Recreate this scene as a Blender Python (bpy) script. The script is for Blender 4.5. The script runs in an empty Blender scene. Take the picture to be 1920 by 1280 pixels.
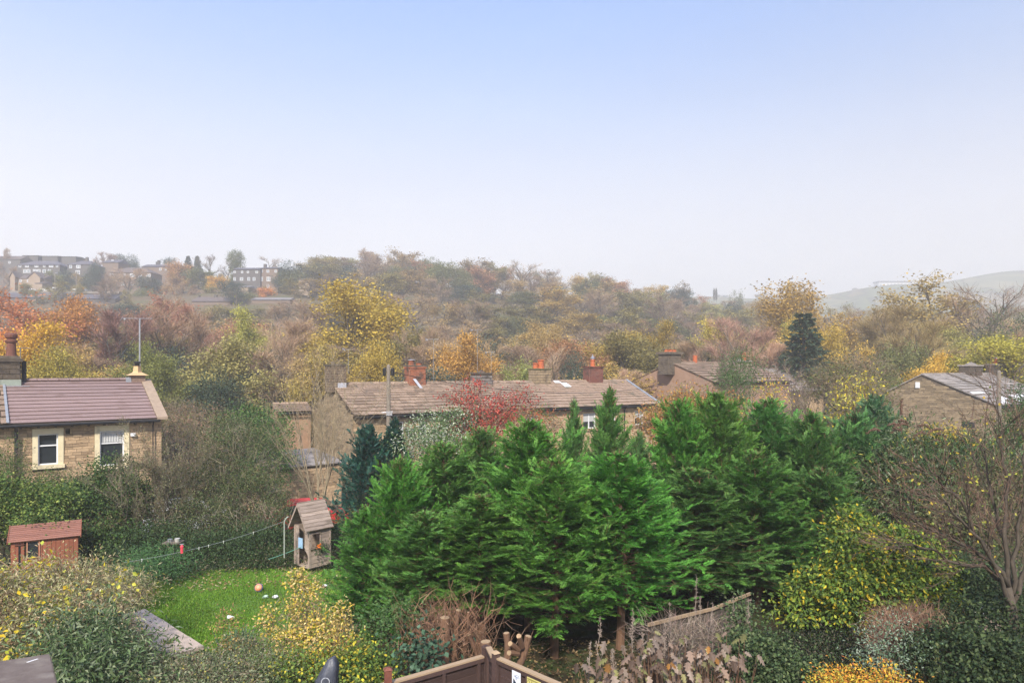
import bpy, math, random
import numpy as np
from math import radians, sin, cos, pi, atan2, hypot
from mathutils import Vector, Matrix

# ------------------------------------------------------------------ scene, camera, light
S = bpy.context.scene
COL = S.collection
F = 1300.0            # focal length of the photograph in its own pixels (1920 wide)
HY = 695.0            # image row of the horizon
CZ = 8.0              # eye height above the lowest yard
cam = bpy.data.cameras.new('camera'); co = bpy.data.objects.new('camera', cam); COL.objects.link(co)
cam.sensor_width = 36.0; cam.lens = 36.0 * F / 1920.0
co.location = (0, 0, CZ); co.rotation_euler = (radians(90), 0, 0)
cam.shift_y = (HY - 640.0) / 1920.0
cam.clip_start = 0.1; cam.clip_end = 8000
S.camera = co
W = bpy.data.worlds.new('World'); S.world = W; W.use_nodes = True
SUN_EL, SUN_AZ = radians(41), radians(187)      # azimuth clockwise from +Y (north)
nt = W.node_tree; nt.nodes.clear()
out = nt.nodes.new('ShaderNodeOutputWorld'); bg = nt.nodes.new('ShaderNodeBackground')
sky = nt.nodes.new('ShaderNodeTexSky'); sky.sky_type = 'NISHITA'; sky.sun_disc = False
sky.sun_elevation = SUN_EL; sky.sun_rotation = SUN_AZ
sky.altitude = 100; sky.air_density = 1.0; sky.dust_density = 1.2; sky.ozone_density = 2.0
# thin overcast veil: the clear sky blends to an even pale haze towards the horizon
geo = nt.nodes.new('ShaderNodeTexCoord'); sep = nt.nodes.new('ShaderNodeSeparateXYZ')
nt.links.new(geo.outputs['Generated'], sep.inputs[0])
ramp = nt.nodes.new('ShaderNodeValToRGB')
ramp.color_ramp.interpolation = 'B_SPLINE'
e = ramp.color_ramp.elements
e[0].position = 0.0; e[0].color = (.88, .845, .835, 1)
e[1].position = 1.0; e[1].color = (.20, .33, .74, 1)
for p_, c_ in ((0.12, (.85, .83, .845, 1)), (0.22, (.735, .75, .82, 1)), (0.34, (.42, .54, .79, 1)), (0.47, (.20, .385, .80, 1))):
    q = e.new(p_); q.color = c_
nt.links.new(sep.outputs['Z'], ramp.inputs[0])
gain = nt.nodes.new('ShaderNodeVectorMath'); gain.operation = 'SCALE'; gain.inputs['Scale'].default_value = 11.9
nt.links.new(ramp.outputs[0], gain.inputs[0])
mix = nt.nodes.new('ShaderNodeMix'); mix.data_type = 'RGBA'; mix.inputs['Factor'].default_value = 0.9
nt.links.new(sky.outputs[0], mix.inputs['A']); side = nt.nodes.new('ShaderNodeMapRange'); side.inputs[1].default_value = -.1; side.inputs[2].default_value = .7; side.inputs[3].default_value = 1.0; side.inputs[4].default_value = .84
side.interpolation_type = 'SMOOTHSTEP'
nt.links.new(sep.outputs['X'], side.inputs[0])
gain2 = nt.nodes.new('ShaderNodeVectorMath'); gain2.operation = 'SCALE'
# barely visible streaks of thin cloud in the veil
cm = nt.nodes.new('ShaderNodeMapping'); cm.inputs['Scale'].default_value = (1.2, 1.2, 5.0); nt.links.new(geo.outputs['Generated'], cm.inputs[0])
cn = nt.nodes.new('ShaderNodeTexNoise'); cn.inputs['Scale'].default_value = 1.6; cn.inputs['Detail'].default_value = 5; nt.links.new(cm.outputs[0], cn.inputs['Vector'])
cr = nt.nodes.new('ShaderNodeMapRange'); cr.inputs[1].default_value = .3; cr.inputs[2].default_value = .7; cr.inputs[3].default_value = .965; cr.inputs[4].default_value = 1.035; nt.links.new(cn.outputs[0], cr.inputs[0])
cmul = nt.nodes.new('ShaderNodeMath'); cmul.operation = 'MULTIPLY'; nt.links.new(cr.outputs[0], cmul.inputs[0]); nt.links.new(side.outputs[0], cmul.inputs[1])
nt.links.new(gain.outputs[0], gain2.inputs[0]); nt.links.new(cmul.outputs[0], gain2.inputs['Scale'])
nt.links.new(gain2.outputs[0], mix.inputs['B'])
nt.links.new(mix.outputs['Result'], bg.inputs['Color'])
bg.inputs['Strength'].default_value = 0.082
nt.links.new(bg.outputs[0], out.inputs[0])
sl = bpy.data.lights.new('sun', 'SUN'); so = bpy.data.objects.new('sun', sl); COL.objects.link(so)
sl.energy = 5.0; sl.angle = radians(4); sl.color = (1.0, 0.93, 0.82)
sd = Vector((sin(SUN_AZ) * cos(SUN_EL), cos(SUN_AZ) * cos(SUN_EL), sin(SUN_EL)))
so.rotation_euler = (-sd).to_track_quat('-Z', 'Y').to_euler(); so.location = (0, 0, 60)
S.view_settings.view_transform = 'Standard'; S.view_settings.look = 'None'
S.view_settings.gamma = 1.0; S.view_settings.use_curve_mapping = False
S.view_settings.exposure = 0.55
S.render.engine = 'CYCLES'
cy = S.cycles
cy.max_bounces = 7; cy.diffuse_bounces = 3; cy.glossy_bounces = 2; cy.transmission_bounces = 3
cy.transparent_max_bounces = 6; cy.volume_bounces = 5
cy.use_denoising = True; cy.denoising_prefilter = 'NONE'
cy.use_adaptive_sampling = True; cy.adaptive_threshold = 0.02

# ------------------------------------------------------------------ helpers
def R_(seed): return np.random.default_rng(seed)

def pt(px, py, d):
    """world point seen at pixel (px, py) of the photograph, d metres ahead"""
    return np.array([(px - 960.0) / F * d, d, CZ + (HY - py) / F * d])

GD = np.array([-50, 0, 9, 12, 14, 21, 26, 31, 60, 78.])
GZ = np.array([-5.0, -5.0, -5.5, -6.0, -6.05, -6.1, -6.9, -7.3, -7.6, -7.5])
HX = np.array([-3000, -400, 0, 400, 740, 1000, 1200, 1330, 1500, 1700, 1920, 2500, 5000.])
HD = np.array([78, 100, 130, 170, 220, 280, 350, 480, 620, 850, 1150.])
HT = np.array([
    [-7.5]*13,
    [-5, -5, -5, -5, -5, -5.5, -6, -6, -5, -4, -4, -4, -4],
    [0, 0, 0, 0, 0, -.5, -1, -2, -1, 0, 0, 0, 0],
    [11, 11, 10, 10, 9, 8, 6, 4, 2, 1, 1, 1, 1],
    [25, 25, 24, 24, 22, 20, 14, 10, 6, 4, 4, 4, 4],
    [35, 35, 34, 34, 36, 31, 24, 18, 12, 10, 10, 10, 10],
    [38, 38, 37, 36, 36, 32, 25, 18, 14, 12, 12, 12, 12],
    [30, 30, 30, 30, 30, 28, 24, 18, 16, 20, 24, 24, 24],
    [30, 30, 30, 30, 30, 32, 38, 44, 46, 54, 60, 60, 60],
    [50, 55, 60, 65, 72, 78, 84, 89, 88, 105, 120, 124, 124],
    [45, 50, 55, 60, 65, 70, 76, 80, 80, 95, 105, 110, 110.]])

def ground(x, y):
    x = np.asarray(x, float); y = np.asarray(y, float)
    near = np.interp(y, GD, GZ)
    yy = np.maximum(y, 30.0)
    px = 960 + F * x / yy
    dd = np.clip(y, HD[0], HD[-1])
    i = np.clip(np.searchsorted(HD, dd, side='right') - 1, 0, len(HD) - 2)
    t = (dd - HD[i]) / (HD[i + 1] - HD[i]); t = t * t * (3 - 2 * t)
    j = np.clip(np.searchsorted(HX, np.clip(px, HX[0], HX[-1] - 1e-6), side='right') - 1, 0, len(HX) - 2)
    s = np.clip((px - HX[j]) / (HX[j + 1] - HX[j]), 0, 1); s = s * s * (3 - 2 * s)
    z = (HT[i, j] * (1 - s) + HT[i, j + 1] * s) * (1 - t) + (HT[i + 1, j] * (1 - s) + HT[i + 1, j + 1] * s) * t
    far = z + np.sin(x * .031 + y * .017) * np.clip((dd - 78) / 200, 0, 1) * 1.3
    return CZ + np.where(y < HD[0], near, far)

class M:
    """collects polygons (numpy) and links them as ONE mesh object"""
    def __init__(s): s.v = []; s.f = []; s.t = []; s.mi = []; s.n = 0
    def add(s, v, f, tint=None, mi=0):
        v = np.asarray(v, float).reshape(-1, 3); f = np.asarray(f, np.int64)
        s.v.append(v); s.f.append(f + s.n); s.n += len(v)
        if tint is None: tint = np.ones((len(f), 3))
        tint = np.asarray(tint, float)
        if tint.ndim == 1: tint = np.tile(tint, (len(f), 1))
        s.t.append(tint); s.mi.append(np.full(len(f), mi))
        return s
    def box(s, x0, x1, y0, y1, z0, z1, tint=None, mi=0):
        v = [(x, y, z) for x in (x0, x1) for y in (y0, y1) for z in (z0, z1)]
        return s.add(v, [(0, 1, 3, 2), (4, 6, 7, 5), (0, 4, 5, 1), (2, 3, 7, 6), (0, 2, 6, 4), (1, 5, 7, 3)], tint, mi)
    def hexa(s, p, tint=None, mi=0):
        """8 points: bottom ring 0-3, top ring 4-7"""
        return s.add(p, [(3, 2, 1, 0), (4, 5, 6, 7), (0, 1, 5, 4), (1, 2, 6, 5), (2, 3, 7, 6), (3, 0, 4, 7)], tint, mi)
    def tube(s, pts, r, sides=6, tint=None, mi=0, caps=True):
        pts = np.asarray(pts, float); k = len(pts)
        r = np.full(k, r) if np.isscalar(r) else np.asarray(r, float)
        s.tubes(pts[None], r[None], sides, tint, mi)
        if caps:
            b = s.n - k * sides
            s.f.append(np.array([[b + (k - 1) * sides + i for i in range(sides)], [b + i for i in range(sides - 1, -1, -1)]]))
            s.t.append(np.tile(s.t[-1][:1], (2, 1))); s.mi.append(np.full(2, mi))
        return s
    def tubes(s, P, R, sides=4, tint=None, mi=0):
        """P (N,K,3) polylines with radii R (N,K)"""
        N, K, _ = P.shape
        T = np.gradient(P, axis=1); T /= np.linalg.norm(T, axis=2, keepdims=True) + 1e-9
        ref = np.where(np.abs(T[:, :1, 2:3]) > .9, np.array([1., 0, 0]), np.array([0, 0, 1.]))
        A = np.cross(T, ref); A /= np.linalg.norm(A, axis=2, keepdims=True) + 1e-9
        B = np.cross(T, A)
        a = np.arange(sides) * 2 * pi / sides
        V = P[:, :, None] + R[:, :, None, None] * (A[:, :, None] * np.cos(a)[:, None] + B[:, :, None] * np.sin(a)[:, None])
        idx = np.arange(N * K * sides).reshape(N, K, sides)
        q = np.stack([idx[:, :-1], np.roll(idx[:, :-1], -1, 2), np.roll(idx[:, 1:], -1, 2), idx[:, 1:]], -1).reshape(-1, 4)
        if tint is not None and np.ndim(tint) == 2 and len(tint) == N: tint = np.repeat(tint, (K - 1) * sides, 0)
        return s.add(V.reshape(-1, 3), q, tint, mi)
    def lathe(s, c, prof, sides=12, tint=None, mi=0):
        a = np.arange(sides) * 2 * pi / sides
        v = np.array([[c[0] + r * cos(t), c[1] + r * sin(t), c[2] + z] for r, z in prof for t in a])
        k = len(prof); idx = np.arange(k * sides).reshape(k, sides)
        q = np.stack([idx[:-1], np.roll(idx[:-1], -1, 1), np.roll(idx[1:], -1, 1), idx[1:]], -1).reshape(-1, 4)
        s.add(v, q, tint, mi)
        b = s.n - k * sides
        s.f.append(np.array([[b + (k - 1) * sides + i for i in range(sides)], [b + i for i in range(sides - 1, -1, -1)]]))
        s.t.append(np.ones((2, 3))); s.mi.append(np.full(2, mi))
        return s
    def slivers(s, P, D, L, Wd, rng, tint=None, mi=0):
        """thin twigs: one long triangle each"""
        n = len(P); q = rng.normal(size=(n, 3)); sd_ = np.cross(D, q); sd_ /= np.linalg.norm(sd_, axis=1, keepdims=True) + 1e-9
        Wd = np.broadcast_to(Wd, (n,)); L = np.broadcast_to(L, (n,))
        mid = rng.normal(size=(n, 3)) * (L * .06)[:, None]
        v = np.stack([P - sd_ * Wd[:, None] / 2, P + sd_ * Wd[:, None] / 2,
                      P + D * L[:, None] * .5 + mid + sd_ * Wd[:, None] * .3, P + D * L[:, None], P + D * L[:, None] * .5 + mid - sd_ * Wd[:, None] * .3], 1)
        b = np.arange(n)[:, None] * 5
        s.add(v.reshape(-1, 3), b + np.array([0, 1, 2, 4]), tint, mi)
        s.f.append(b + np.array([2, 3, 4]) + s.n - 5 * n); s.t.append(s.t[-1]); s.mi.append(s.mi[-1])
        return s
    def leaves(s, P, A, N, L, Wd, tint=None, mi=0, fold=.15):
        """kite leaves from base P along A, N is the leaf normal"""
        n = len(P); L = np.broadcast_to(L, (n,))[:, None]; Wd = np.broadcast_to(Wd, (n,))[:, None]
        Bx = np.cross(A, N); Bx /= np.linalg.norm(Bx, axis=1, keepdims=True) + 1e-9
        m = P + A * L * .45 + N * L * fold
        v = np.stack([P, m + Bx * Wd / 2, P + A * L, m - Bx * Wd / 2], 1)
        f = np.arange(n)[:, None] * 4 + np.array([0, 1, 2, 3])
        return s.add(v.reshape(-1, 3), f, tint, mi)
    def mesh(s, name, mats, smooth=False):
        me = bpy.data.meshes.new(name)
        V = np.concatenate(s.v)
        me.vertices.add(len(V)); me.vertices.foreach_set('co', V.astype(np.float32).ravel())
        lens = np.concatenate([np.full(len(f), f.shape[1]) for f in s.f])
        loops = np.concatenate([f.ravel() for f in s.f])
        me.loops.add(len(loops)); me.loops.foreach_set('vertex_index', loops.astype(np.int32))
        me.polygons.add(len(lens)); st = np.concatenate([[0], np.cumsum(lens)[:-1]])
        me.polygons.foreach_set('loop_start', st.astype(np.int32))
        for m in (mats if isinstance(mats, (list, tuple)) else [mats]): me.materials.append(m)
        mi = np.concatenate(s.mi)
        if mi.any(): me.polygons.foreach_set('material_index', mi.astype(np.int32))
        me.polygons.foreach_set('use_smooth', np.full(len(lens), bool(smooth)))
        t = np.concatenate(s.t)
        if (t != 1).any():
            at = me.attributes.new('tint', 'FLOAT_COLOR', 'FACE')
            at.data.foreach_set('color', np.concatenate([t, np.ones((len(t), 1))], 1).astype(np.float32).ravel())
        me.update(calc_edges=True)
        return me
    def build(s, name, mats, parent=None, smooth=False, kind=None, label=None, cat=None, group=None, origin=None):
        if origin is not None:
            o_ = np.asarray(origin, float)
            s.v = [v - o_ for v in s.v]
        o = bpy.data.objects.new(name, s.mesh(name, mats, smooth)); COL.objects.link(o)
        if origin is not None: o.location = tuple(origin)
        if parent is not None: o.parent = parent
        return tag(o, label, cat, group, kind)

def tag(o, label=None, cat=None, group=None, kind=None):
    if label: o['label'] = label
    if cat: o['category'] = cat
    if group: o['group'] = group
    if kind: o['kind'] = kind
    return o

def thing(name, loc, label, cat, group=None, rz=0.0):
    o = bpy.data.objects.new(name, None); COL.objects.link(o)
    o.empty_display_size = .3
    o.location = tuple(loc); o.rotation_euler = (0, 0, rz)
    return tag(o, label, cat, group)

def inst(name, me, parent=None, loc=(0, 0, 0), sc=(1, 1, 1), rz=0., rot=None, color=None):
    o = bpy.data.objects.new(name, me); COL.objects.link(o)
    if parent is not None: o.parent = parent
    o.location = tuple(loc); o.scale = tuple(sc); o.rotation_euler = rot if rot is not None else (0, 0, rz)
    if color is not None: o.color = (*color, 1)
    return o

def unit(v):
    v = np.asarray(v, float); return v / (np.linalg.norm(v, axis=-1, keepdims=True) + 1e-9)

# ------------------------------------------------------------------ materials
def nodes(name):
    m = bpy.data.materials.new(name); m.use_nodes = True; n = m.node_tree
    b = n.nodes['Principled BSDF']; return m, n, b

def pmat(name, c1, c2=None, scale=3.0, rough=.85, bump=0.0, rnd=0.0, detail=6, c3=None, sc3=.5, metal=0.0, spec=.3, coord='Object', stretch=None, f3=(.55, .7), dist=0.02):
    """two-tone noise material, optional stain c3 with a shape of its own, optional per-object variation"""
    m, n, b = nodes(name)
    b.inputs['Roughness'].default_value = rough; b.inputs['Metallic'].default_value = metal
    b.inputs['Specular IOR Level'].default_value = spec
    tc = n.nodes.new('ShaderNodeTexCoord'); src = tc.outputs[coord]
    if stretch:
        mp = n.nodes.new('ShaderNodeMapping'); mp.inputs['Scale'].default_value = stretch
        n.links.new(src, mp.inputs[0]); src = mp.outputs[0]
    if rnd:
        oi = n.nodes.new('ShaderNodeObjectInfo')
        ad = n.nodes.new('ShaderNodeVectorMath'); ad.operation = 'ADD'
        cm = n.nodes.new('ShaderNodeCombineXYZ'); mu = n.nodes.new('ShaderNodeMath'); mu.operation = 'MULTIPLY'; mu.inputs[1].default_value = 37.0
        n.links.new(oi.outputs['Random'], mu.inputs[0]); n.links.new(mu.outputs[0], cm.inputs[0]); n.links.new(mu.outputs[0], cm.inputs[2])
        n.links.new(src, ad.inputs[0]); n.links.new(cm.outputs[0], ad.inputs[1]); src = ad.outputs[0]
    nz = n.nodes.new('ShaderNodeTexNoise'); nz.inputs['Scale'].default_value = scale; nz.inputs['Detail'].default_value = detail
    nz.inputs['Roughness'].default_value = .65
    n.links.new(src, nz.inputs['Vector'])
    mr = n.nodes.new('ShaderNodeMapRange'); mr.inputs[1].default_value = .3; mr.inputs[2].default_value = .7
    n.links.new(nz.outputs[0], mr.inputs[0])
    mx = n.nodes.new('ShaderNodeMix'); mx.data_type = 'RGBA'
    mx.inputs['A'].default_value = (*c1, 1); mx.inputs['B'].default_value = (*(c2 or c1), 1)
    n.links.new(mr.outputs[0], mx.inputs['Factor']); col = mx.outputs['Result']
    if c3:
        n3 = n.nodes.new('ShaderNodeTexNoise'); n3.inputs['Scale'].default_value = sc3; n3.inputs['Detail'].default_value = 8
        n.links.new(src, n3.inputs['Vector'])
        m3 = n.nodes.new('ShaderNodeMapRange'); m3.inputs[1].default_value = f3[0]; m3.inputs[2].default_value = f3[1]
        n.links.new(n3.outputs[0], m3.inputs[0])
        x3 = n.nodes.new('ShaderNodeMix'); x3.data_type = 'RGBA'; x3.inputs['B'].default_value = (*c3, 1)
        n.links.new(m3.outputs[0], x3.inputs['Factor']); n.links.new(col, x3.inputs['A']); col = x3.outputs['Result']
    if rnd:
        r2 = n.nodes.new('ShaderNodeMapRange'); r2.inputs[3].default_value = 1 - rnd; r2.inputs[4].default_value = 1 + rnd
        n.links.new(oi.outputs['Random'], r2.inputs[0])
        vm = n.nodes.new('ShaderNodeVectorMath'); vm.operation = 'SCALE'
        n.links.new(col, vm.inputs[0]); n.links.new(r2.outputs[0], vm.inputs['Scale']); col = vm.outputs[0]
    n.links.new(col, b.inputs['Base Color'])
    if bump:
        bp = n.nodes.new('ShaderNodeBump'); bp.inputs['Strength'].default_value = bump; bp.inputs['Distance'].default_value = dist
        n.links.new(nz.outputs[0], bp.inputs['Height']); n.links.new(bp.outputs[0], b.inputs['Normal'])
    return m

def tintmat(name, rough=.6, transl=.28, spec=.25, island=.25, use_tint=True):
    """colour = per-leaf tint attribute x object colour x a little variation per leaf"""
    m, n, b = nodes(name)
    at = n.nodes.new('ShaderNodeAttribute'); at.attribute_name = 'tint'
    oi = n.nodes.new('ShaderNodeObjectInfo'); ge = n.nodes.new('ShaderNodeNewGeometry')
    mu = n.nodes.new('ShaderNodeVectorMath'); mu.operation = 'MULTIPLY'
    if use_tint:
        n.links.new(at.outputs['Color'], mu.inputs[0])
    else: mu.inputs[0].default_value = (1, 1, 1)
    n.links.new(oi.outputs['Color'], mu.inputs[1])
    mr = n.nodes.new('ShaderNodeMapRange'); mr.inputs[3].default_value = 1 - island; mr.inputs[4].default_value = 1 + island
    n.links.new(ge.outputs['Random Per Island'], mr.inputs[0])
    s2 = n.nodes.new('ShaderNodeVectorMath'); s2.operation = 'SCALE'
    n.links.new(mu.outputs[0], s2.inputs[0]); n.links.new(mr.outputs[0], s2.inputs['Scale'])
    n.links.new(s2.outputs[0], b.inputs['Base Color'])
    b.inputs['Roughness'].default_value = rough; b.inputs['Specular IOR Level'].default_value = spec
    if transl:
        tr = n.nodes.new('ShaderNodeBsdfTranslucent'); n.links.new(s2.outputs[0], tr.inputs['Color'])
        ms = n.nodes.new('ShaderNodeMixShader'); ms.inputs[0].default_value = transl
        o = n.nodes['Material Output']
        n.links.new(b.outputs[0], ms.inputs[1]); n.links.new(tr.outputs[0], ms.inputs[2]); n.links.new(ms.outputs[0], o.inputs['Surface'])
    return m

FOL = tintmat('foliage'); 
NEEDLE = tintmat('needles', rough=.55, transl=.3, island=.3)
TWIG = tintmat('twigs', rough=.9, transl=0, island=.35, spec=.1)
BARK = pmat('bark', (.11, .085, .06), (.2, .17, .13), 9, .95, .5, stretch=(3, 3, .6))
BARK_PALE = pmat('pale_bark', (.36, .3, .2), (.22, .17, .11), 12, .9, .3)
BARK_RED = pmat('red_bark', (.12, .06, .036), (.20, .12, .075), 14, .9, .5, stretch=(4, 4, .5))
BIRCH = pmat('birch_bark', (.5, .47, .42), (.2, .18, .15), 6, .8)
CUTWOOD = pmat('cut_wood', (.42, .30, .18), (.28, .19, .11), 20, .8)
SOIL = pmat('soil', (.035, .028, .018), (.075, .06, .035), 2.5, 1, .6, c3=(.035, .055, .018), sc3=.6)
STONE = pmat('sandstone', (.48, .34, .205), (.35, .24, .145), 5, .95, .5, rnd=.32, c3=(.14, .10, .065), sc3=2.2, f3=(.56, .72))
STONE_D = pmat('dark_sandstone', (.15, .12, .09), (.085, .068, .052), 5, .95, .5, rnd=.25, c3=(.05, .042, .035), sc3=2.4)
STONE_W = pmat('weathered_sandstone', (.34, .26, .165), (.21, .155, .095), 4, .95, .5, rnd=.3, c3=(.11, .085, .06), sc3=1.6)
MORTAR = pmat('mortar', (.17, .13, .09), (.11, .085, .06), 8, 1)
RENDER_P = pmat('pink_render', (.36, .23, .16), (.30, .19, .135), 1.5, .95, .1, c3=(.22, .15, .11), sc3=.5)
TILE = pmat('brown_tile', (.28, .195, .18), (.22, .15, .14), 14, .8, .25, rnd=.07, c3=(.19, .125, .11), sc3=1.2)
SLATE = pmat('stone_slate', (.33, .235, .17), (.20, .14, .10), 5, .95, .5, rnd=.27, c3=(.13, .11, .075), sc3=1.8)
SLATE_G = pmat('grey_stone_slate', (.34, .30, .27), (.22, .19, .17), 5, .95, .5, rnd=.3, c3=(.09, .08, .06), sc3=1.5)
BLACK = pmat('black_plastic', (.012, .012, .014), (.02, .02, .022), 5, .45)
CREAM = pmat('cream_paint', (.74, .64, .42), (.66, .56, .36), 6, .7, c3=(.5, .42, .28), sc3=3)
WHITE = pmat('white_upvc', (.78, .78, .78), (.72, .72, .74), 3, .35)
LEAD = pmat('lead', (.30, .32, .35), (.2, .21, .24), 6, .55)
BRICK_O = pmat('orange_brick', (.40, .13, .06), (.20, .07, .04), 6, .9, .3, rnd=.2, c3=(.075, .045, .035), sc3=1.6, f3=(.5, .66))
BRICK_R = pmat('dark_red_brick', (.22, .065, .045), (.13, .045, .035), 6, .9, .3, c3=(.06, .035, .03), sc3=1.8)
TERRA = pmat('terracotta', (.50, .135, .05), (.38, .10, .04), 6, .8, c3=(.22, .10, .06), sc3=6)
BUFF = pmat('buff_pot', (.58, .40, .22), (.5, .34, .18), 6, .8)
METAL = pmat('aluminium', (.5, .5, .52), (.38, .38, .4), 10, .45, metal=.7)
POLE = pmat('weathered_pole', (.27, .23, .19), (.17, .14, .11), 6, .9, .3, stretch=(4, 4, .4))
WOOD_G = pmat('grey_timber', (.38, .30, .25), (.26, .20, .16), 5, .85, .4, rnd=.22, stretch=(.6, .6, 6), c3=(.13, .10, .075), sc3=3)
SHED = pmat('red_brown_stain', (.30, .105, .058), (.23, .08, .046), 5, .75, .2, rnd=.13, stretch=(4, 4, .7))
SHEDROOF = pmat('brown_roof_boards', (.32, .15, .11), (.25, .115, .085), 5, .8, .2, rnd=.12)
FENCE = pmat('fence_stain', (.085, .05, .042), (.055, .033, .03), 7, .85, .35, rnd=.2, stretch=(.8, .8, 6))
FENCE_CAP = pmat('fence_cap', (.42, .30, .19), (.30, .21, .13), 8, .8)
POSTRED = pmat('post_stain', (.20, .07, .045), (.14, .05, .035), 8, .75)
CONC = pmat('paving', (.52, .42, .345), (.40, .32, .26), 5, .95, .35, rnd=.12, c3=(.16, .14, .1), sc3=1.3)
FELT = pmat('roof_felt', (.12, .095, .085), (.17, .14, .125), 6, 1, .5, c3=(.22, .19, .165), sc3=2.5, spec=.05)
ROADM = pmat('road_surface', (.055, .053, .052), (.08, .075, .07), 6, .95, .2)

def glassmat(name, c, rough=.08):
    m, n, b = nodes(name); b.inputs['Base Color'].default_value = (*c, 1); b.inputs['Roughness'].default_value = rough
    b.inputs['Specular IOR Level'].default_value = .6
    nz = n.nodes.new('ShaderNodeTexNoise'); nz.inputs['Scale'].default_value = 1.2
    bp = n.nodes.new('ShaderNodeBump'); bp.inputs['Strength'].default_value = .05
    tc = n.nodes.new('ShaderNodeTexCoord'); n.links.new(tc.outputs['Object'], nz.inputs['Vector'])
    n.links.new(nz.outputs[0], bp.inputs['Height']); n.links.new(bp.outputs[0], b.inputs['Normal'])
    return m
GLASS = glassmat('window_glass', (.025, .03, .035)); CURTAIN = pmat('net_curtain', (.5, .5, .49), (.38, .38, .38), 9, .7, stretch=(8, 8, .3))
PAINT_RED = pmat('red_car_paint', (.62, .018, .02), (.58, .016, .02), 2, .25, spec=.6)
PAINT_WHITE = pmat('white_car_paint', (.75, .76, .78), None, 2, .3, spec=.6)
TYRE = pmat('tyre_rubber', (.02, .02, .02), None, 3, .9)
def plain(name, c, rough=.7): return pmat(name, c, tuple(x * .85 for x in c), 6, rough)
# ------------------------------------------------------------------ plants: generators
def perp(rng, T):
    q = rng.normal(size=T.shape); q -= T * (q * T).sum(-1, keepdims=True)
    return unit(q)

def spawn(rng, par, n, t0, t1, ang, lr, rr, up=0.0, bend=.12, sd=.15, taper=.35):
    P, D, L, Rr, B = par
    N = len(P); i = np.repeat(np.arange(N), n)
    t = t0 + (t1 - t0) * ((np.tile(np.arange(n), N) + rng.uniform(0, 1, N * n)) / n)
    p = P[i] + D[i] * (L[i] * t)[:, None] + B[i] * (L[i] * t * t)[:, None]
    T = unit(D[i] + 2 * B[i] * t[:, None])
    a = ang + rng.normal(size=N * n) * sd
    d = T * np.cos(a)[:, None] + perp(rng, T) * np.sin(a)[:, None]
    d[:, 2] += up; d = unit(d)
    l = L[i] * lr * rng.uniform(.7, 1.25, N * n) * (1 - taper * t)
    r = Rr[i] * rr * (1 - .5 * t)
    b = rng.normal(size=d.shape) * bend * .35; b[:, 2] += bend * .3
    return [p, d, l, r, b]

def emit(m, br, segs=3, sides=4, tint=None, mi=0, end=.35):
    P, D, L, Rr, B = br
    t = np.linspace(0, 1, segs + 1)[None, :, None]
    pts = P[:, None] + D[:, None] * L[:, None, None] * t + B[:, None] * L[:, None, None] * t * t
    r = Rr[:, None] * (1 - (1 - end) * t[..., 0])
    m.tubes(pts, r, sides, tint, mi)

def tips(rng, br, k, lo=.2):
    """k points per branch along its outer part and its direction there"""
    P, D, L, Rr, B = br; i = np.repeat(np.arange(len(P)), k); t = rng.uniform(lo, 1.0, len(i))
    p = P[i] + D[i] * (L[i] * t)[:, None] + B[i] * (L[i] * t * t)[:, None]
    return p, unit(D[i] + 2 * B[i] * t[:, None])

def pal(rng, n, cols, w=None, jit=.12):
    cols = np.asarray(cols, float); w = None if w is None else np.asarray(w, float) / np.sum(w)
    c = cols[rng.choice(len(cols), n, p=w)]
    return np.clip(c * rng.uniform(1 - jit, 1 + jit, (n, 1)) * rng.uniform(1 - jit * .4, 1 + jit * .4, (n, 3)), 0, 1)

def skeleton(rng, H, spread=.75, trunk=.28, limbs=8, subs=6, twn=6, up=.25, r0=None, fork=.55, stems=1, lean=.05):
    """trunk + three orders of branches for a broadleaf tree of height H standing at the origin"""
    r0 = r0 or H * .018
    if stems == 1:
        P = np.zeros((1, 3)); D = unit(np.array([[rng.normal() * lean, rng.normal() * lean, 1.]])); L = np.array([H * .7])
    else:
        P = rng.normal(size=(stems, 3)) * [H * .02, H * .02, 0]; a = rng.uniform(0, 2 * pi, stems); q = rng.uniform(.1, .5, stems)
        D = unit(np.stack([np.cos(a) * q, np.sin(a) * q, np.ones(stems)], 1)); L = H * rng.uniform(.6, .85, stems)
    tr = [P, D, L, np.full(len(P), r0 * (1 if stems == 1 else .6)), rng.normal(size=P.shape) * .05]
    l1 = spawn(rng, tr, limbs, trunk, .98, fork + .2, spread * .62, .55, up, .12)
    l2 = spawn(rng, l1, subs, .25, 1., fork, .55, .55, up * .7, .1)
    l3 = spawn(rng, l2, twn, .2, 1., fork, .55, .55, up * .5, .08)
    return tr, l1, l2, l3

def dome(m, H, cz=.55, rh=.47, rv=.44, k=.85):
    """pull stray tips in so that the crown has the rounded outline of a grown tree"""
    c = np.array([0, 0, H * cz]); r = np.array([H * rh, H * rh, H * rv])
    out = []
    for v in m.v:
        q = (v - c) / r; n = np.linalg.norm(q, axis=1, keepdims=True); az = np.arctan2(q[:, 1:2], q[:, 0:1])
        lim = 1 + .09 * np.sin(az * 3 + 1) + .07 * np.sin(az * 5 + q[:, 2:3] * 4)
        f = np.where(n > lim, lim * (n / lim) ** (1 - k) / n, 1.); out.append(c + q * f * r)
    m.v = out

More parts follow.
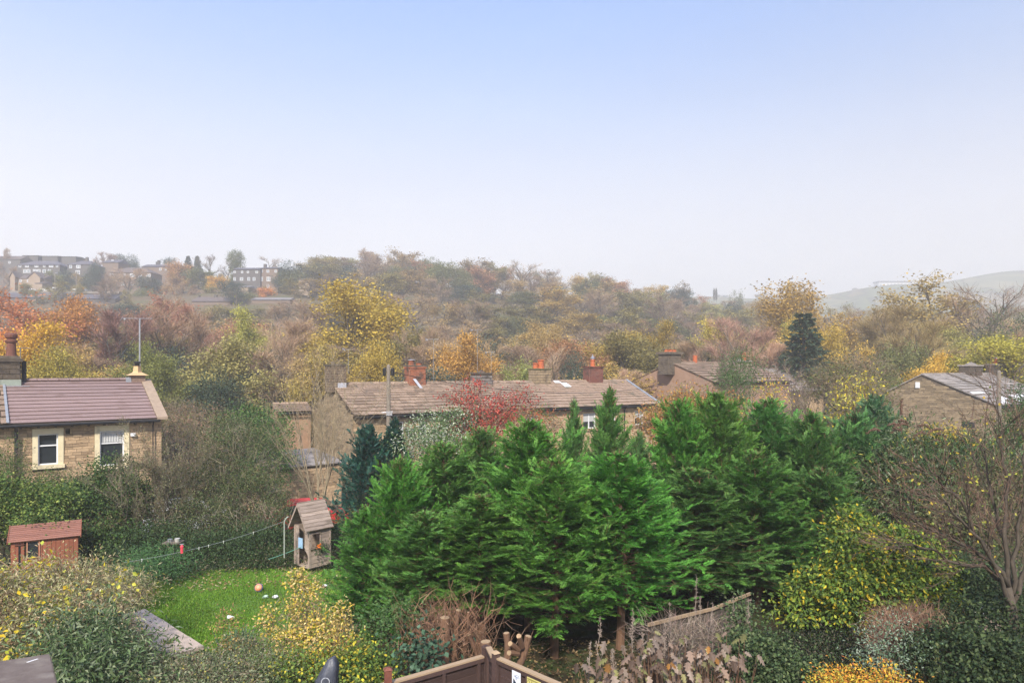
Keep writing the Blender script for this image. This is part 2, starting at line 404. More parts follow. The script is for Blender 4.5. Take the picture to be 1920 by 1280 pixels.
def bare_mesh(seed, H=10, tw=5, tww=.035, leaves=0, leaf=.2, detail=1, mats=None, **k):
    """returns (wood M, crown M)"""
    rng = R_(seed); tr, l1, l2, l3 = skeleton(rng, H, **k)
    w = M(); emit(w, tr, 5, 7, mi=0, end=.15); emit(w, l1, 4, 5, mi=0); emit(w, l2, 3, 3, mi=0)
    c = M()
    P, D = tips(rng, l3, 1, 0.); n = len(l3[0])
    c.slivers(l3[0], l3[1], l3[2] * 1.05, l3[3] * .9 + tww * .6, rng, tint=pal(rng, n, [(1, 1, 1), (.75, .72, .7)], jit=.2))
    p, d = tips(rng, l3, tw, .1)
    dd = unit(d * .8 + perp(rng, d) * .55 + [0, 0, .18]); m_ = len(p)
    c.slivers(p, dd, H * .075 * rng.uniform(.6, 1.3, m_), tww, rng, tint=pal(rng, m_, [(1, 1, 1), (.8, .75, .72), (1.15, 1.1, 1.0)], jit=.2))
    if leaves:
        p, d = tips(rng, l3, leaves, .1); n = len(p)
        p = p + rng.normal(size=p.shape) * H * .02
        c.leaves(p, unit(rng.normal(size=p.shape) + [0, 0, -.2]), unit(rng.normal(size=p.shape) + [0, 0, .6]), leaf * rng.uniform(.6, 1.3, n), leaf * .7,
                 tint=None, mi=1)
    kk = .6
    dome(w, H, k=.9); dome(c, H, k=kk)
    return w, c

def ell_points(rng, blobs, n, clumps, sig, rin=.75):
    """points clumped on and a little inside a union of ellipsoids; returns points, outward directions"""
    blobs = np.asarray(blobs, float); a = (blobs[:, 3] * blobs[:, 4] + blobs[:, 3] * blobs[:, 5] + blobs[:, 4] * blobs[:, 5])
    b = rng.choice(len(blobs), clumps, p=a / a.sum())
    d = unit(rng.normal(size=(clumps, 3)) + [0, 0, .25])
    lump = 1 + .13 * np.sin(d[:, 0] * 5 + b) * np.cos(d[:, 2] * 6 + b * 2) + .08 * np.sin(d[:, 1] * 11)
    r = (rin + (1.05 - rin) * rng.uniform(0, 1, clumps) ** .6) * lump
    c = blobs[b, :3] + d * blobs[b, 3:6] * r[:, None]
    i = rng.integers(0, clumps, n)
    q = rng.normal(size=(n, 3)) * sig
    q[:, 2] *= .75
    return c[i] + q, unit(d[i] + q / (sig * 3)), c, i

def leafmass(rng, m, blobs, n, leaf, cols, w=None, clumps=None, sig=None, wid=.55, rin=.7, mi=0, fold=.12, droop=.25, twigs=0, ctint=.25, hang=None):
    clumps = clumps or max(20, n // 40); sig = sig or leaf * 2.6
    P, O, C, i = ell_points(rng, blobs, n, clumps, sig, rin)
    A = unit(O * .7 + rng.normal(size=P.shape) * .7 + [0, 0, -droop])
    if hang: A = unit(A + [0, 0, -hang])
    N = unit(O * .6 + rng.normal(size=P.shape) * .5 + [0, 0, .7])
    t = pal(rng, n, cols, w) * rng.uniform(1 - ctint, 1 + ctint, clumps)[i][:, None]
    m.leaves(P, A, N, leaf * rng.uniform(.6, 1.35, n), leaf * wid, tint=np.clip(t, 0, 1), mi=mi, fold=fold)
    return C

def stems_to(rng, m, base, C, n, r=.03, sides=4, mi=0, spreadb=.25, sag=.15, tint=None):
    """curved stems from a base to n of the clump centres"""
    C = C[rng.choice(len(C), min(n, len(C)), replace=False)]; k = len(C)
    b = np.asarray(base, float) + rng.normal(size=(k, 3)) * [spreadb, spreadb, 0]
    t = np.linspace(0, 1, 5)[None, :, None]
    mid = (b + C) / 2 + rng.normal(size=C.shape) * .12 * np.linalg.norm(C - b, axis=1, keepdims=True) + [0, 0, sag]
    P = b[:, None] * (1 - t) ** 2 + 2 * mid[:, None] * t * (1 - t) + C[:, None] * t * t
    m.tubes(P, r * (1 - .75 * t[..., 0]) * rng.uniform(.6, 1.2, (k, 1)), sides, tint, mi)

def shrub(name, seed, blobs, n, leaf, cols, label, w=None, base=None, stems=14, stem_r=.025, bark=None, cat='shrub', group=None,
          foliage='foliage', twigs=0, twig_len=.5, twig_w=.012, twig_cols=((.22, .17, .12),), **kw):
    """a shrub: foliage + stems (+ bare twigs) as parts of one thing"""
    rng = R_(seed); blobs = np.asarray(blobs, float)
    if base is None:
        c = blobs[:, :3].mean(0); base = (c[0], c[1], float(ground(c[0], c[1])))
    base = np.asarray(base, float)
    root = thing(name, base, label, cat, group)
    m = M(); C = leafmass(rng, m, blobs, n, leaf, cols, w, **kw) if n else ell_points(rng, blobs, 10, 200, .1, .3)[2]
    if n: m.v = [v - base for v in m.v]; m.build(foliage, FOL, root)
    if stems:
        s = M(); stems_to(rng, s, base, C, stems, stem_r); s.v = [v - base for v in s.v]; s.build('stems', bark or BARK, root)
    if twigs:
        t = M(); P, O, _, _ = ell_points(rng, blobs, twigs, max(60, twigs // 12), twig_len * .3, .55)
        D = unit(O + rng.normal(size=P.shape) * .55 + [0, 0, .3]); L = twig_len * rng.uniform(.4, 1.4, twigs)
        t.slivers(P - D * (L * .5)[:, None], D, L, twig_w, rng, tint=pal(rng, twigs, twig_cols, jit=.25))
        t.v = [v - base for v in t.v]; t.build('twigs', TWIG, root)
    return root

def bl(px, py, d, w, h, dep=None):
    """an ellipsoid that covers w x h pixels round (px, py) at distance d"""
    p = pt(px, py, d); rx = w / 2 * d / F; rz = h / 2 * d / F
    return (p[0], p[1], p[2], rx, dep if dep else (rx + rz) / 2, rz)

def cypress_mesh(seed, H, Rm, limbs=240, spr=15, h0=.02, spray=.42, lean=(6, 52), pw=.025, prof=1.0, npin=9, tip=(1.9, 1.55, 1.2)):
    """a Leyland cypress: trunk + upswept limbs carrying flat feathery sprays"""
    rng = R_(seed); w = M(); c = M()
    K = 9; tz = np.linspace(0, 1, K); tp = np.stack([np.sin(tz * 4 + seed) * .04 * H * .3, np.cos(tz * 3 + seed) * .03 * H * .3, tz * H * .985], 1)
    w.tube(tp, np.maximum(.008, H * .018 * (1 - tz) ** .8), 6)
    h = h0 + (.985 - h0) * (np.arange(limbs) + rng.uniform(0, 1, limbs)) / limbs
    h = h0 + (.985 - h0) * ((h - h0) / (.985 - h0)) ** .85
    az = np.arange(limbs) * 2.399963 + rng.normal(size=limbs) * .35
    shape = np.clip((1 - h) ** .8 * 1.18, 0, 1) * np.clip(.75 + h * 1.5, 0, 1) * prof + .02
    lob = 1 + .16 * np.sin(az * 3 + seed + h * 9) + .1 * np.sin(az * 5 - h * 14)
    L = Rm * shape * lob * rng.uniform(.72, 1.16, limbs)
    el = np.radians(lean[0] + (lean[1] - lean[0]) * h ** 1.3) + rng.normal(size=limbs) * .12
    D = np.stack([np.cos(az) * np.cos(el), np.sin(az) * np.cos(el), np.sin(el)], 1)
    P = np.stack([np.interp(h, tz, tp[:, 0]), np.interp(h, tz, tp[:, 1]), h * H * .985], 1) - D * 0
    B = np.zeros((limbs, 3)); B[:, 2] = rng.uniform(-.05, .3, limbs); B += rng.normal(size=B.shape) * .05
    lb = [P, D, L / np.cos(el).clip(.8), np.full(limbs, 1.) * H * .0028 * (1.1 - h), B]
    emit(w, lb, 3, 3, end=.2)
    # sprays in the limb's plane
    i = np.repeat(np.arange(limbs), spr); n = len(i)
    t = .22 + .8 * ((np.tile(np.arange(spr), limbs) + rng.uniform(0, 1, n)) / spr); t = np.minimum(t, 1.0)
    keep = rng.uniform(0, 1, n) < np.clip(lb[2][i] / (Rm * .55), .3, 1)
    i = i[keep]; t = t[keep]; n = len(i)
    Li = lb[2][i]
    p = P[i] + D[i] * (Li * t)[:, None] + B[i] * (Li * t * t)[:, None]
    T = unit(D[i] + 2 * B[i] * t[:, None])
    upv = unit(np.array([0, 0, 1.]) + rng.normal(size=(n, 3)) * .35); side = unit(np.cross(T, upv)) * rng.choice([-1, 1], n)[:, None]
    a = rng.uniform(.25, 1.0, n)
    sdv = unit(T * np.cos(a)[:, None] + side * np.sin(a)[:, None] + upv * rng.normal(size=(n, 1)) * .18 + [0, 0, .08])
    sl_ = spray * rng.uniform(.65, 1.3, n) * (1.05 - .35 * t) * np.clip(Li / (Rm * .5), .45, 1)
    nrm = unit(np.cross(sdv, np.cross(upv, sdv)) + rng.normal(size=(n, 3)) * .25)
    sb = rng.normal(size=n) * .12 - .12
    # pinnae
    j = np.repeat(np.arange(n), npin * 2 + 1); k = np.tile(np.arange(npin * 2 + 1), n)
    u = np.where(k == npin * 2, .72, (k // 2 + .5) / npin * .95)
    sg = np.where(k == npin * 2, 0., np.where(k % 2 == 0, 1., -1.))
    bx = unit(np.cross(sdv, nrm))[j]
    pos = p[j] + sdv[j] * (sl_[j] * u)[:, None] + nrm[j] * (sb[j] * sl_[j] * u * u)[:, None]
    aa = rng.uniform(.45, .8, len(j))
    pd = unit(sdv[j] * np.cos(aa * np.abs(sg))[:, None] + bx * (np.sin(aa) * sg)[:, None] + nrm[j] * rng.normal(size=(len(j), 1)) * .16 - [0, 0, .1])
    pl = sl_[j] * np.where(sg == 0, .36, .42 * (1 - .6 * u)) * rng.uniform(.7, 1.2, len(j))
    # young growth at the ends of the limbs is a lighter yellower green
    young = np.clip((t[j] - .55) * 1.6, 0, 1)[:, None] * np.clip(u, .3, 1)[:, None]
    base = pal(rng, n, [(.82, .95, .85), (1, 1, 1), (.9, 1.05, .8)], jit=.12)[j]
    tint = base * (1 + (np.array(tip) - 1) * young)
    c.leaves(pos, pd, nrm[j], pl, pw, tint=tint, fold=.05)
    # brown dead wood inside
    q, dq = tips(rng, lb, 3, .05)
    w.slivers(q, unit(dq + perp(rng, dq) * .8), .35, .012, rng)
    return w, c
# ------------------------------------------------------------------ land
def terrain():
    tx = np.concatenate([np.linspace(-4.0, -1.1, 14)[:-1], np.linspace(-1.1, 1.1, 150), np.linspace(1.1, 4.0, 14)[1:]])
    ds = np.concatenate([np.linspace(-30, 8, 8), np.arange(9, 40, .5), np.arange(40, 80, 2), np.geomspace(80, 1150, 75)])
    Y, Tn = np.meshgrid(ds, tx, indexing='ij')
    X = np.clip(Tn * np.maximum(Y, 30), -3300, 3300)
    Z = ground(X, Y)
    Z = Z + np.where(Y < 80, .05 * np.sin(X * 2.1) * np.sin(Y * 1.7) + .03 * np.sin(X * 5.3 + Y * 4.1), 0)
    a, b = Y.shape; idx = np.arange(a * b).reshape(a, b)
    q = np.stack([idx[:-1, :-1], idx[:-1, 1:], idx[1:, 1:], idx[1:, :-1]], -1).reshape(-1, 4)
    m = M(); m.add(np.stack([X, Y, Z], -1).reshape(-1, 3), q)
    # soil and leaf litter near, woodland floor on the slopes, pasture on the far hill
    mt, n, b_ = nodes('land')
    b_.inputs['Roughness'].default_value = 1; b_.inputs['Specular IOR Level'].default_value = .1
    ge = n.nodes.new('ShaderNodeNewGeometry'); sp = n.nodes.new('ShaderNodeSeparateXYZ'); n.links.new(ge.outputs['Position'], sp.inputs[0])
    def noise(s, d=8):
        z = n.nodes.new('ShaderNodeTexNoise'); z.inputs['Scale'].default_value = s; z.inputs['Detail'].default_value = d; n.links.new(ge.outputs['Position'], z.inputs['Vector']); return z
    def rp(src, st):
        r = n.nodes.new('ShaderNodeValToRGB'); el = r.color_ramp.elements
        el[0].position, el[0].color = st[0][0], (*st[0][1], 1); el[1].position, el[1].color = st[-1][0], (*st[-1][1], 1)
        for p_, c_ in st[1:-1]: el.new(p_).color = (*c_, 1)
        n.links.new(src, r.inputs[0]); return r.outputs[0]
    near = rp(noise(1.6).outputs[0], [(.3, (.022, .02, .012)), (.45, (.045, .035, .02)), (.55, (.03, .045, .015)), (.7, (.08, .06, .03))])
    wood = rp(noise(.12).outputs[0], [(.3, (.09, .07, .045)), (.5, (.15, .115, .07)), (.7, (.10, .11, .05))])
    field = rp(noise(.011, 3).outputs[0], [(.38, (.12, .13, .06)), (.46, (.22, .20, .10)), (.485, (.04, .045, .03)), (.51, (.15, .17, .07)), (.56, (.05, .055, .035)), (.59, (.20, .17, .10))])
    def mr(a0, a1):
        r = n.nodes.new('ShaderNodeMapRange'); r.inputs[1].default_value = a0; r.inputs[2].default_value = a1; n.links.new(sp.outputs['Y'], r.inputs[0]); return r.outputs[0]
    def mx(f, a_, c_):
        x = n.nodes.new('ShaderNodeMix'); x.data_type = 'RGBA'; n.links.new(f, x.inputs['Factor']); n.links.new(a_, x.inputs['A']); n.links.new(c_, x.inputs['B']); return x.outputs['Result']
    col = mx(mr(380, 480), mx(mr(45, 75), near, wood), field)
    n.links.new(col, b_.inputs['Base Color'])
    bp = n.nodes.new('ShaderNodeBump'); bp.inputs['Strength'].default_value = .7; bp.inputs['Distance'].default_value = .06
    n.links.new(noise(9, 4).outputs[0], bp.inputs['Height']); n.links.new(bp.outputs[0], b_.inputs['Normal'])
    m.build('ground', mt, smooth=True, kind='structure')
terrain()

# ------------------------------------------------------------------ background trees
SC = 10.0   # archetypes are built 10 m high
def two(name, wm, cm):
    return wm.mesh(name + '_wood', BARK), cm.mesh(name + '_crown', [TWIG, FOL])
def one_mesh(name, wm, cm, bark=None):
    """far trees: wood and crown joined, slot 0 bark, 1 twigs, 2 leaves"""
    a = M(); 
    for src, sh in ((wm, 0), (cm, 1)):
        a.v += src.v; a.t += src.t; a.mi += [q + sh for q in src.mi]
        for f in src.f: a.f.append(f + a.n)
        a.n += src.n
    return a.mesh(name, [bark or BARK, TWIG, FOL])

def leafy(seed, leaves=6, leaf=.42, tww=.03, shell=2600, dens=1., **k):
    rng = R_(seed); w, c = bare_mesh(seed, SC, tw=2, tww=tww, leaves=0, **k)
    tr, l1, l2, l3 = skeleton(R_(seed), SC, **k)
    p, d = tips(rng, l3, leaves, .1); p = p + rng.normal(size=p.shape) * .3; n = len(p)
    g = np.repeat(rng.uniform(.68, 1.25, len(l3[0])), leaves)
    c.leaves(p, unit(rng.normal(size=p.shape) + [0, 0, -.2]), unit(rng.normal(size=p.shape) + [0, 0, .8]), leaf * rng.uniform(.6, 1.3, n), leaf * .75,
             tint=np.stack([g, g, g * .95], 1), mi=1)
    v_ = c.v; c.v = [v_[-1]]; dome(c, SC, k=.6); c.v = v_[:-1] + c.v
    if shell:
        tw_ = c.v[1].reshape(-1, 5, 3)[:, 3]; nc = max(60, shell // 16); C = tw_[rng.integers(0, len(tw_), nc)]; i = rng.integers(0, nc, shell)
        P = C[i] + rng.normal(size=(shell, 3)) * [.36, .36, .26]; O = unit(P - [0, 0, SC * .45])
        gg = (rng.uniform(.72, 1.28, nc)[i] * rng.uniform(.85, 1.15, shell))[:, None] * np.array([1, 1, .95])
        c.leaves(P, unit(O * .6 + rng.normal(size=P.shape) * .7 + [0, 0, -.25]), unit(O * .5 + rng.normal(size=P.shape) * .5 + [0, 0, .7]), leaf * rng.uniform(.6, 1.35, shell), leaf * .75, tint=gg, mi=1)
    return w, c

def evergreen(seed, n=4200, leaf=.42, wd=.32, hh=1.0):
    rng = R_(seed); w = M(); w.tube([(0, 0, 0), (0, .1, 4), (.1, 0, 7)], [.25, .18, .08], 6)
    bs = [(rng.normal() * 1.0, rng.normal() * 1.0, rng.uniform(3., 7.6) * hh, rng.uniform(1.4, 2.4), rng.uniform(1.4, 2.4), rng.uniform(1.3, 2.)) for _ in range(10)] + [(0, 0, 3.5, 2.9, 2.9, 2.6)]
    c = M(); leafmass(rng, c, bs, n, leaf, [(1, 1, 1), (.7, .75, .72), (1.2, 1.2, 1.)], clumps=260, sig=.42, mi=1, ctint=.3)
    return w, c

def spruce(seed, H=10., Rm=2.6, tiers=26):
    rng = R_(seed); w = M(); w.tube([(0, 0, 0), (0, 0, H)], [.2, .02], 6); c = M()
    per = 16; n = tiers * per; h = .08 + .9 * (np.repeat(np.arange(tiers), per) + rng.uniform(0, .6, n)) / tiers
    az = rng.uniform(0, 2 * pi, n); L = Rm * (1 - h) ** .8 * rng.uniform(.65, 1.15, n) + .15
    D = np.stack([np.cos(az), np.sin(az), np.full(n, -.05)], 1); P = np.stack([0 * h, 0 * h, h * H], 1)
    k = 14; i = np.repeat(np.arange(n), k); t = rng.uniform(.15, 1, n * k)
    p = P[i] + D[i] * (L[i] * t)[:, None] + [0, 0, 1] * (L[i] * t * t * .15)[:, None]
    dd = unit(D[i] + perp(rng, D[i]) * .8 + [0, 0, -.25])
    c.leaves(p, dd, unit(rng.normal(size=p.shape) + [0, 0, 1]), .45 * (1.1 - .5 * h[i]), .14, tint=pal(rng, len(i), [(1, 1, 1), (.7, .8, .75), (1.25, 1.2, 1)]), mi=1)
    return w, c

ARCH = {}
def arch(kind, v, near):
    key = (kind, v, near)
    if key in ARCH: return ARCH[key]
    s = {'bare': 100, 'thin': 150, 'leafy': 200, 'sparse': 250, 'ever': 300, 'spruce': 350, 'bush': 400, 'birch': 450}[kind] + v * 7
    D_ = 1 if near else 0
    if kind == 'bare':
        w, c = bare_mesh(s, SC, tw=14 if near else 9, tww=.015 if near else .026, spread=.8, trunk=.06, limbs=13, subs=7, twn=7 if near else 5, up=.3)
    elif kind == 'thin':
        w, c = bare_mesh(s, SC, tw=5 if near else 4, tww=.016 if near else .026, spread=.7, trunk=.25, limbs=8, subs=6, twn=5 if near else 4, up=.35)
    elif kind == 'sparse':
        w, c = leafy(s, 6 if near else 3, .17 if near else .26, shell=2200 if near else 900, tww=.03, spread=.8, trunk=.05, limbs=13, subs=7, twn=6 if near else 4, up=.25)
    elif kind == 'leafy':
        w, c = leafy(s, 12 if near else 3, .155 if near else .27, shell=11000 if near else 4200, tww=.02, spread=.78, trunk=.05, limbs=14, subs=7, twn=7 if near else 5, up=.2)
    elif kind == 'bush':
        w, c = leafy(s, 12 if near else 4, .2 if near else .4, shell=6500 if near else 1500, tww=.02, spread=1.0, trunk=.03, limbs=14, subs=7, twn=6 if near else 4, up=.15)
    elif kind == 'birch':
        w, c = bare_mesh(s, SC, tw=9 if near else 5, tww=.02 if near else .035, spread=.6, trunk=.12, limbs=15, subs=7, twn=7, up=.1, fork=.4)
    elif kind == 'ever': w, c = evergreen(s, 12000 if near else 6500, .22 if near else .3)
    elif kind == 'spruce': w, c = spruce(s)
    if near: r = (w.mesh(kind + '_wood', BIRCH if kind == 'birch' else BARK, smooth=True), c.mesh(kind + '_crown', [TWIG, FOL]))
    else: r = one_mesh(kind + '_tree', w, c)
    # the crown's half width at unit scale
    V = np.concatenate(c.v); hw = np.percentile(np.hypot(V[:, 0], V[:, 1]), 93); tz = np.percentile(V[:, 2], 99.85)
    ARCH[key] = (r, hw, tz); return ARCH[key]

NAMES = {'bare': 'bare_tree', 'thin': 'bare_tree', 'sparse': 'autumn_tree', 'leafy': 'autumn_tree', 'ever': 'evergreen_tree', 'spruce': 'conifer_tree', 'bush': 'bushy_tree', 'birch': 'birch_tree'}
TR = R_(77)
def tree(kind, px, top, wpx, d, color, label, group=None, name=None, v=None, base=None, tw=None, near=None, bark=None, minh=0):
    """a tree whose crown top is at (px, top) and whose crown is wpx wide on the photograph, d metres off"""
    near = d < 112 if near is None else near
    v = int(TR.integers(0, 3)) if v is None else v
    r, hw, tz = arch(kind, v, near)
    x = (px - 960) / F * d; z0 = float(ground(x, d)) - .3 if base is None else base
    zt = CZ + (HY - top) / F * d
    H = max(zt - z0, 2.0, minh); sz = H / tz; sx = (wpx / 2 * d / F) / hw
    z0 = zt - H
    rz = TR.uniform(0, 6.28)
    color = tuple(np.clip(np.array(color) * (1.68, 1.55, 1.32) * TR.uniform(.86, 1.16), 0, 1))
    nm = name or NAMES[kind]
    if near:
        root = thing(nm, (x, d, z0), label, 'tree', group, rz)
        wd = inst('trunk', r[0], root, sc=(sx, sx, sz)); cr = inst('crown', r[1], root, sc=(sx, sx, sz), color=color)
        if tw: pass
    else:
        root = inst(nm, r, None, (x, d, z0), (sx, sx, sz), rz, color=color); tag(root, label, 'tree', group)
    return root

BR = (.19, .15, .12); MAUVE = (.205, .155, .125); PINKB = (.24, .18, .13); OLIVE = (.17, .155, .06); OLG = (.11, .125, .055)
GOLD = (.42, .28, .05); YEL = (.52, .40, .06); YG = (.34, .34, .06); ORG = (.46, .19, .05); RUS = (.34, .15, .075); RED = (.42, .07, .05)
DKG = (.045, .07, .045); GRN = (.10, .15, .05); TANB = (.27, .21, .14); BLG = (.05, .075, .06)

# the trees one can single out, nearest rows first: kind, px, top, width, distance, colour, label
SPEC = [
 ('leafy', 650, 528, 235, 88, (.34, .27, .05), 'tall yellow green sycamore with a broad domed crown behind the chimney end of the terrace'),
 ('leafy', 30, 600, 190, 58, (.42, .29, .035), 'bright yellow tree behind the left chimney of the brown roofed cottage'),
 ('leafy', -60, 560, 170, 66, ORG, 'orange autumn tree cut by the left edge above the cottage chimney'),
 ('sparse', 75, 548, 170, 92, (.34, .15, .07), 'coral red topped autumn tree at the far left below the hillside bungalow'),
 ('leafy', 165, 553, 150, 96, (.33, .17, .05), 'orange tree left of the tall roof aerial below the long low roof'),
 ('sparse', 120, 610, 130, 70, (.24, .17, .08), 'brown thinning tree between the yellow tree and the purple birch'),
 ('leafy', 120, 650, 140, 56, (.26, .23, .05), 'yellow olive tree just above the middle of the brown tiled ridge'),
 ('birch', 200, 575, 125, 74, (.20, .125, .125), 'purple twigged birch with white stems left of the tall roof aerial'),
 ('leafy', 270, 640, 110, 56, (.14, .16, .05), 'green tree behind the cream chimney pot of the cottage'),
 ('bare', 318, 560, 170, 80, (.27, .20, .16), 'pale limbed bare tree right of the tall roof aerial'),
 ('sparse', 300, 545, 120, 105, (.25, .12, .09), 'dull red tree behind the pale limbed bare tree'),
 ('bare', 375, 570, 120, 92, (.24, .13, .11), 'dark crimson twigged tree below the long hillside roof'),
 ('leafy', 445, 578, 105, 84, (.24, .25, .07), 'yellow green oval tree right of the crimson twigged tree'),
 ('bush', 410, 632, 165, 62, (.20, .19, .08), 'broad olive bush right of the cottage end chimney'),
 ('ever', 400, 690, 130, 58, DKG, 'dark evergreen thicket below the broad olive bush'),
 ('bare', 520, 595, 140, 78, (.25, .19, .15), 'grey brown bare tree left of the big yellow sycamore'),
 ('bare', 560, 560, 110, 105, (.22, .17, .14), 'bare tree close behind the left side of the yellow sycamore'),
 ('sparse', 575, 640, 120, 60, (.30, .25, .08), 'thin yellow brown tree left of the terrace end chimney'),
 ('leafy', 700, 640, 120, 62, (.28, .22, .05), 'golden low tree behind the telegraph pole'),
 ('leafy', 850, 625, 135, 70, (.36, .23, .07), 'orange yellow rounded tree between the brick chimney and the grey chimney'),
 ('bare', 775, 610, 100, 82, (.23, .18, .14), 'bare brown tree between the sycamore and the orange rounded tree'),
 ('bush', 980, 675, 90, 62, (.19, .22, .08), 'fresh green bush left of the twin orange chimney pots'),
 ('thin', 1050, 640, 80, 64, (.30, .24, .19), 'slender bare tree just right of the twin orange chimney pots'),
 ('ever', 1080, 655, 70, 66, BLG, 'dark ivy clad tree left of the dark red chimney'),
 ('leafy', 1150, 620, 130, 84, (.28, .22, .06), 'golden tree above the dark red chimney'),
 ('leafy', 1225, 600, 90, 92, (.29, .22, .05), 'yellow tree behind the capped chimney of the rendered house'),
 ('bare', 1150, 690, 110, 60, (.27, .20, .16), 'low bare tree left of the pink rendered gable'),
 ('leafy', 1320, 600, 110, 96, (.34, .30, .07), 'yellow olive tree above the rendered house'),
 ('bare', 1370, 590, 150, 76, (.24, .16, .14), 'dense brown bare tree right of the rendered house'),
 ('bare', 1430, 640, 120, 74, (.29, .20, .16), 'reddish bare tree left of the dark spruce'),
 ('sparse', 1540, 522, 210, 100, (.31, .22, .07), 'large thinning oak rising behind the dark spruce'),
 ('bare', 1475, 545, 130, 108, (.24, .19, .12), 'tall bare tree on the skyline left of the thinning oak'),
 ('leafy', 1530, 590, 130, 84, (.30, .23, .05), 'golden tree close behind the dark spruce'),
 ('spruce', 1507, 588, 122, 70, (.04, .065, .045), 'dark spruce tree standing above the grey slate house'),
 ('sparse', 1610, 645, 110, 74, (.36, .26, .06), 'golden brown tree right of the dark spruce'),
 ('thin', 1625, 575, 90, 98, BR, 'thin bare tree in the gap before the far hill'),
 ('bare', 1690, 570, 150, 84, (.22, .18, .10), 'spreading olive bare tree left of the big skyline oak'),
 ('sparse', 1770, 512, 220, 104, (.28, .22, .08), 'broad oak that breaks the skyline right of the far white building'),
 ('thin', 1855, 525, 140, 98, (.20, .15, .12), 'bare dark branched tree against the far hill at the right'),
 ('bare', 1745, 600, 150, 72, (.24, .20, .11), 'bare grey branched tree above the stone gable'),
 ('leafy', 1770, 660, 110, 62, (.38, .26, .05), 'orange yellow tree right above the stone gable peak'),
 ('leafy', 1870, 630, 190, 66, (.27, .26, .045), 'yellow green spreading tree behind the three right chimneys'),
 ('ever', 1905, 585, 120, 86, (.08, .10, .05), 'green ivy covered tree at the right edge'),
 ('sparse', 1960, 570, 130, 82, (.38, .30, .06), 'golden tree cut by the right edge of the view'),
 ('ever', 1655, 690, 80, 60, (.12, .17, .05), 'bright green bush left of the stone gable'),
 ('bush', 1690, 640, 90, 66, OLG, 'olive bush between the bare trees left of the stone gable'),
]
for k_, px_, tp_, w_, d_, c_, lab_ in SPEC:
    tree(k_, px_, tp_, w_, d_, c_, lab_, base=None)

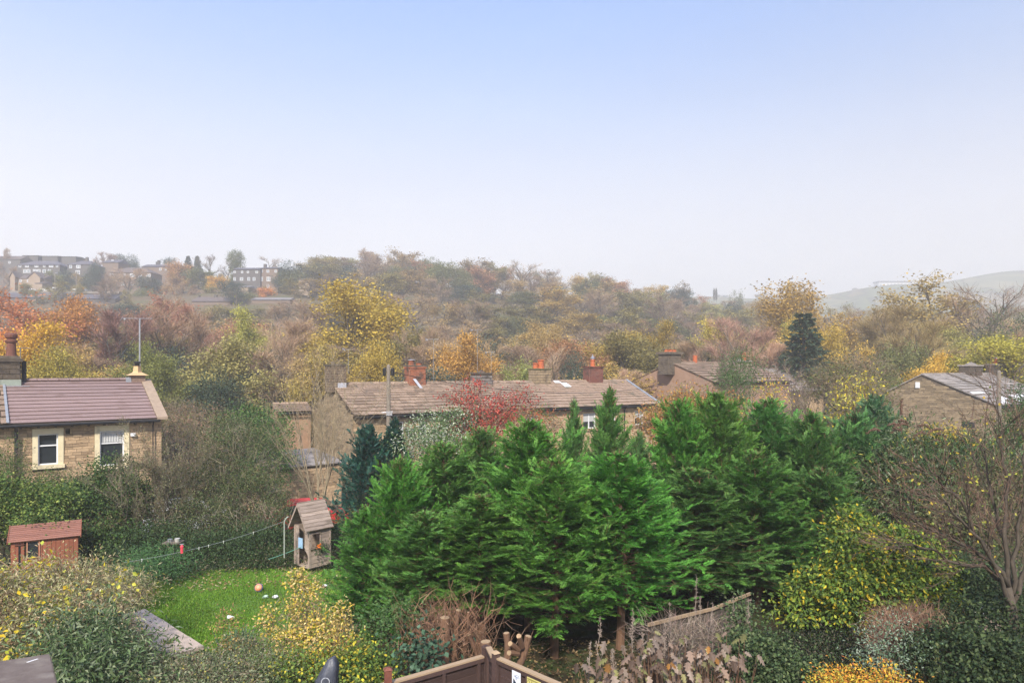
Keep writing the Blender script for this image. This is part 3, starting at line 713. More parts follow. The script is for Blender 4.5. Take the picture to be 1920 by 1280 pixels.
# skyline individuals
SKY = [
 ('thin', 978, 488, 64, 245, TANB, 'tall bare beech with pale stems on the skyline left of the dip'),
 ('thin', 1030, 502, 44, 262, (.22, .17, .15), 'slim twin stemmed bare tree on the skyline in the dip'),
 ('sparse', 755, 463, 90, 262, (.24, .18, .09), 'highest brown crowned tree on top of the wooded hill'),
 ('bare', 690, 466, 60, 268, MAUVE, 'bare tree on the hilltop left of the highest brown crown'),
 ('ever', 445, 470, 42, 262, (.09, .11, .05), 'dark green tree with a golden side above the grey stone block'),
 ('thin', 392, 476, 46, 268, (.16, .13, .12), 'leafless tree on the skyline left of the dark green tree'),
 ('thin', 425, 484, 38, 266, (.16, .13, .12), 'smaller leafless tree beside the dark green skyline tree'),
 ('thin', 508, 480, 42, 274, (.2, .16, .14), 'round leafless tree behind the grey stone block roof'),
 ('spruce', 353, 480, 22, 268, BLG, 'left pointed conifer of the skyline pair above the terraces'),
 ('spruce', 370, 480, 22, 270, BLG, 'right pointed conifer of the skyline pair above the terraces'),
 ('bare', 188, 470, 52, 268, (.22, .16, .15), 'mauve bare tree on the skyline right of the hipped house'),
 ('ever', 218, 474, 30, 274, BLG, 'first blue green tree on the skyline right of the mauve tree'),
 ('ever', 248, 476, 34, 276, BLG, 'second blue green tree on the skyline above the big stone block'),
 ('ever', 312, 482, 26, 274, BLG, 'small round evergreen on the skyline above the left terrace'),
 ('bare', 2, 462, 26, 262, MAUVE, 'bare tree on the skyline at the far left edge'),
 ('ever', 176, 492, 40, 222, BLG, 'tall dark evergreen right of the hipped house'),
 ('leafy', 335, 486, 54, 232, (.30, .18, .08), 'orange brown tree right of the hillside terrace'),
 ('leafy', 372, 500, 60, 228, OLG, 'round olive tree left of the grey stone block'),
 ('leafy', 410, 514, 44, 226, (.36, .24, .06), 'golden tree just left of the grey stone block'),
 ('leafy', 100, 508, 40, 228, OLG, 'olive tree in front of the long dark hillside house'),
 ('ever', 128, 503, 34, 230, BLG, 'dark bush before the hipped hillside house'),
 ('bare', 20, 498, 44, 246, PINKB, 'pinkish bare tree over the flat topped roof'),
 ('leafy', 150, 512, 36, 224, (.24, .19, .08), 'golden bush below the hipped hillside house'),
 ('bare', 240, 500, 60, 226, PINKB, 'pinkish bare tree in front of the brown stone block'),
 ('bare', 205, 508, 44, 222, MAUVE, 'mauve bare tree left of the brown stone block'),
 ('ever', 285, 520, 54, 222, BLG, 'blue green tree hiding the corner of the brown stone block'),
 ('ever', 262, 540, 44, 212, OLG, 'dull green tree below the brown stone block'),
 ('leafy', 320, 512, 44, 218, (.22, .15, .08), 'russet tree right of the brown stone block'),
 ('bare', 350, 530, 50, 212, PINKB, 'bare tree above the low long house'),
 ('leafy', 395, 534, 40, 212, OLIVE, 'olive tree above the mid roof chimney'),
 ('thin', 218, 515, 22, 214, TANB, 'pale stemmed tree beside the end of the long slate roof'),
 ('leafy', 470, 545, 44, 206, OLG, 'green tree below the grey stone block'),
 ('ever', 548, 490, 66, 236, BLG, 'big blue green ivy clad tree right of the stone block'),
 ('leafy', 500, 535, 36, 210, (.42, .2, .07), 'orange bush below the stone block'),
 ('sparse', 1265, 528, 66, 262, (.17, .14, .10), 'rounded dark bare tree at the right end of the wooded crest'),
 ('ever', 1385, 544, 34, 340, OLG, 'round green tree on the horizon in the gap'),
 ('ever', 1305, 560, 14, 250, DKG, 'little dark conifer below the right end of the crest'),
 ('leafy', 620, 480, 80, 258, (.22, .18, .07), 'olive crowned tree on the left shoulder of the wooded hill'),
 ('leafy', 900, 484, 70, 258, (.22, .17, .08), 'brown olive crowned tree left of the tall bare beech'),
]
for k_, px_, tp_, w_, d_, c_, lab_ in SKY:
    tree(k_, px_, tp_, w_, d_, c_, lab_, minh=9 if w_ > 30 else 5)

# the rest of the wood in rows: every crown is its own object
SKYLINE = [(-300, 500), (0, 500), (170, 500), (330, 505), (520, 492), (600, 478), (740, 470), (820, 480), (850, 492), (880, 484), (960, 505), (1060, 510), (1130, 512), (1210, 530), (1290, 548), (1330, 556), (1440, 555), (1600, 570), (1700, 565), (1920, 560), (2300, 560)]
LM = [(60, 'at the left edge'), (150, 'above the tiled roof'), (240, 'left of the roof aerial'), (330, 'right of the roof aerial'), (430, 'above the olive bush'), (540, 'left of the sycamore'),
      (650, 'near the sycamore'), (750, 'above the telegraph pole'), (830, 'above the brick chimney'), (940, 'above the grey chimney'), (1050, 'above the twin orange pots'), (1150, 'above the red chimney'),
      (1260, 'above the rendered gable'), (1400, 'right of the rendered gable'), (1500, 'left of the spruce'), (1600, 'right of the spruce'), (1720, 'left of the skyline oak'), (1850, 'under the skyline oak'), (9999, 'at the right edge')]
def where(px, d):
    a = 'on the crest' if d > 230 else 'below the crest' if d > 190 else 'on the mid slope' if d > 118 else 'at the slope foot' if d > 84 else 'on the valley floor'
    return a + ' ' + next(t for x, t in LM if px < x)
ROWS = [(66, 672, .62), (79, 640, .58), (94, 618, .56), (114, 600, .55), (138, 585, .55), (170, 560, .55), (205, 535, .55), (240, 0, .55), (278, -1, .52)]
KIND_W = {'far': (['bare', 'thin', 'sparse', 'leafy', 'ever'], [.22, .04, .30, .30, .14]), 'mid': (['bare', 'thin', 'sparse', 'leafy', 'ever'], [.34, .06, .24, .26, .10])}
CN = {'bare': ([(BR, 'grey brown bare tree'), (MAUVE, 'mauve twigged bare tree'), (PINKB, 'pinkish bare tree'), (TANB, 'pale tan bare tree')], [.4, .25, .2, .15]),
      'thin': ([(BR, 'thin grey leafless tree'), (TANB, 'thin pale leafless tree')], [.6, .4]),
      'sparse': ([((.25, .19, .09), 'half bare brown leaved tree'), (OLIVE, 'half bare olive leaved tree'), ((.26, .14, .085), 'half bare russet tree')], [.48, .45, .07]),
      'leafy': ([(OLIVE, 'olive leaved tree'), ((.29, .22, .075), 'golden leaved tree'), ((.22, .22, .07), 'yellow green leaved tree'), ((.25, .14, .08), 'russet leaved tree')], [.5, .28, .14, .08]),
      'ever': ([(BLG, 'blue green ivy clad tree'), (OLG, 'dull green evergreen tree')], [.6, .4])}
cnt = 0; ROWT = []
for ri, (d_, ty, ov) in enumerate(ROWS):
    cw = 10.5 if d_ > 100 else 8.5
    wpx = cw / d_ * F; px_ = -180 + (ri % 2) * wpx * .4
    while px_ < 2080:
        q = px_ + TR.normal() * wpx * .12; w_ = wpx * TR.uniform(.9, 1.45); dd = d_ * TR.uniform(.95, 1.05)
        sky_y = np.interp(q, [a for a, b in SKYLINE], [b for a, b in SKYLINE])
        if d_ > 230: top = sky_y + TR.uniform(-3, 12) + (14 if ty == 0 else 0)
        elif d_ > 110: f_ = {114: .12, 138: .30, 170: .52, 205: .76}[d_]; top = (660 * (1 - f_) + sky_y * f_) + TR.uniform(-16, 12)
        else: top = ty + TR.uniform(-18, 22) + (0 if q < 1400 else -5)
        gz = float(ground((q - 960) / F * dd, dd)); hgt = CZ + (HY - top) / F * dd - gz
        skip = q < 545 and d_ > 190 and TR.uniform() < (.62 if d_ > 230 else .3)     # leave the hillside houses in view
        if q > 1330 and d_ > 190 and TR.uniform() < .4: skip = True
        if 1180 < q < 1600 and dd < 84: dd = 84 + TR.uniform(0, 5)
        if q > 1640 and dd < 76: dd = 78 + TR.uniform(0, 5)
        if not skip:
            ks, kw_ = KIND_W['far' if d_ > 150 else 'mid']; k_ = TR.choice(ks, p=kw_)
            cs, cp = CN[k_]; ci = TR.choice(len(cs), p=cp); c_, nm_ = cs[ci]
            if q < 545 and d_ > 190: top = max(top, 512 + (0 if d_ > 230 else 14)); w_ *= .55; hgt = CZ + (HY - top) / F * dd - gz
            lab = nm_ + ' ' + where(q, d_)
            if hgt > 15: pass
            root_ = tree(k_, q, top, w_ * (1 if hgt > 6 else .7), dd, c_, lab, group='woodland trees: ' + nm_ + 's', minh=7 if w_ > 30 else 4); cnt += 1; ROWT.append((lab, q, root_))
        px_ += wpx * ov * TR.uniform(.8, 1.15)
ORD = ('leftmost', 'second from left', 'third from left', 'fourth from left', 'fifth from left', 'sixth from left', 'seventh from left', 'eighth from left')
by = {}
for lab, q, o in ROWT: by.setdefault(lab, []).append((q, o))
for lab, lst in by.items():
    if len(lst) > 1:
        for k, (q, o) in enumerate(sorted(lst, key=lambda r: r[0])):
            s_ = ('left one', 'right one')[k] if len(lst) == 2 else ORD[min(k, 7)]
            o['label'] = lab + ', ' + s_
print('row trees', cnt)
# hedgerow trees on the far hill
fr = R_(5); FARN = {}; FARO = []
for px_, py_, w_ in [(1590, 552, 20), (1578, 556, 14), (1604, 540, 14), (1475, 553, 14), (1450, 552, 22), (1425, 552, 16), (1362, 553, 18), (1345, 552, 12),
                     (1845, 518, 16), (1858, 513, 18), (1872, 512, 22), (1886, 514, 14), (1903, 513, 18), (1918, 511, 20), (1830, 522, 14), (1812, 525, 12)]:
    d_ = 845; x_ = (px_ - 960) / F * d_
    r, hw, tz = arch('ever', 1, False); zt = CZ + (HY - py_) / F * d_; h_ = w_ * .75 * d_ / F; gz = float(ground(x_, d_))
    o = inst('hedgerow_tree', r, None, (x_, d_, min(gz, zt - h_)), ((w_ / 2 * d_ / F) / hw,) * 2 + (max(h_, zt - gz) / tz,), fr.uniform(0, 6), color=(.07, .08, .06))
    lab = 'hazy far tree ' + ('on the right edge hilltop' if px_ > 1800 else 'in the horizon gap' if px_ < 1500 else 'left of the far white building')
    FARN[lab] = FARN.get(lab, 0) + 1; tag(o, lab + ', number ' + str(FARN[lab]), 'tree', lab); FARO.append((px_, lab, o))
for lab in FARN:
    for k, (q, l_, o) in enumerate(sorted([r for r in FARO if r[1] == lab], key=lambda r: r[0])): o['label'] = lab + ', ' + ORD[k]
# ------------------------------------------------------------------ buildings
UB = M().box(-.5, .5, -.5, .5, -.5, .5)
BOXES = {}
def ubox(mat):
    if mat.name not in BOXES: BOXES[mat.name] = UB.mesh('block', mat)
    return BOXES[mat.name]
def block(name, mat, parent, x0, x1, y0, y1, z0, z1, rot=(0, 0, 0)):
    return inst(name, ubox(mat), parent, ((x0 + x1) / 2, (y0 + y1) / 2, (z0 + z1) / 2), (abs(x1 - x0), abs(y1 - y0), abs(z1 - z0)), rot=rot)

def wall_mesh(x0, x1, z0, z1, y0, y1, holes):
    """wall slab in the x-z plane with rectangular openings"""
    xs = sorted({x0, x1, *[h[0] for h in holes], *[h[1] for h in holes]}); zs = sorted({z0, z1, *[h[2] for h in holes], *[h[3] for h in holes]})
    xs = [x for x in xs if x0 <= x <= x1]; zs = [z for z in zs if z0 <= z <= z1]
    m = M()
    for i in range(len(xs) - 1):
        run = None
        for k in range(len(zs) - 1):
            cx, cz = (xs[i] + xs[i + 1]) / 2, (zs[k] + zs[k + 1]) / 2
            if any(h[0] < cx < h[1] and h[2] < cz < h[3] for h in holes):
                if run is not None: m.box(xs[i], xs[i + 1], y0, y1, run, zs[k]); run = None
            elif run is None: run = zs[k]
        if run is not None: m.box(xs[i], xs[i + 1], y0, y1, run, zs[-1])
    return m

def stone_rects(rng, x0, x1, z0, z1, hc, lmin, lmax, holes, top=None):
    """coursed rubble: rectangles (xa, xb, za, zb) clipped by openings; top(x) gives a gable's slope"""
    out = []; z = z0
    while z < z1 - .03:
        h = hc * rng.uniform(.75, 1.25); zb = min(z + h, z1); x = x0 - rng.uniform(0, lmax * .5)
        while x < x1:
            l = rng.uniform(lmin, lmax); a, b = max(x, x0), min(x + l, x1); x += l
            if b - a < .04: continue
            if top is not None:
                if zb > top((a + b) / 2) - .02 or zb > top(a) + .05 or zb > top(b) + .05: continue
            segs = [(a, b)]
            for hx0, hx1, hz0, hz1 in holes:
                if zb <= hz0 + .02 or z >= hz1 - .02: continue
                segs = [s for u, v in segs for s in ((u, min(v, hx0)), (max(u, hx1), v)) if s[1] - s[0] > .05]
            out += [(u, v, z, zb) for u, v in segs]
        z = zb
    return out

def lay_stones(rng, rects, parent, mat, proud=.03, limit=300, key=None, y=0., name='stone', gap=.012, axis='y', stuffname='stone_infill'):
    rects = sorted(rects, key=key or (lambda r: -(r[3])))
    for r in rects[:limit]:
        p = proud * rng.uniform(.5, 1.3)
        if axis == 'y': block(name, mat, parent, r[0] + gap / 2, r[1] - gap / 2, y - p, y + .05, r[2] + gap / 2, r[3] - gap / 2)
        else: block(name, mat, parent, y - p, y + .05, r[0] + gap / 2, r[1] - gap / 2, r[2] + gap / 2, r[3] - gap / 2)
    rest = rects[limit:]
    if rest:
        m = M()
        for r in rest:
            p = proud * rng.uniform(.5, 1.3)
            if axis == 'y': m.box(r[0] + gap / 2, r[1] - gap / 2, y - p, y + .05, r[2] + gap / 2, r[3] - gap / 2)
            else: m.box(y - p, y + .05, r[0] + gap / 2, r[1] - gap / 2, r[2] + gap / 2, r[3] - gap / 2)
        m.build(stuffname, mat, parent, kind='stuff')

def roof_slates(rng, parent, x0, x1, ye, ze, yr, zr, courses, lmin, lmax, mat, limit, thick=.035, name='slate', lift=.06, key=None, jag=.012):
    """courses of stone slates from the eave (ye, ze) to the ridge (yr, zr); big below, small above"""
    L = hypot(yr - ye, zr - ze); dy, dz = (yr - ye) / L, (zr - ze) / L; ang = atan2(zr - ze, yr - ye)
    ws = np.linspace(1.35, .65, courses); ws = ws / ws.sum() * L; s0 = 0; out = []
    for c in range(courses):
        h = ws[c]; x = x0 - rng.uniform(0, lmax * .6)
        while x < x1:
            l = rng.uniform(lmin, lmax); a, b = max(x, x0), min(x + l, x1); x += l
            if b - a > .05: out.append((a, b, s0 - .03 + rng.normal() * jag, s0 + h + .04, c))
        s0 += h
    out.sort(key=key or (lambda r: r[0]))
    mm = M()
    for i, (a, b, sa, sb, c) in enumerate(out):
        sm = (sa + sb) / 2; cyy, czz = ye + dy * sm, ze + dz * sm
        tilt = ang - .13 + rng.normal() * .014; up = lift + rng.uniform(0, .014)
        cc = (cyy - dz * up, czz + dy * up); th = thick * rng.uniform(.8, 1.3)
        if i < limit:
            inst(name, ubox(mat), parent, ((a + b) / 2, cc[0], cc[1]), (b - a - .03, sb - sa, th), rot=(tilt, rng.normal() * .006, 0))
        else:
            ca, sn = cos(tilt), sin(tilt); v = []
            for px_ in (a + .006, b - .006):
                for q in (-(sb - sa) / 2, (sb - sa) / 2):
                    for r in (-th / 2, th / 2): v.append((px_, cc[0] + q * ca - r * sn, cc[1] + q * sn + r * ca))
            mm.add(v, [(0, 1, 3, 2), (4, 6, 7, 5), (0, 4, 5, 1), (2, 3, 7, 6), (0, 2, 6, 4), (1, 5, 7, 3)])
    if mm.n: mm.build(name + '_infill', mat, parent, kind='stuff')

def deck(parent, x0, x1, D, ze, zr, yr, mat, ye=0., over=.0, name='roof_deck'):
    """solid roof under the slates, both slopes"""
    m = M(); t = .05
    m.add([(x0, ye, ze), (x1, ye, ze), (x1, yr, zr), (x0, yr, zr), (x0, D, ze), (x1, D, ze),
           (x0, ye, ze - t), (x1, ye, ze - t), (x1, D, ze - t), (x0, D, ze - t)],
          [(0, 1, 2, 3), (3, 2, 5, 4), (6, 9, 8, 7), (0, 6, 7, 1), (5, 8, 9, 4)])
    m.add([(x0, ye, ze), (x0, yr, zr), (x0, D, ze)], [(0, 1, 2)]); m.add([(x1, ye, ze), (x1, yr, zr), (x1, D, ze)], [(2, 1, 0)])
    return m.build(name, mat, parent)

def window(parent, x0, x1, z0, z1, y=0., surround=None, sw=.16, bars=((.5, 'h'),), glass=None, frame=None, depth=.10, fw=.055, sill=True, curtain=0):
    """opening x0..x1, z0..z1 in a wall whose face is at y (looking towards -y)"""
    g = glass or GLASS; fr = frame or WHITE
    w = M()
    for a, b, c, d_ in ((x0, x0 + fw, z0, z1), (x1 - fw, x1, z0, z1), (x0 + fw, x1 - fw, z0, z0 + fw), (x0 + fw, x1 - fw, z1 - fw, z1)): w.box(a, b, y + depth - .05, y + depth + .02, c, d_)
    for t, o in bars:
        if o == 'h': zz = z0 + (z1 - z0) * t; w.box(x0 + fw, x1 - fw, y + depth - .047, y + depth + .017, zz - fw / 2, zz + fw / 2)
        else: xx = x0 + (x1 - x0) * t; w.box(xx - fw / 2, xx + fw / 2, y + depth - .044, y + depth + .014, z0 + fw, z1 - fw)
    wo = w.build('window', fr, parent)
    M().box(x0 + .01, x1 - .01, y + depth + .02, y + depth + .035, z0 + .01, z1 - .01).build('pane', g, wo)
    if curtain:
        m = M(); xs = np.linspace(x0 + fw, x1 - fw, 40); yy = y + depth - .0 + .012 * np.sin(xs * 60) - .01
        zt = z0 + (z1 - z0) * (1 - curtain)
        v = [(x, q, z) for x, q in zip(xs, yy) for z in (zt, z1 - fw)]
        m.add(v, [(2 * i, 2 * i + 2, 2 * i + 3, 2 * i + 1) for i in range(39)]); m.build('curtain', CURTAIN, wo)
    if surround is not None:
        m = M(); p = .035
        m.box(x0 - sw, x0, y - p, y + .06, z0, z1 + sw * 1.2); m.box(x1, x1 + sw, y - p, y + .06, z0, z1 + sw * 1.2)
        m.box(x0, x1, y - p - .002, y + .06, z1, z1 + sw * 1.2)
        m.build('surround', surround, wo)
    if sill: M().box(x0 - sw - .04, x1 + sw + .04, y - .09, y + .06, z0 - .16, z0).build('sill', surround or STONE, wo)
    return wo

def bricks(name, parent, x0, x1, y0, y1, z0, z1, mat, core, lb=.22, hb=.075, proud=.012, rng=None, gap=.02):
    if lb < .3: core = PALEM; lb = .24; hb = .09
    else: gap = .035; proud = .035
    """a stack: mortar core + brick courses on all four faces (joined, real relief)"""
    rng = rng or R_(3)
    o = M().box(x0, x1, y0, y1, z0, z1).build(name, core, parent)
    m = M(); z = z0; k = 0
    while z < z1 - hb * .5:
        zb = min(z + hb, z1)
        for (a0, a1, fix, sgn, ax) in ((x0, x1, y0, -1, 0), (x0, x1, y1, 1, 0), (y0, y1, x0, -1, 1), (y0, y1, x1, 1, 1)):
            a = a0 - (lb / 2 if k % 2 else 0)
            while a < a1 - .01:
                u, v = max(a, a0) + gap / 2, min(a + lb, a1) - gap / 2; a += lb
                if v - u < .02: continue
                p = proud * rng.uniform(.4, 1.4); lo, hi = (fix - p, fix + .01) if sgn < 0 else (fix - .01, fix + p)
                t = rng.uniform(.7, 1.25)
                if ax == 0: m.box(u, v, lo, hi, z + gap / 2, zb - gap / 2)
                else: m.box(lo, hi, u, v, z + gap / 2, zb - gap / 2)
        z = zb; k += 1
    m.build('brick_courses' if lb < .3 else 'stone_courses', mat, o, kind='stuff')
    return o

def pot(parent, x, y, z, h, r, mat=None, kind='round'):
    m = M()
    if kind == 'round': m.lathe((x, y, z), [(r * 1.05, 0), (r * .95, h * .15), (r * .85, h * .8), (r * 1.05, h * .86), (r * 1.05, h * .95), (r * .85, h), (r * .6, h), (r * .6, h * .9)], 14)
    elif kind == 'louvre': m.lathe((x, y, z), [(r * 1.1, 0), (r, h * .1), (r * .85, h * .55), (r * 1.15, h * .6), (r * 1.2, h * .68), (r * .8, h * .72), (r * 1.15, h * .8), (r * 1.2, h * .9), (r * .9, h * .97), (r * .4, h)], 14)
    elif kind == 'square': m.lathe((x, y, z), [(r * 1.5, 0), (r * 1.15, h * .25), (r, h * .9), (r * 1.15, h)], 4)
    return m.build('chimney_pot', mat or TERRA, parent, smooth=False)

PALEM = pmat('pale_mortar', (.34, .27, .21), (.24, .19, .15), 8, 1)
PLEAD = pmat('pale_lead', (.46, .47, .52), (.36, .37, .42), 6, .7)
def frame_house(name, A, B, zg, label, cat='house'):
    """origin at A on the ground, x axis towards B"""
    ang = atan2(B[1] - A[1], B[0] - A[0])
    return thing(name, (A[0], A[1], zg), label, cat, None, ang), hypot(B[0] - A[0], B[1] - A[1])

def loc(A, B, px, py=None, y=0.):
    """distance along A-B at which the wall face (offset y) is seen at pixel column px, and the world depth there"""
    u = np.array([B[0] - A[0], B[1] - A[1]]); u = u / np.linalg.norm(u); n = np.array([-u[1], u[0]])
    a = np.array(A[:2]) + n * y; t = (px - 960) / F
    s = (t * a[1] - a[0]) / (u[0] - t * u[1]); d = a[1] + s * u[1]
    return (s, d) if py is None else (s, d, CZ + (HY - py) / F * d)

# ---- cottage with the brown tiled roof (left)
def left_cottage():
    rng = R_(11)
    A = np.array([-21.5, 29.]); B = np.array([-16.45, 33.]); u = (B - A) / np.linalg.norm(B - A); A2 = A - u * 4.5
    zg = CZ - 7.2; h, L = frame_house('stone_cottage', A2, B, zg, 'buff stone cottage with a brown tiled roof and two cream framed windows')
    L_ = lambda px, py, y=0.: (lambda s, d, z: (s, z - zg))(*loc(A2, B, px, py, y))
    ze = 7.2 - 2.28; zr = 7.2 - .53; D = 7.8; yr = D / 2; w0 = .28
    # openings
    def opening(p0, p1, y0_, y1_):
        a, z1 = L_(p0, y0_, w0); b, _ = L_(p1, y0_, w0); _, z0 = L_((p0 + p1) / 2, y1_, w0); return (a, b, z0, z1)
    W1 = opening(71, 109, 814, 871); W2 = opening(187, 233, 808, 872)
    V1 = opening(123, 131, 806, 813)
    holes = [W1, W2, V1]
    wm = wall_mesh(0, L - .15, 0, ze - .02, w0 + .03, w0 + .33, holes); fw = wm.build('front_wall', MORTAR, h)
    M().box(V1[0], V1[1], w0 + .2, w0 + .25, V1[2], V1[3]).build('vent', BLACK, h)
    grow = [(W1[0] - .2, W1[1] + .2, W1[2] - .18, W1[3] + .2), (W2[0] - .2, W2[1] + .2, W2[2] - .18, W2[3] + .2), V1]
    rects = stone_rects(rng, 0, L - .15, 0, ze - .12, .135, .25, .62, grow)
    xm = L_(0, 850)[0] - .3
    lay_stones(rng, [r for r in rects if r[1] > xm], fw, STONE, .035, 300, y=w0 + .03)
    m = M()
    for r in rects:
        if r[1] <= xm: m.box(r[0], r[1] - .012, w0, w0 + .06, r[2], r[3] - .012)
    m.build('stone_infill', STONE, fw, kind='stuff')
    # end gable with stone coping
    g = M(); x = L - .15
    g.add([(x, w0 + .03, 0), (x, D - .3, 0), (x, D - .3, ze), (x, yr, zr), (x, w0 + .03, ze), (x - .3, w0 + .03, 0), (x - .3, D - .3, 0), (x - .3, D - .3, ze), (x - .3, yr, zr), (x - .3, w0 + .03, ze)],
          [(0, 1, 2, 3, 4), (9, 8, 7, 6, 5)]); g.build('gable_wall', STONE, h)
    for sgn in (0, 1):
        y0_, y1_ = (-.05, yr) if sgn == 0 else (D + .05, yr); z0_ = ze - .02
        v = [(L - .40, y0_, z0_), (L + .06, y0_, z0_), (L + .06, y1_, zr), (L - .40, y1_, zr)]; v += [(a, b, c + .12) for a, b, c in v]
        M().hexa(v).build('coping', pmat('coping_stone', (.38, .285, .205), (.27, .20, .145), 6, .9, .2), h)
    xb = L_(20, 790)[0] - .1
    deck(h, 0, L - .4, D, ze, zr, yr, MORTAR, name='roof_deck')
    # brown tile courses, each a row of interlocking tiles
    n = 12; Ls = hypot(yr, zr - ze); dy, dz = yr / Ls, (zr - ze) / Ls; ang = atan2(zr - ze, yr)
    xb2 = lambda t: xb + .02
    for c in range(n):
        s0 = Ls * c / n; s1 = Ls * (c + 1) / n + .05; m = M(); lo, hi = .085, .04; v = []
        for q, up in ((s0, lo), (s1, hi)):
            for xx in ((xb, L - .42) if q == s0 else (L - .42, xb)): v.append((xx, dy * q - dz * (up - .02), ze + dz * q + dy * (up - .02)))
        m.hexa(v + [(a_, b_ - dz * .022, c_ + dy * .022) for a_, b_, c_ in v])
        m.build('tile_course', TILE, h)
    for k in range(13):
        x0_ = xb + (L - .5 - xb) * k / 13; x1_ = xb + (L - .5 - xb) * (k + 1) / 13 - .015
        m = M(); a = np.linspace(-1.2, 1.2, 6); v = [(xx, yr + .17 * sin(t) , zr + .03 + .15 * cos(t)) for xx in (x0_, x1_) for t in a] + [(xx, yr + .13 * sin(t), zr + .0 + .1 * cos(t)) for xx in (x0_, x1_) for t in a]
        f = [(i, i + 1, i + 7, i + 6) for i in range(5)] + [(0, 6, 18, 12), (5, 17, 23, 11)] + [(i, 12 + i, 13 + i, i + 1) for i in range(5)] + [(6 + i, 7 + i, 19 + i, 18 + i) for i in range(5)]
        m.add(v, f); m.build('ridge_tile', TILE, h)
    # the neighbour's older stone slates at the left
    roof_slates(rng, h, xb - 3.2, xb - .02, -.05, ze, yr, zr, 9, .35, .7, SLATE, 60, name='stone_slate', key=lambda r: -r[0])
    M().box(xb - .03, xb + .03, -.06, -.05, 0, .01)
    v = [(xb - .05, -.08, ze + .09), (xb + .05, -.08, ze + .09), (xb + .05, yr, zr + .09), (xb - .05, yr, zr + .09)]
    M().hexa(v + [(a, b, c + .04) for a, b, c in v]).build('verge_trim', LEAD, h)
    # gutter on brackets, fascia, downpipes
    m = M(); m.tube([(0, -.1, ze - .06), (L - .3, -.1, ze - .06)], .062, 8); m.build('gutter', BLACK, h)
    m = M(); m.box(0, L - .3, .02, .28, ze - .13, ze - .04); m.build('fascia', BLACK, h)
    m = M(); x = .3
    while x < L - .4: m.box(x, x + .07, -.02, w0, ze - .19, ze - .13); x += .62
    m.build('gutter_bracket', STONE_D, h, kind='stuff')
    for px_ in (30.5,):
        s = L_(px_, 850)[0]; M().tube([(s, -.1, ze - .08), (s, .12, ze - .3), (s, .14, .1)], .065, 8).build('downpipe', BLACK, h)
    s = L_(288, 850)[0]; M().tube([(s, -.1, ze - .08), (s, .14, ze - .3), (s, .14, .1)], .03, 6).build('downpipe', BLACK, h)
    window(h, *W1, y=w0, surround=CREAM, sw=.2, bars=((.62, 'h'),))
    window(h, *W2, y=w0, surround=CREAM, sw=.2, bars=((.64, 'h'),), curtain=.33)
    # back wall so the house is closed
    M().box(0, L - .2, D - .35, D - .3, 0, ze).build('back_wall', STONE, h)
    # right end stack
    s, z1 = L_(261, 706, yr); cx = L - .55
    o = bricks('chimney', h, cx - .32, cx + .32, yr - .28, yr + .28, zr - .4, zr + .3, pmat('flecked_brick', (.27, .17, .12), (.16, .11, .09), 8, .9, .2), MORTAR, rng=rng)
    M().hexa([(cx - .46, yr - .42, zr + .3), (cx + .46, yr - .42, zr + .3), (cx + .46, yr + .42, zr + .3), (cx - .46, yr + .42, zr + .3), (cx - .2, yr - .2, zr + .44), (cx + .2, yr - .2, zr + .44), (cx + .2, yr + .2, zr + .44), (cx - .2, yr + .2, zr + .44)]).build('chimney_cap', BUFF, o)
    pot(o, cx, yr, zr + .42, .36, .17, BUFF, 'square')
    M().lathe((cx, yr, zr + .78), [(.12, 0), (.12, .14), (.17, .15), (.17, .22), (.05, .24)], 12).build('cowl', BLACK, o)
    M().box(cx - .55, cx - .33, yr - .3, yr + .1, zr - .14, zr + .2).build('lead_flashing', LEAD, o)
    # left stack with a tall pot and flue
    s0 = L_(2, 700, yr)[0]; s1 = L_(37, 700, yr)[0]
    o = bricks('chimney', h, s0 - .2, s1, yr - .45, yr + .45, zr - .5, zr + .95, STONE_D, MORTAR, .5, .22, .02, rng)
    M().box(s0 - .32, s1 + .1, yr - .55, yr + .55, zr + .95, zr + 1.1).build('chimney_cap', STONE_D, o)
    M().box(s0 - .2, s1 + .0, yr - .5, yr + .5, zr + 1.1, zr + 1.22).build('chimney_crown', STONE_D, o)
    M().box(s0 - .05, s1 + .03, yr - .5, yr - .46, zr - .2, zr + .12).build('lead_flashing', pmat('green_grey_flashing', (.3, .34, .28), (.24, .27, .23), 5, .6), o)
    M().box(s0 - .3, s1 + .35, yr - .62, yr - .45, zr - .28, zr - .16).build('apron_flashing', LEAD, o)
    pot(o, (s0 + s1) / 2 + .03, yr, zr + 1.2, 1.12, .21, pmat('brick_red_pot', (.19, .075, .05), (.11, .05, .04), 7, .85), 'louvre')
    M().tube([(s1 + .16, yr - .1, zr - .1), (s1 + .16, yr - .1, zr + 1.0)], .1, 10).build('flue_pipe', BLACK, o)
    # burglar light / camera by the second window
    s, z = L_(251, 815, 0); M().box(s - .1, s + .1, w0 - .12, w0, z - .07, z + .07).build('wall_light', WHITE, h)
    return h
left_cottage()

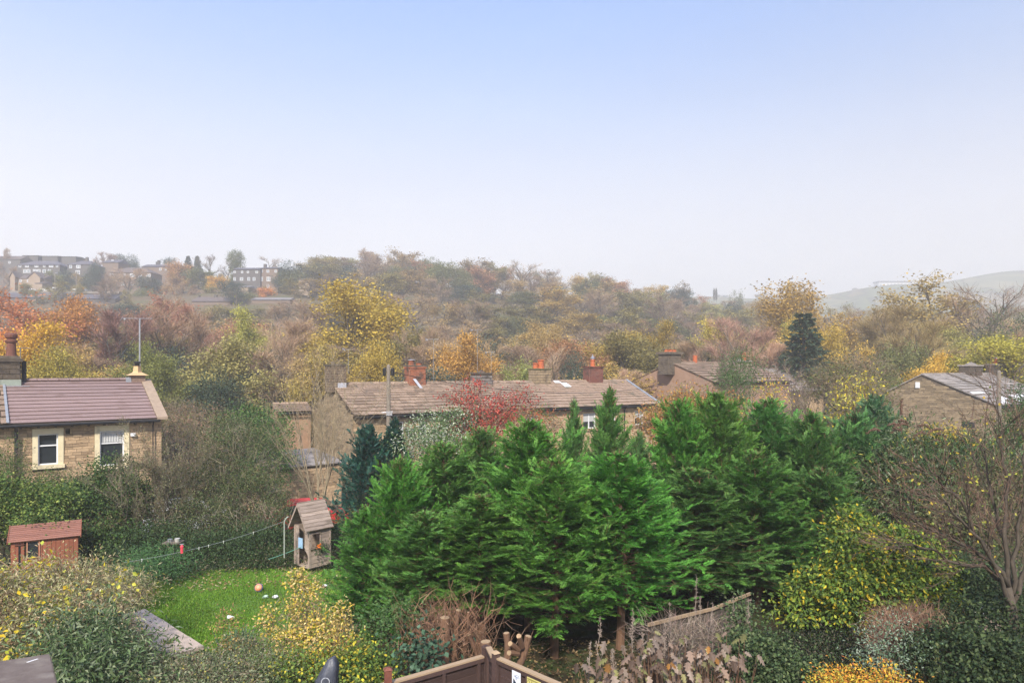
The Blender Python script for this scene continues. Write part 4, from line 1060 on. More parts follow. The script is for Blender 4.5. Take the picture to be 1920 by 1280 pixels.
def aerial(name, x, y, z0, z1, boom, ang, label, elems=6, twin=0, group=None, r=.018):
    """TV aerial on a mast"""
    t = thing(name, (x, y, z0), label, 'aerial', group, ang)
    M().tube([(0, 0, 0), (0, 0, z1 - z0)], r, 6).build('mast', METAL, t)
    m = M(); h = z1 - z0; m.tube([(-boom * .6, 0, h), (boom * .4, 0, h)], .013, 5)
    for k in range(elems):
        q = -boom * .55 + boom * .9 * k / max(elems - 1, 1); ll = .17 + .01 * k
        m.tube([(q, -ll, h), (q, ll, h)], .007, 4)
    m.tube([(-boom * .6, -.15, h - .1), (-boom * .6, .15, h + .1)], .01, 4); m.tube([(-boom * .6, .15, h - .1), (-boom * .6, -.15, h + .1)], .01, 4)
    m.box(-boom * .5 - .04, -boom * .5 + .04, -.02, .02, h - .07, h - .01)
    m.build('antenna', METAL, t)
    return t
p = pt(262, 690, 36.2); q = pt(258, 597, 36.2)
aerial('roof_aerial', p[0], p[1], p[2] - .15, q[2], 1.5, .1, 'tall television aerial on the cream pot at the right end of the cottage roof', r=.04)
p = pt(38, 712, 33.0); q = pt(38, 652, 33.)
aerial('roof_aerial', p[0], p[1], p[2] - .1, q[2], .95, .35, 'small television aerial beside the tall red pot at the left', r=.02)

# ---- the long terrace in the middle
TA, TB = np.array([-9.08, 40.]), np.array([11.5, 54.5]); TZG = CZ - 7.4
def terrace():
    rng = R_(21); A, B = TA, TB; zg = TZG
    h, L = frame_house('stone_terrace', A, B, zg, 'long stone terrace with a stone slate roof and five chimneys behind the green conifers')
    ze = 7.4 - 2.62; zr = 7.4 - .86; D = 7.2; yr = 3.55; w0 = .2
    L_ = lambda px, py, y=0.: (lambda s, d, z: (s, z - zg))(*loc(A, B, px, py, y))
    def opening(p0, p1, y0_, y1_):
        a, z1 = L_(p0, y0_, w0); b, _ = L_(p1, y0_, w0); _, z0 = L_((p0 + p1) / 2, y1_, w0); return (a, b, z0, z1)
    wins = [opening(744, 757, 790, 820), opening(864, 888, 783, 812), opening(985, 1009, 778, 806), opening(1093, 1117, 775, 803), opening(1140, 1154, 772, 800), opening(1190, 1206, 770, 796), opening(786, 800, 790, 815)]
    doors = [opening(700, 712, 850, 905)]
    hs = wins + doors
    fw = wall_mesh(0.02, L, 0, ze - .02, w0 + .03, w0 + .33, hs).build('front_wall', MORTAR, h)
    rects = stone_rects(rng, 0.02, L, 0, ze - .1, .15, .3, .75, [(a - .12, b + .12, c - .12, d_ + .14) for a, b, c, d_ in wins] + doors)
    lay_stones(rng, [r for r in rects], fw, STONE, .03, 150, key=lambda r: (r[3] < 2.6) * 10 + r[0] * .2, y=w0 + .03)
    for i, wv in enumerate(wins):
        window(h, *wv, y=w0, surround=STONE, sw=.11, bars=((.5, 'v'),) if i in (2, 3, 1) else ((.5, 'h'),), curtain=.0 if i in (0, 6) else .55, fw=.07)
    a, b, c, d_ = doors[0]; M().box(a, b, w0 + .1, w0 + .14, 0, d_).build('door', POSTRED, h)
    # gable facing the camera's left
    top = lambda y: ze + (zr - ze) * (y / yr if y < yr else (D - y) / (D - yr))
    g = M(); pts = [(w0 + .03, 0), (D - .2, 0), (D - .2, top(D - .2)), (yr, zr), (w0 + .03, top(w0 + .03))]
    n = 5; g.add([(0, a, b) for a, b in pts] + [(.35, a, b) for a, b in pts], [(4, 3, 2, 1, 0), (5, 6, 7, 8, 9)]); gw = g.build('gable_wall', MORTAR, h)
    rg = stone_rects(rng, w0 + .03, D - .2, 0, zr, .15, .3, .7, [], top=lambda y: top(y) - .03)
    lay_stones(rng, rg, gw, STONE_W, .035, 300, key=lambda r: -r[3], axis='x', y=0.0)
    g2 = M(); g2.add([(L, a, b) for a, b in pts], [(0, 1, 2, 3, 4)]); g2.build('gable_wall', STONE_W, h)
    M().box(0, L, D - .2, D - .15, 0, ze).build('back_wall', STONE_W, h)
    deck(h, 0, L, D, ze, zr, yr, MORTAR)
    roof_slates(rng, h, -.06, L + .05, -.08, ze, yr, zr, 12, .38, .85, SLATE, 300, key=lambda r: r[0] + r[4] * .0)
    # ridge stones
    x = 0.; 
    while x < L:
        x1 = min(x + .62, L); j = rng.uniform(-.012, .012)
        v = [(x, yr - .2, zr + .02 + j), (x1 - .015, yr - .2, zr + .02 + j), (x1 - .015, yr + .2, zr + .02 + j), (x, yr + .2, zr + .02 + j), (x, yr - .03, zr + .16 + j), (x1 - .015, yr - .03, zr + .16 + j), (x1 - .015, yr + .03, zr + .16 + j), (x, yr + .03, zr + .16 + j)]
        M().hexa(v).build('ridge_stone', SLATE, h); x = x1
    M().tube([(0, -.14, ze - .07), (L, -.14, ze - .07)], .065, 8).build('gutter', BLACK, h)
    M().box(0, L, -.02, .2, ze - .2, ze - .04).build('fascia', BLACK, h)
    s = L_(1173, 770)[0]; M().tube([(s, -.12, ze - .08), (s, .1, ze - .35), (s, .1, .1)], .05, 8).build('downpipe', BLACK, h)
    s = L_(857, 790)[0]; M().tube([(s, -.12, ze - .08), (s, .1, ze - .35), (s, .1, .1)], .05, 8).build('downpipe', BLACK, h)
    # far end coping
    v = [(L - .1, -.1, ze + .1), (L + .12, -.1, ze + .1), (L + .12, yr, zr + .1), (L - .1, yr, zr + .1)]
    M().hexa(v + [(a, b, c + .08) for a, b, c in v]).build('verge_trim', LEAD, h)
    # chimneys: px0, px1, top row, material, brick length, course height
    def chim(p0, p1, topy, mat, lb, hb, dep=.7, cap=None, base=0):
        a, z = L_(p0, topy, yr); b, _ = L_(p1, topy, yr)
        o = bricks('chimney', h, a, b, yr - dep / 2, yr + dep / 2, zr - .45, z, mat, MORTAR, lb, hb, .015, rng)
        if cap: M().box(a - .08, b + .08, yr - dep / 2 - .08, yr + dep / 2 + .08, z, z + .1).build('chimney_cap', cap, o)
        return o, a, b, z
    o, a, b, z = chim(615, 643, 686, pmat('sooty_stone', (.22, .16, .11), (.12, .09, .07), 4, .95, .3, c3=(.06, .05, .045), sc3=1.5), .42, .16, 1.0, STONE_D)
    M().lathe(((a + b) / 2 - .15, yr, z + .1), [(.13, 0), (.11, .16), (.08, .2)], 10).build('chimney_pot', STONE_D, o)
    M().box(a + .42, b + .0, yr - .56, yr - .51, zr - .2, zr + .12).build('lead_flashing', PLEAD, o)
    o, a, b, z = chim(763, 793, 690, BRICK_O, .22, .078, .75)
    M().box(a - .05, b + .05, yr - .43, yr + .43, z, z + .09).build('corbel', BRICK_O, o); M().box(a - .01, b + .01, yr - .39, yr + .39, z + .09, z + .2).build('chimney_crown', STONE_D, o)
    pot(o, a + .33, yr, z + .2, .34, .22, BRICK_O, 'round'); pot(o, b - .3, yr, z + .2, .14, .22, BRICK_O, 'round')
    M().lathe((a + .33, yr, z + .5), [(.06, 0), (.25, .02), (.25, .06), (.04, .09)], 12).build('cowl', METAL, o)
    v = [(b - .62, yr - .75, zr - .28), (b - .42, yr - .75, zr - .28), (b - .75, yr - .42, zr + .3), (b - .95, yr - .42, zr + .3)]
    M().hexa(v + [(x_, y_, z_ + .03) for x_, y_, z_ in v]).build('lead_flashing', PLEAD, o)
    o, a, b, z = chim(888, 917, 701, pmat('grey_stone', (.24, .21, .19), (.15, .13, .12), 4, .95, .3, c3=(.08, .07, .065), sc3=2), .45, .2, .8, STONE_D)
    M().lathe(((a + b) / 2, yr, z + .1), [(.3, 0), (.2, .08), (.12, .1), (.1, .2)], 10).build('chimney_pot', STONE_D, o)
    o, a, b, z = chim(997, 1027, 693, STONE_W, .5, .2, .8, pmat('mossy_cap', (.14, .13, .06), (.10, .09, .05), 6, .95), )
    pot(o, a + .35, yr, z + .1, .42, .21); pot(o, (a + b) / 2 + .1, yr, z + .1, .66, .25)
    o, a, b, z = chim(1099, 1125, 689, BRICK_R, .22, .078, .75, BRICK_R)
    pot(o, (a + b) / 2 - .05, yr, z + .1, .55, .19); M().lathe(((a + b) / 2 - .05, yr, z + .64), [(.12, 0), (.12, .1), (.2, .12), (.06, .25), (.06, .34), (.02, .38)], 10).build('cowl', METAL, o)
    # roof lights and flashing near the fourth chimney
    for p0, p1, q0, q1 in ((1054, 1066, 725, 731), (1045, 1056, 721, 724)):
        s0 = loc(A, B, p0, y=2.9)[0]; s1 = loc(A, B, p1, y=2.9)[0]
        ys = (2.55, 3.1) if q0 == 725 else (3.15, 3.4); zz = [ze + (zr - ze) * yy / yr + .14 for yy in ys]
        v = [(s0, ys[0], zz[0]), (s1, ys[0], zz[0]), (s1 - .1, ys[1], zz[1]), (s0, ys[1], zz[1])]
        M().hexa(v + [(x_, y_, z_ + .05) for x_, y_, z_ in v]).build('roof_light', WHITE, h)
    return h
terrace()
for px_, top_, bot_, d_, bm, an, lb_ in ((653, 655, 700, 44.5, .6, .9, 'small television aerial behind the chimney at the terrace gable'),
                                          (895, 618, 697, 50.5, .8, .2, 'tall thin television aerial on the grey chimney of the terrace'),
                                          (921, 660, 700, 51, .7, 0.1, 'comb shaped television aerial just right of the grey terrace chimney'),
                                          (813, 636, 722, 47.5, .9, 0., 'thin horizontal television aerial above the terrace ridge beside the orange tree')):
    p = pt(px_, bot_, d_); q = pt(px_, top_, d_); aerial('roof_aerial', p[0], p[1], p[2], q[2], bm, an, lb_, 7, r=.012)

# ---- rear wing and lean-to at the gable end
def simple_house(name, A, B, zg, ze, zr, D, yr, label, wall, slate, courses=9, limit=0, gable=None, wins=(), chims=(), stone=False, seed=1, lmin=.5, lmax=.9, frontstone=True, cat='house', ret=False, verge=(), zb=None):
    """gabled house: front eave line A-B, depth D, ridge at yr; zb = eave height of the back slope"""
    rng = R_(seed); h, L = frame_house(name, A, B, zg, label, cat); zb = ze if zb is None else zb
    top = lambda y: ze + (zr - ze) * y / yr if y < yr else zb + (zr - zb) * (D - y) / (D - yr)
    fw = wall_mesh(0.02, L, 0, ze - .02, .18, .4, list(wins)).build('front_wall', MORTAR if stone else wall, h)
    pts = [(.18, 0), (D - .15, 0), (D - .15, top(D - .15)), (yr, zr), (.18, top(.18))]
    g = M(); g.add([(0.0, a, b) for a, b in pts], [(4, 3, 2, 1, 0)]); g.add([(.3, a, b) for a, b in pts], [(0, 1, 2, 3, 4)])
    gw = g.build('gable_wall', MORTAR if stone else (gable or wall), h)
    g = M(); g.add([(L, a, b) for a, b in pts], [(0, 1, 2, 3, 4)]); g.build('gable_wall', wall, h)
    M().box(0, L, D - .15, D - .1, 0, zb).build('back_wall', wall, h)
    if stone:
        rg = stone_rects(rng, .18, D - .15, 0, zr, .15, .3, .8, [w for w in stone] if isinstance(stone, list) else [], top=lambda y: top(y) - .03)
        lay_stones(rng, rg, gw, STONE_W, .03, 300, key=lambda r: -r[3], axis='x', y=0.0)
        rf = stone_rects(rng, 0.02, L, 0, ze - .1, .16, .3, .8, list(wins)); lay_stones(rng, rf, fw, STONE_W, .03, 0, y=.18)
    m = M(); t = .05
    m.add([(0, 0, ze), (L, 0, ze), (L, yr, zr), (0, yr, zr), (0, D, zb), (L, D, zb), (0, 0, ze - t), (L, 0, ze - t), (L, D, zb - t), (0, D, zb - t)],
          [(0, 1, 2, 3), (3, 2, 5, 4), (0, 6, 7, 1), (5, 8, 9, 4), (9, 8, 7, 6)]); m.build('roof_deck', MORTAR, h)
    roof_slates(rng, h, -.08, L + .05, -.08, ze, yr, zr, courses, lmin, lmax, slate, limit, key=lambda r: r[0])
    m = M(); m.tube([(-.05, yr, zr + .06), (L, yr, zr + .06)], .11, 6); m.build('ridge', slate, h)
    # verge stones along the near gable
    for y0_, z0_, y1_, z1_ in ((-.08, ze, yr, zr), (D + .05, zb, yr, zr)):
        v = [(-.1, y0_, z0_ + .03), (.12, y0_, z0_ + .03), (.12, y1_, z1_ + .03), (-.1, y1_, z1_ + .03)]
        M().hexa(v + [(a, b, c + .07) for a, b, c in v]).build('verge', slate, h)
    for x in verge:
        v = [(x - .1, -.08, ze + .1), (x + .1, -.08, ze + .1), (x + .1, yr, zr + .1), (x - .1, yr, zr + .1)]
        M().hexa(v + [(a, b, c + .09) for a, b, c in v]).build('coping', STONE_D, h)
    M().tube([(0, -.14, ze - .06), (L, -.14, ze - .06)], .06, 6).build('gutter', BLACK, h)
    for w in wins: window(h, *w, y=.15, surround=wall, sw=.1)
    return (h, L)

h, L = simple_house('rear_wing', (-14.9, 43.9), (-13.0, 44.9), CZ - 7.4, 4.75, 5.2, 2.6, 1.3, 'brick and stone rear wing left of the terrace gable, half hidden by bare branches', pmat('warm_stone', (.38, .24, .155), (.27, .17, .11), 4, .95, .3), SLATE, 5, 0, seed=31, cat='house')
# lean-to yard building in front of the gable
def leanto():
    rng = R_(33); A = np.array(pt(506, 900, 34.8)[:2]); B = np.array(pt(640, 900, 37.6)[:2])
    h, L = frame_house('stone_outbuilding', A, B, CZ - 7.35, 'low stone outbuilding with a mossy flat roof behind the bare multi stemmed tree', 'outbuilding')
    fw = wall_mesh(0, L, 0, 2.35, 0, .3, [(.15, .45, 1.2, 1.8)]).build('front_wall', MORTAR, h)
    lay_stones(rng, stone_rects(rng, 0, L, 0, 2.3, .15, .3, .7, [(.15, .45, 1.2, 1.8)]), fw, STONE, .03, 120)
    sw = M().box(0, .3, .3, 3.2, 0, 2.5).build('side_wall', MORTAR, h)
    lay_stones(rng, stone_rects(rng, .3, 3.2, 0, 2.5, .15, .3, .7, []), sw, STONE, .03, 80, axis='x', y=0)
    M().box(.15, .45, .1, .14, 1.2, 1.8).build('blocked_opening', WHITE, h)
    M().box(L - .3, L, .3, 3.2, 0, 2.5).build('side_wall', STONE, h)
    # roof of big stone flags
    x = -.15; m = 0
    while x < L:
        x1 = min(x + rng.uniform(.7, 1.1), L + .15)
        for k in range(3):
            y0_, y1_ = -.15 + k * 1.15, -.15 + (k + 1) * 1.15 - .02; z0_ = 2.38 + k * .16
            v = [(x, y0_, z0_), (x1 - .02, y0_, z0_), (x1 - .02, y1_, z0_ + .15), (x, y1_, z0_ + .15)]
            M().hexa(v + [(a, b, c + .06) for a, b, c in v]).build('roof_flag', SLATE_G, h)
        x = x1
leanto()

# ---- rendered house behind the right end of the terrace
h, L = simple_house('rendered_house', (16.5, 56.4), (25.5, 63.2), CZ - 7.5, 7.5 - .97, 7.5 + .68, 9., 4.5, 'house with a plain pink rendered gable and capped chimney above the terrace end', RENDER_P, SLATE, 9, 120, seed=41)
s_ = .62; zr_ = 7.5 + .68
o = bricks('chimney', h, -.75, .85, 4.15, 5.3, zr_ - 1.0, zr_ + .75, STONE_D, MORTAR, .5, .16, .02, R_(42))
M().box(-.9, 1.0, 4.0, 5.45, zr_ + .75, zr_ + .95).build('chimney_cap', STONE_D, o)
for k in range(3): pot(o, -.4 + k * .5, 4.7, zr_ + .95, .22, .2)
M().tube([(3.2, 4.5, zr_ - .2), (3.2, 4.5, zr_ + .7)], .2, 10).build('chimney_pot', TERRA, h)

# ---- grey roofed house further back
A_ = pt(1418, 735, 61.); h, L = simple_house('grey_roof_house', (A_[0], A_[1]), (A_[0] + 9.2, A_[1] + 6.9), CZ - 7.5, 7.5 - 1.95, 7.5 + .1, 8.4, 4.2, 'house with a pale grey stone slate roof below the dark spruce', STONE, SLATE_G, 10, 120, seed=51, verge=(4.3,))
o = bricks('chimney', h, 2.6, 4.6, 3.75, 4.65, 6.9, 8.35, STONE_D, MORTAR, .5, .16, .02, R_(52))
M().box(2.45, 4.75, 3.6, 4.8, 8.35, 8.5).build('chimney_cap', SLATE_G, o); pot(o, 4.2, 4.2, 8.5, .75, .24); pot(o, 3.4, 4.2, 8.5, .25, .2, METAL)

# ---- stone house at the right with the big gable
def right_house():
    A = (35., 50.); B = (47.0, 59.0); zg = CZ - 7.4; ze = 7.4 - 2.58; zr = 7.4 - .33; zb = 7.4 - 1.75; D = 7.7; yr = 5.05
    h, L = simple_house('stone_gable_house', A, B, zg, ze, zr, D, yr, 'weathered stone house with a blank wide gable and long catslide roof at the right', STONE_W, SLATE_G, 12, 220, stone=[(1.4, 2.3, ze - 1.6, ze - 1.2), (2.8, 3.3, ze - 2.6, ze - 2.0)], seed=61, zb=zb, verge=(4.6, 8.6), lmin=.45, lmax=.9)
    M().box(-.12, 0.02, 5.2, 5.5, zr - 1.0, zr - .55).build('floodlight', WHITE, h)
    M().box(-.03, .0, 1.45, 2.25, ze - 1.58, ze - 1.22).build('window', GLASS, h)
    # white strips laid on the lower roof
    for x0, x1, t0, t1 in ((.3, 2.6, .33, .37), (1.3, 2.7, .02, .12), (2.9, 4.2, .10, .2), (4.6, 5.6, .04, .15), (5.9, 7.3, .14, .22), (7.8, 9.2, .16, .24)):
        y0_, y1_ = yr * t0, yr * t1; z0_, z1_ = ze + (zr - ze) * t0 + .14, ze + (zr - ze) * t1 + .14
        v = [(x0, y0_, z0_), (x1, y0_, z0_), (x1, y1_, z1_), (x0, y1_, z1_)]
        M().hexa(v + [(a, b, c + .04) for a, b, c in v]).build('white_roof_strip', WHITE, h)
    rng = R_(62)
    for px0, px1, ty, kind in ((1808, 1832, 686, 0), (1857, 1877, 684, 1), (1888, 1911, 684, 1), (1925, 1950, 684, 1)):
        a, d, z = loc(A, B, px0, ty, yr); b = loc(A, B, px1, y=yr)[0]
        o = bricks('chimney', h, a, b, yr - .4, yr + .4, zr - .5, z - zg, STONE_D, MORTAR, .45, .16, .02, rng)
        M().box(a - .1, b + .1, yr - .5, yr + .5, z - zg, z - zg + .1).build('chimney_cap', SLATE_G, o)
        if kind: pot(o, (a + b) / 2, yr, z - zg + .1, .5, .22); M().lathe(((a + b) / 2, yr, z - zg + .6), [(.26, 0), (.24, .06), (.1, .1)], 10).build('cowl', METAL, o)
        else: M().lathe(((a + b) / 2, yr, z - zg + .1), [(.5, 0), (.3, .14), (.12, .2), (.1, .26)], 12).build('chimney_crown', SLATE_G, o)
    return h
right_house()
p = pt(1804, 700, 60); q = pt(1804, 678, 60)
# ---- telegraph poles and their wires
def pole(px, top, d, label, r0=.12, boxes=True, bracket=False):
    p = pt(px, top, d); gz = float(ground(p[0], d)); t = thing('telegraph_pole', (p[0], d, gz), label, 'pole')
    H = p[2] - gz; M().tube([(0, 0, 0), (0, 0, H)], [r0 * 1.2, r0 * .85], 10).build('shaft', POLE, t)
    M().lathe((0, 0, H), [(r0 * .85, 0), (r0 * .5, .06), (.01, .1)], 10).build('pole_cap', POLE, t)
    if boxes:
        for s in (-1, 1):
            M().lathe((s * (r0 + .1), 0, H - .55), [(.05, 0), (.1, .05), (.1, .4), (.06, .46)], 10).build('insulator_box', BLACK, t)
        M().box(-r0 - .12, r0 + .12, -.03, .03, H - .22, H - .16).build('crossarm', POLE, t)
    if bracket:
        m = M(); m.tube([(-.35, -.1, H - 2.55), (.25, -.1, H - 2.5)], .03, 6); m.box(-.1, .22, -.16, -.1, H - 2.7, H - 2.46); m.build('bracket', METAL, t)
    return p
P1 = pole(728.5, 686, 38.0, 'weathered telegraph pole with black boxes in front of the terrace roof', bracket=True)
P2 = pole(1873, 697, 40.0, 'telegraph pole in front of the right hand stone house', r0=.13, boxes=False)
def wire(name, a, b, sag, label, r=.012, cat='wire', kind=None, group=None, mat=None):
    a, b = np.asarray(a, float), np.asarray(b, float); t = np.linspace(0, 1, 14)[:, None]
    m = M(); m.tube(a * (1 - t) + b * t - np.array([0, 0, 1]) * sag * 4 * t * (1 - t), r, 4)
    return m.build(name, mat or BLACK, kind=kind, label=label, cat=cat, group=group, origin=tuple((a + b) / 2))
wire('overhead_wire', P1 - [0, 0, .3], pt(1240, 722, 58), .9, 'black overhead wire running right from the pole across the terrace chimneys', .016)
wire('overhead_wire', P1 - [0, 0, .4], pt(655, 702, 43.), .25, 'short overhead wire from the pole to the gable end chimney', .012)

# ---- parked cars
def car(name, x, y, zg, ang, paint, label, L=3.9, Wd=1.68, H=1.45):
    t = thing(name, (x, y, zg), label, 'car', None, ang)
    # side profile swept across, narrowed at the roof
    prof = [(-L/2, .35), (-L/2 - .02, .62), (-L/2 + .06, .85), (-L/2 + .35, .95), (-L/2 + .55, 1.25), (-L/2 + .85, H - .03), (-.1, H), (.45, H - .05), (1.0, .98), (L/2 - .25, .86), (L/2 - .03, .68), (L/2, .35)]
    def ring(y_, shrink):
        out = []
        for X, Z in prof:
            k = np.clip((Z - .9) / (H - .9), 0, 1); out.append((X, y_ * (1 - shrink * k), Z))
        return out
    ys = [-Wd/2, -Wd/2 * .97, -Wd/4, Wd/4, Wd/2 * .97, Wd/2]; v = []
    for i, y_ in enumerate(ys):
        r = ring(y_, .2); 
        if i in (0, 5): r = [(X * .985, Y, Z - (.02 if Z > .6 else 0)) for X, Y, Z in r]
        v += r
    n = len(prof); idx = np.arange(len(v)).reshape(len(ys), n); q = np.stack([idx[:-1], np.roll(idx[:-1], -1, 1), np.roll(idx[1:], -1, 1), idx[1:]], -1).reshape(-1, 4)
    m = M(); m.add(v, q); m.add(v, [tuple(range(n - 1, -1, -1))]); m.add(v, [tuple(range(len(v) - n, len(v)))])
    b = m.build('body', paint, t, smooth=False); md = b.modifiers.new('bevel', 'BEVEL'); md.width = .04; md.segments = 2; md.limit_method = 'ANGLE'
    for sx, nm in ((-1, 'rear'), (1, 'front')):
        for sy in (-1, 1):
            c = (sx * L * .32, sy * (Wd / 2 - .06), .3); a = np.arange(18) * 2 * pi / 18
            m = M()
            for r_, rr, mt in ((.30, .11, 0),):
                vv = [(c[0] + r * cos(q_), c[1] + yy, c[2] + r * sin(q_)) for r, yy in ((.2, -.1), (.3, -.09), (.3, .09), (.2, .1)) for q_ in a]
                ii = np.arange(72).reshape(4, 18); m.add(vv, np.stack([ii, np.roll(ii, -1, 1), np.roll(np.roll(ii, -1, 0), -1, 1), np.roll(ii, -1, 0)], -1).reshape(-1, 4))
            wo = m.build('wheel', TYRE, t)
            m = M()
            for k in range(5):
                q_ = k * 2 * pi / 5; dx, dz = cos(q_), sin(q_); nx, nz = -dz * .035, dx * .035
                pts = [(c[0] + nx, c[2] + nz), (c[0] - nx, c[2] - nz), (c[0] + dx * .2 - nx, c[2] + dz * .2 - nz), (c[0] + dx * .2 + nx, c[2] + dz * .2 + nz)]
                m.hexa([(X, c[1] + sy * .05, Z) for X, Z in pts] + [(X, c[1] + sy * .095, Z) for X, Z in pts])
            m.lathe((c[0], c[1], c[2]), [(.01, 0), (.011, 0)], 3); m.build('rim', METAL, wo)
    k = .2 * .8
    for sy in (-1, 1):
        def P(X, Z): 
            kk = np.clip((Z - .9) / (H - .9), 0, 1); return (X, sy * (Wd / 2 * (1 - .2 * kk) + .012), Z)
        for pts in ([(-1.42, .98), (-1.18, 1.3), (-.62, 1.36), (-.62, .96)], [(-.54, .96), (-.54, 1.36), (.1, 1.36), (.1, .96)], [(.18, .96), (.18, 1.35), (.42, 1.33), (.86, .96)]):
            v = [P(*p_) for p_ in pts]; m = M(); m.hexa([(a, b_ - sy * .03, c_) for a, b_, c_ in v] + v); m.build('side_window', GLASS, t)
    for (x0, z0, x1, z1), nm in (((1.03, .99, .52, 1.37), 'windscreen'), ((-L/2 + .34, .97, -L/2 + .72, 1.35), 'rear_window')):
        w0_, w1_ = Wd / 2 * .92, Wd / 2 * .76; o_ = .02 if x0 > 0 else -.02
        v = [(x0 + o_, -w0_, z0), (x0 + o_, w0_, z0), (x1 + o_, w1_, z1), (x1 + o_, -w1_, z1)]
        M().hexa([(a - o_ * 2, b_, c_ - .02) for a, b_, c_ in v] + v).build(nm, GLASS, t)
    for sy in (-1, 1):
        M().box(L/2 - .12, L/2 - .0, sy * .55 - .14, sy * .55 + .14, .62, .76).build('headlight', WHITE, t)
        M().box(-L/2 - .01, -L/2 + .1, sy * .6 - .1, sy * .6 + .1, .66, .86).build('tail_light', PAINT_RED, t)
    M().box(L/2 - .06, L/2 + .03, -.5, .5, .34, .5).build('bumper_grille', BLACK, t)
    return t
p = pt(588, 940, 31.5); car('parked_car', p[0], p[1], float(ground(p[0], 31.5)), .18, PAINT_RED, 'bright red hatchback parked behind the wooden playhouse')
p = pt(350, 935, 31.); car('parked_car', p[0], p[1], float(ground(p[0], 31.)), .75, PAINT_WHITE, 'white car half hidden behind the brown twiggy shrubs left of the playhouse', H=1.6)

# ---- houses on the far hillside
HB = [plain('hill_stone_dark', (.115, .105, .10)), plain('hill_stone_brown', (.20, .145, .11)), plain('hill_stone_buff', (.33, .25, .18))]
HRF = [plain('hill_slate', (.12, .11, .125)), plain('hill_roof_brown', (.15, .115, .10)), plain('hill_roof_pale', (.24, .22, .21))]
HGL = plain('hill_window_glass', (.30, .33, .36), .2)
def hill_house(px0, px1, yr_, ye_, yb, d, wall, roof, label, rows=(), hip=0, chim=(), ang=None, depth=7.5, dcat='house', name='hillside_house', gab=()):
    """px/py rectangle of the facade; rows = (y_top, y_bottom, [(px0, px1)...])"""
    k = d / F; x0 = (px0 - 960) * k; z = lambda py: CZ + (HY - py) * k; Lh = (px1 - px0) * k; zg = z(yb)
    gz = float(ground(x0 + Lh / 2, d)); ang = 0. if ang is None else ang
    h = thing(name, (x0, d, min(zg, gz) - .3), label, dcat, None, ang); o = h.location[2]
    ze, zr = z(ye_) - o, z(yr_) - o
    M().box(0, Lh, 0, depth, 0, ze).build('wall', wall, h)
    m = M(); hh = hip * depth / 2; e = .3
    m.add([(-e, -e, ze), (Lh + e, -e, ze), (Lh + e, depth + e, ze), (-e, depth + e, ze), (hh, depth / 2, zr), (Lh - hh, depth / 2, zr)], [(0, 1, 5, 4), (2, 3, 4, 5)])
    m.add([(-e, -e, ze), (hh, depth / 2, zr), (-e, depth + e, ze), (Lh + e, -e, ze), (Lh - hh, depth / 2, zr), (Lh + e, depth + e, ze)], [(0, 1, 2), (5, 4, 3)])
    m.add([(-e, -e, ze), (Lh + e, -e, ze), (Lh + e, depth + e, ze), (-e, depth + e, ze)], [(3, 2, 1, 0)])
    r = m.build('roof', roof, h)
    for cx, w_, ht in chim:
        xx = (cx - px0) * k; zz = zr + ht * k
        M().box(xx - w_ * k / 2, xx + w_ * k / 2, depth / 2 - .4, depth / 2 + .4, zr - .6, zz).build('chimney', HB[0], r)
    for yt, yb_, ws in rows:
        for a, b in ws:
            xa, xb, za, zb = (a - px0) * k, (b - px0) * k, z(yb_) - o, z(yt) - o
            f = M(); t = max(.09, (xb - xa) * .1)
            f.box(xa, xa + t, -.08, .02, za, zb); f.box(xb - t, xb, -.08, .02, za, zb); f.box(xa + t, xb - t, -.078, .018, za, za + t); f.box(xa + t, xb - t, -.078, .018, zb - t, zb)
            if xb - xa > 1.2: f.box((xa + xb) / 2 - .05, (xa + xb) / 2 + .05, -.076, .016, za + t, zb - t)
            fo = f.build('window', WHITE, h); M().box(xa + t * .5, xb - t * .5, -.05, -.03, za + t * .5, zb - t * .5).build('pane', HGL, fo)
    for a, b, yp, ye2, yb2 in gab:      # projecting gables
        xa, xb, zp, ze2 = (a - px0) * k, (b - px0) * k, z(yp) - o, z(ye2) - o
        M().box(xa, xb, -1.2, 0.02, 0, ze2).build('bay', wall, h)
        m = M(); xm = (xa + xb) / 2
        m.add([(xa, -1.2, ze2), (xb, -1.2, ze2), (xm, -1.2, zp)], [(0, 1, 2)]); m.build('bay_gable', wall, h)
        m = M(); m.hexa([(xa - .3, -1.45, ze2 - .25), (xm, -1.45, zp), (xm, 2.5, zp), (xa - .3, 2.5, ze2 - .25), (xa - .3, -1.45, ze2 - .05), (xm, -1.45, zp + .25), (xm, 2.5, zp + .25), (xa - .3, 2.5, ze2 - .05)])
        m.hexa([(xm, -1.45, zp), (xb + .3, -1.45, ze2 - .25), (xb + .3, 2.5, ze2 - .25), (xm, 2.5, zp), (xm, -1.45, zp + .25), (xb + .3, -1.45, ze2 - .05), (xb + .3, 2.5, ze2 - .05), (xm, 2.5, zp + .25)]); m.build('bay_roof', roof, h)
    return h
D_, B_, U_ = HB; RS, RB, RP = HRF
hill_house(32, 112, 486, 497, 522, 236, D_, RS, 'long dark hillside house with a hipped purple roof and many white windows', [(496.5, 501, [(35, 40), (47, 54), (65, 72), (81, 85), (92, 100), (105, 109)]), (505, 511.5, [(44, 50), (51, 57), (62, 69), (70, 76), (80, 86), (90, 96)])], hip=.9)
hill_house(126, 172, 486, 496, 520, 238, D_, RS, 'hipped hillside house with one chimney right of the long dark house', [(497, 503, [(130, 135), (143, 151)]), (507, 514, [(142, 150)])], hip=.7, chim=((151, 4, 7),))
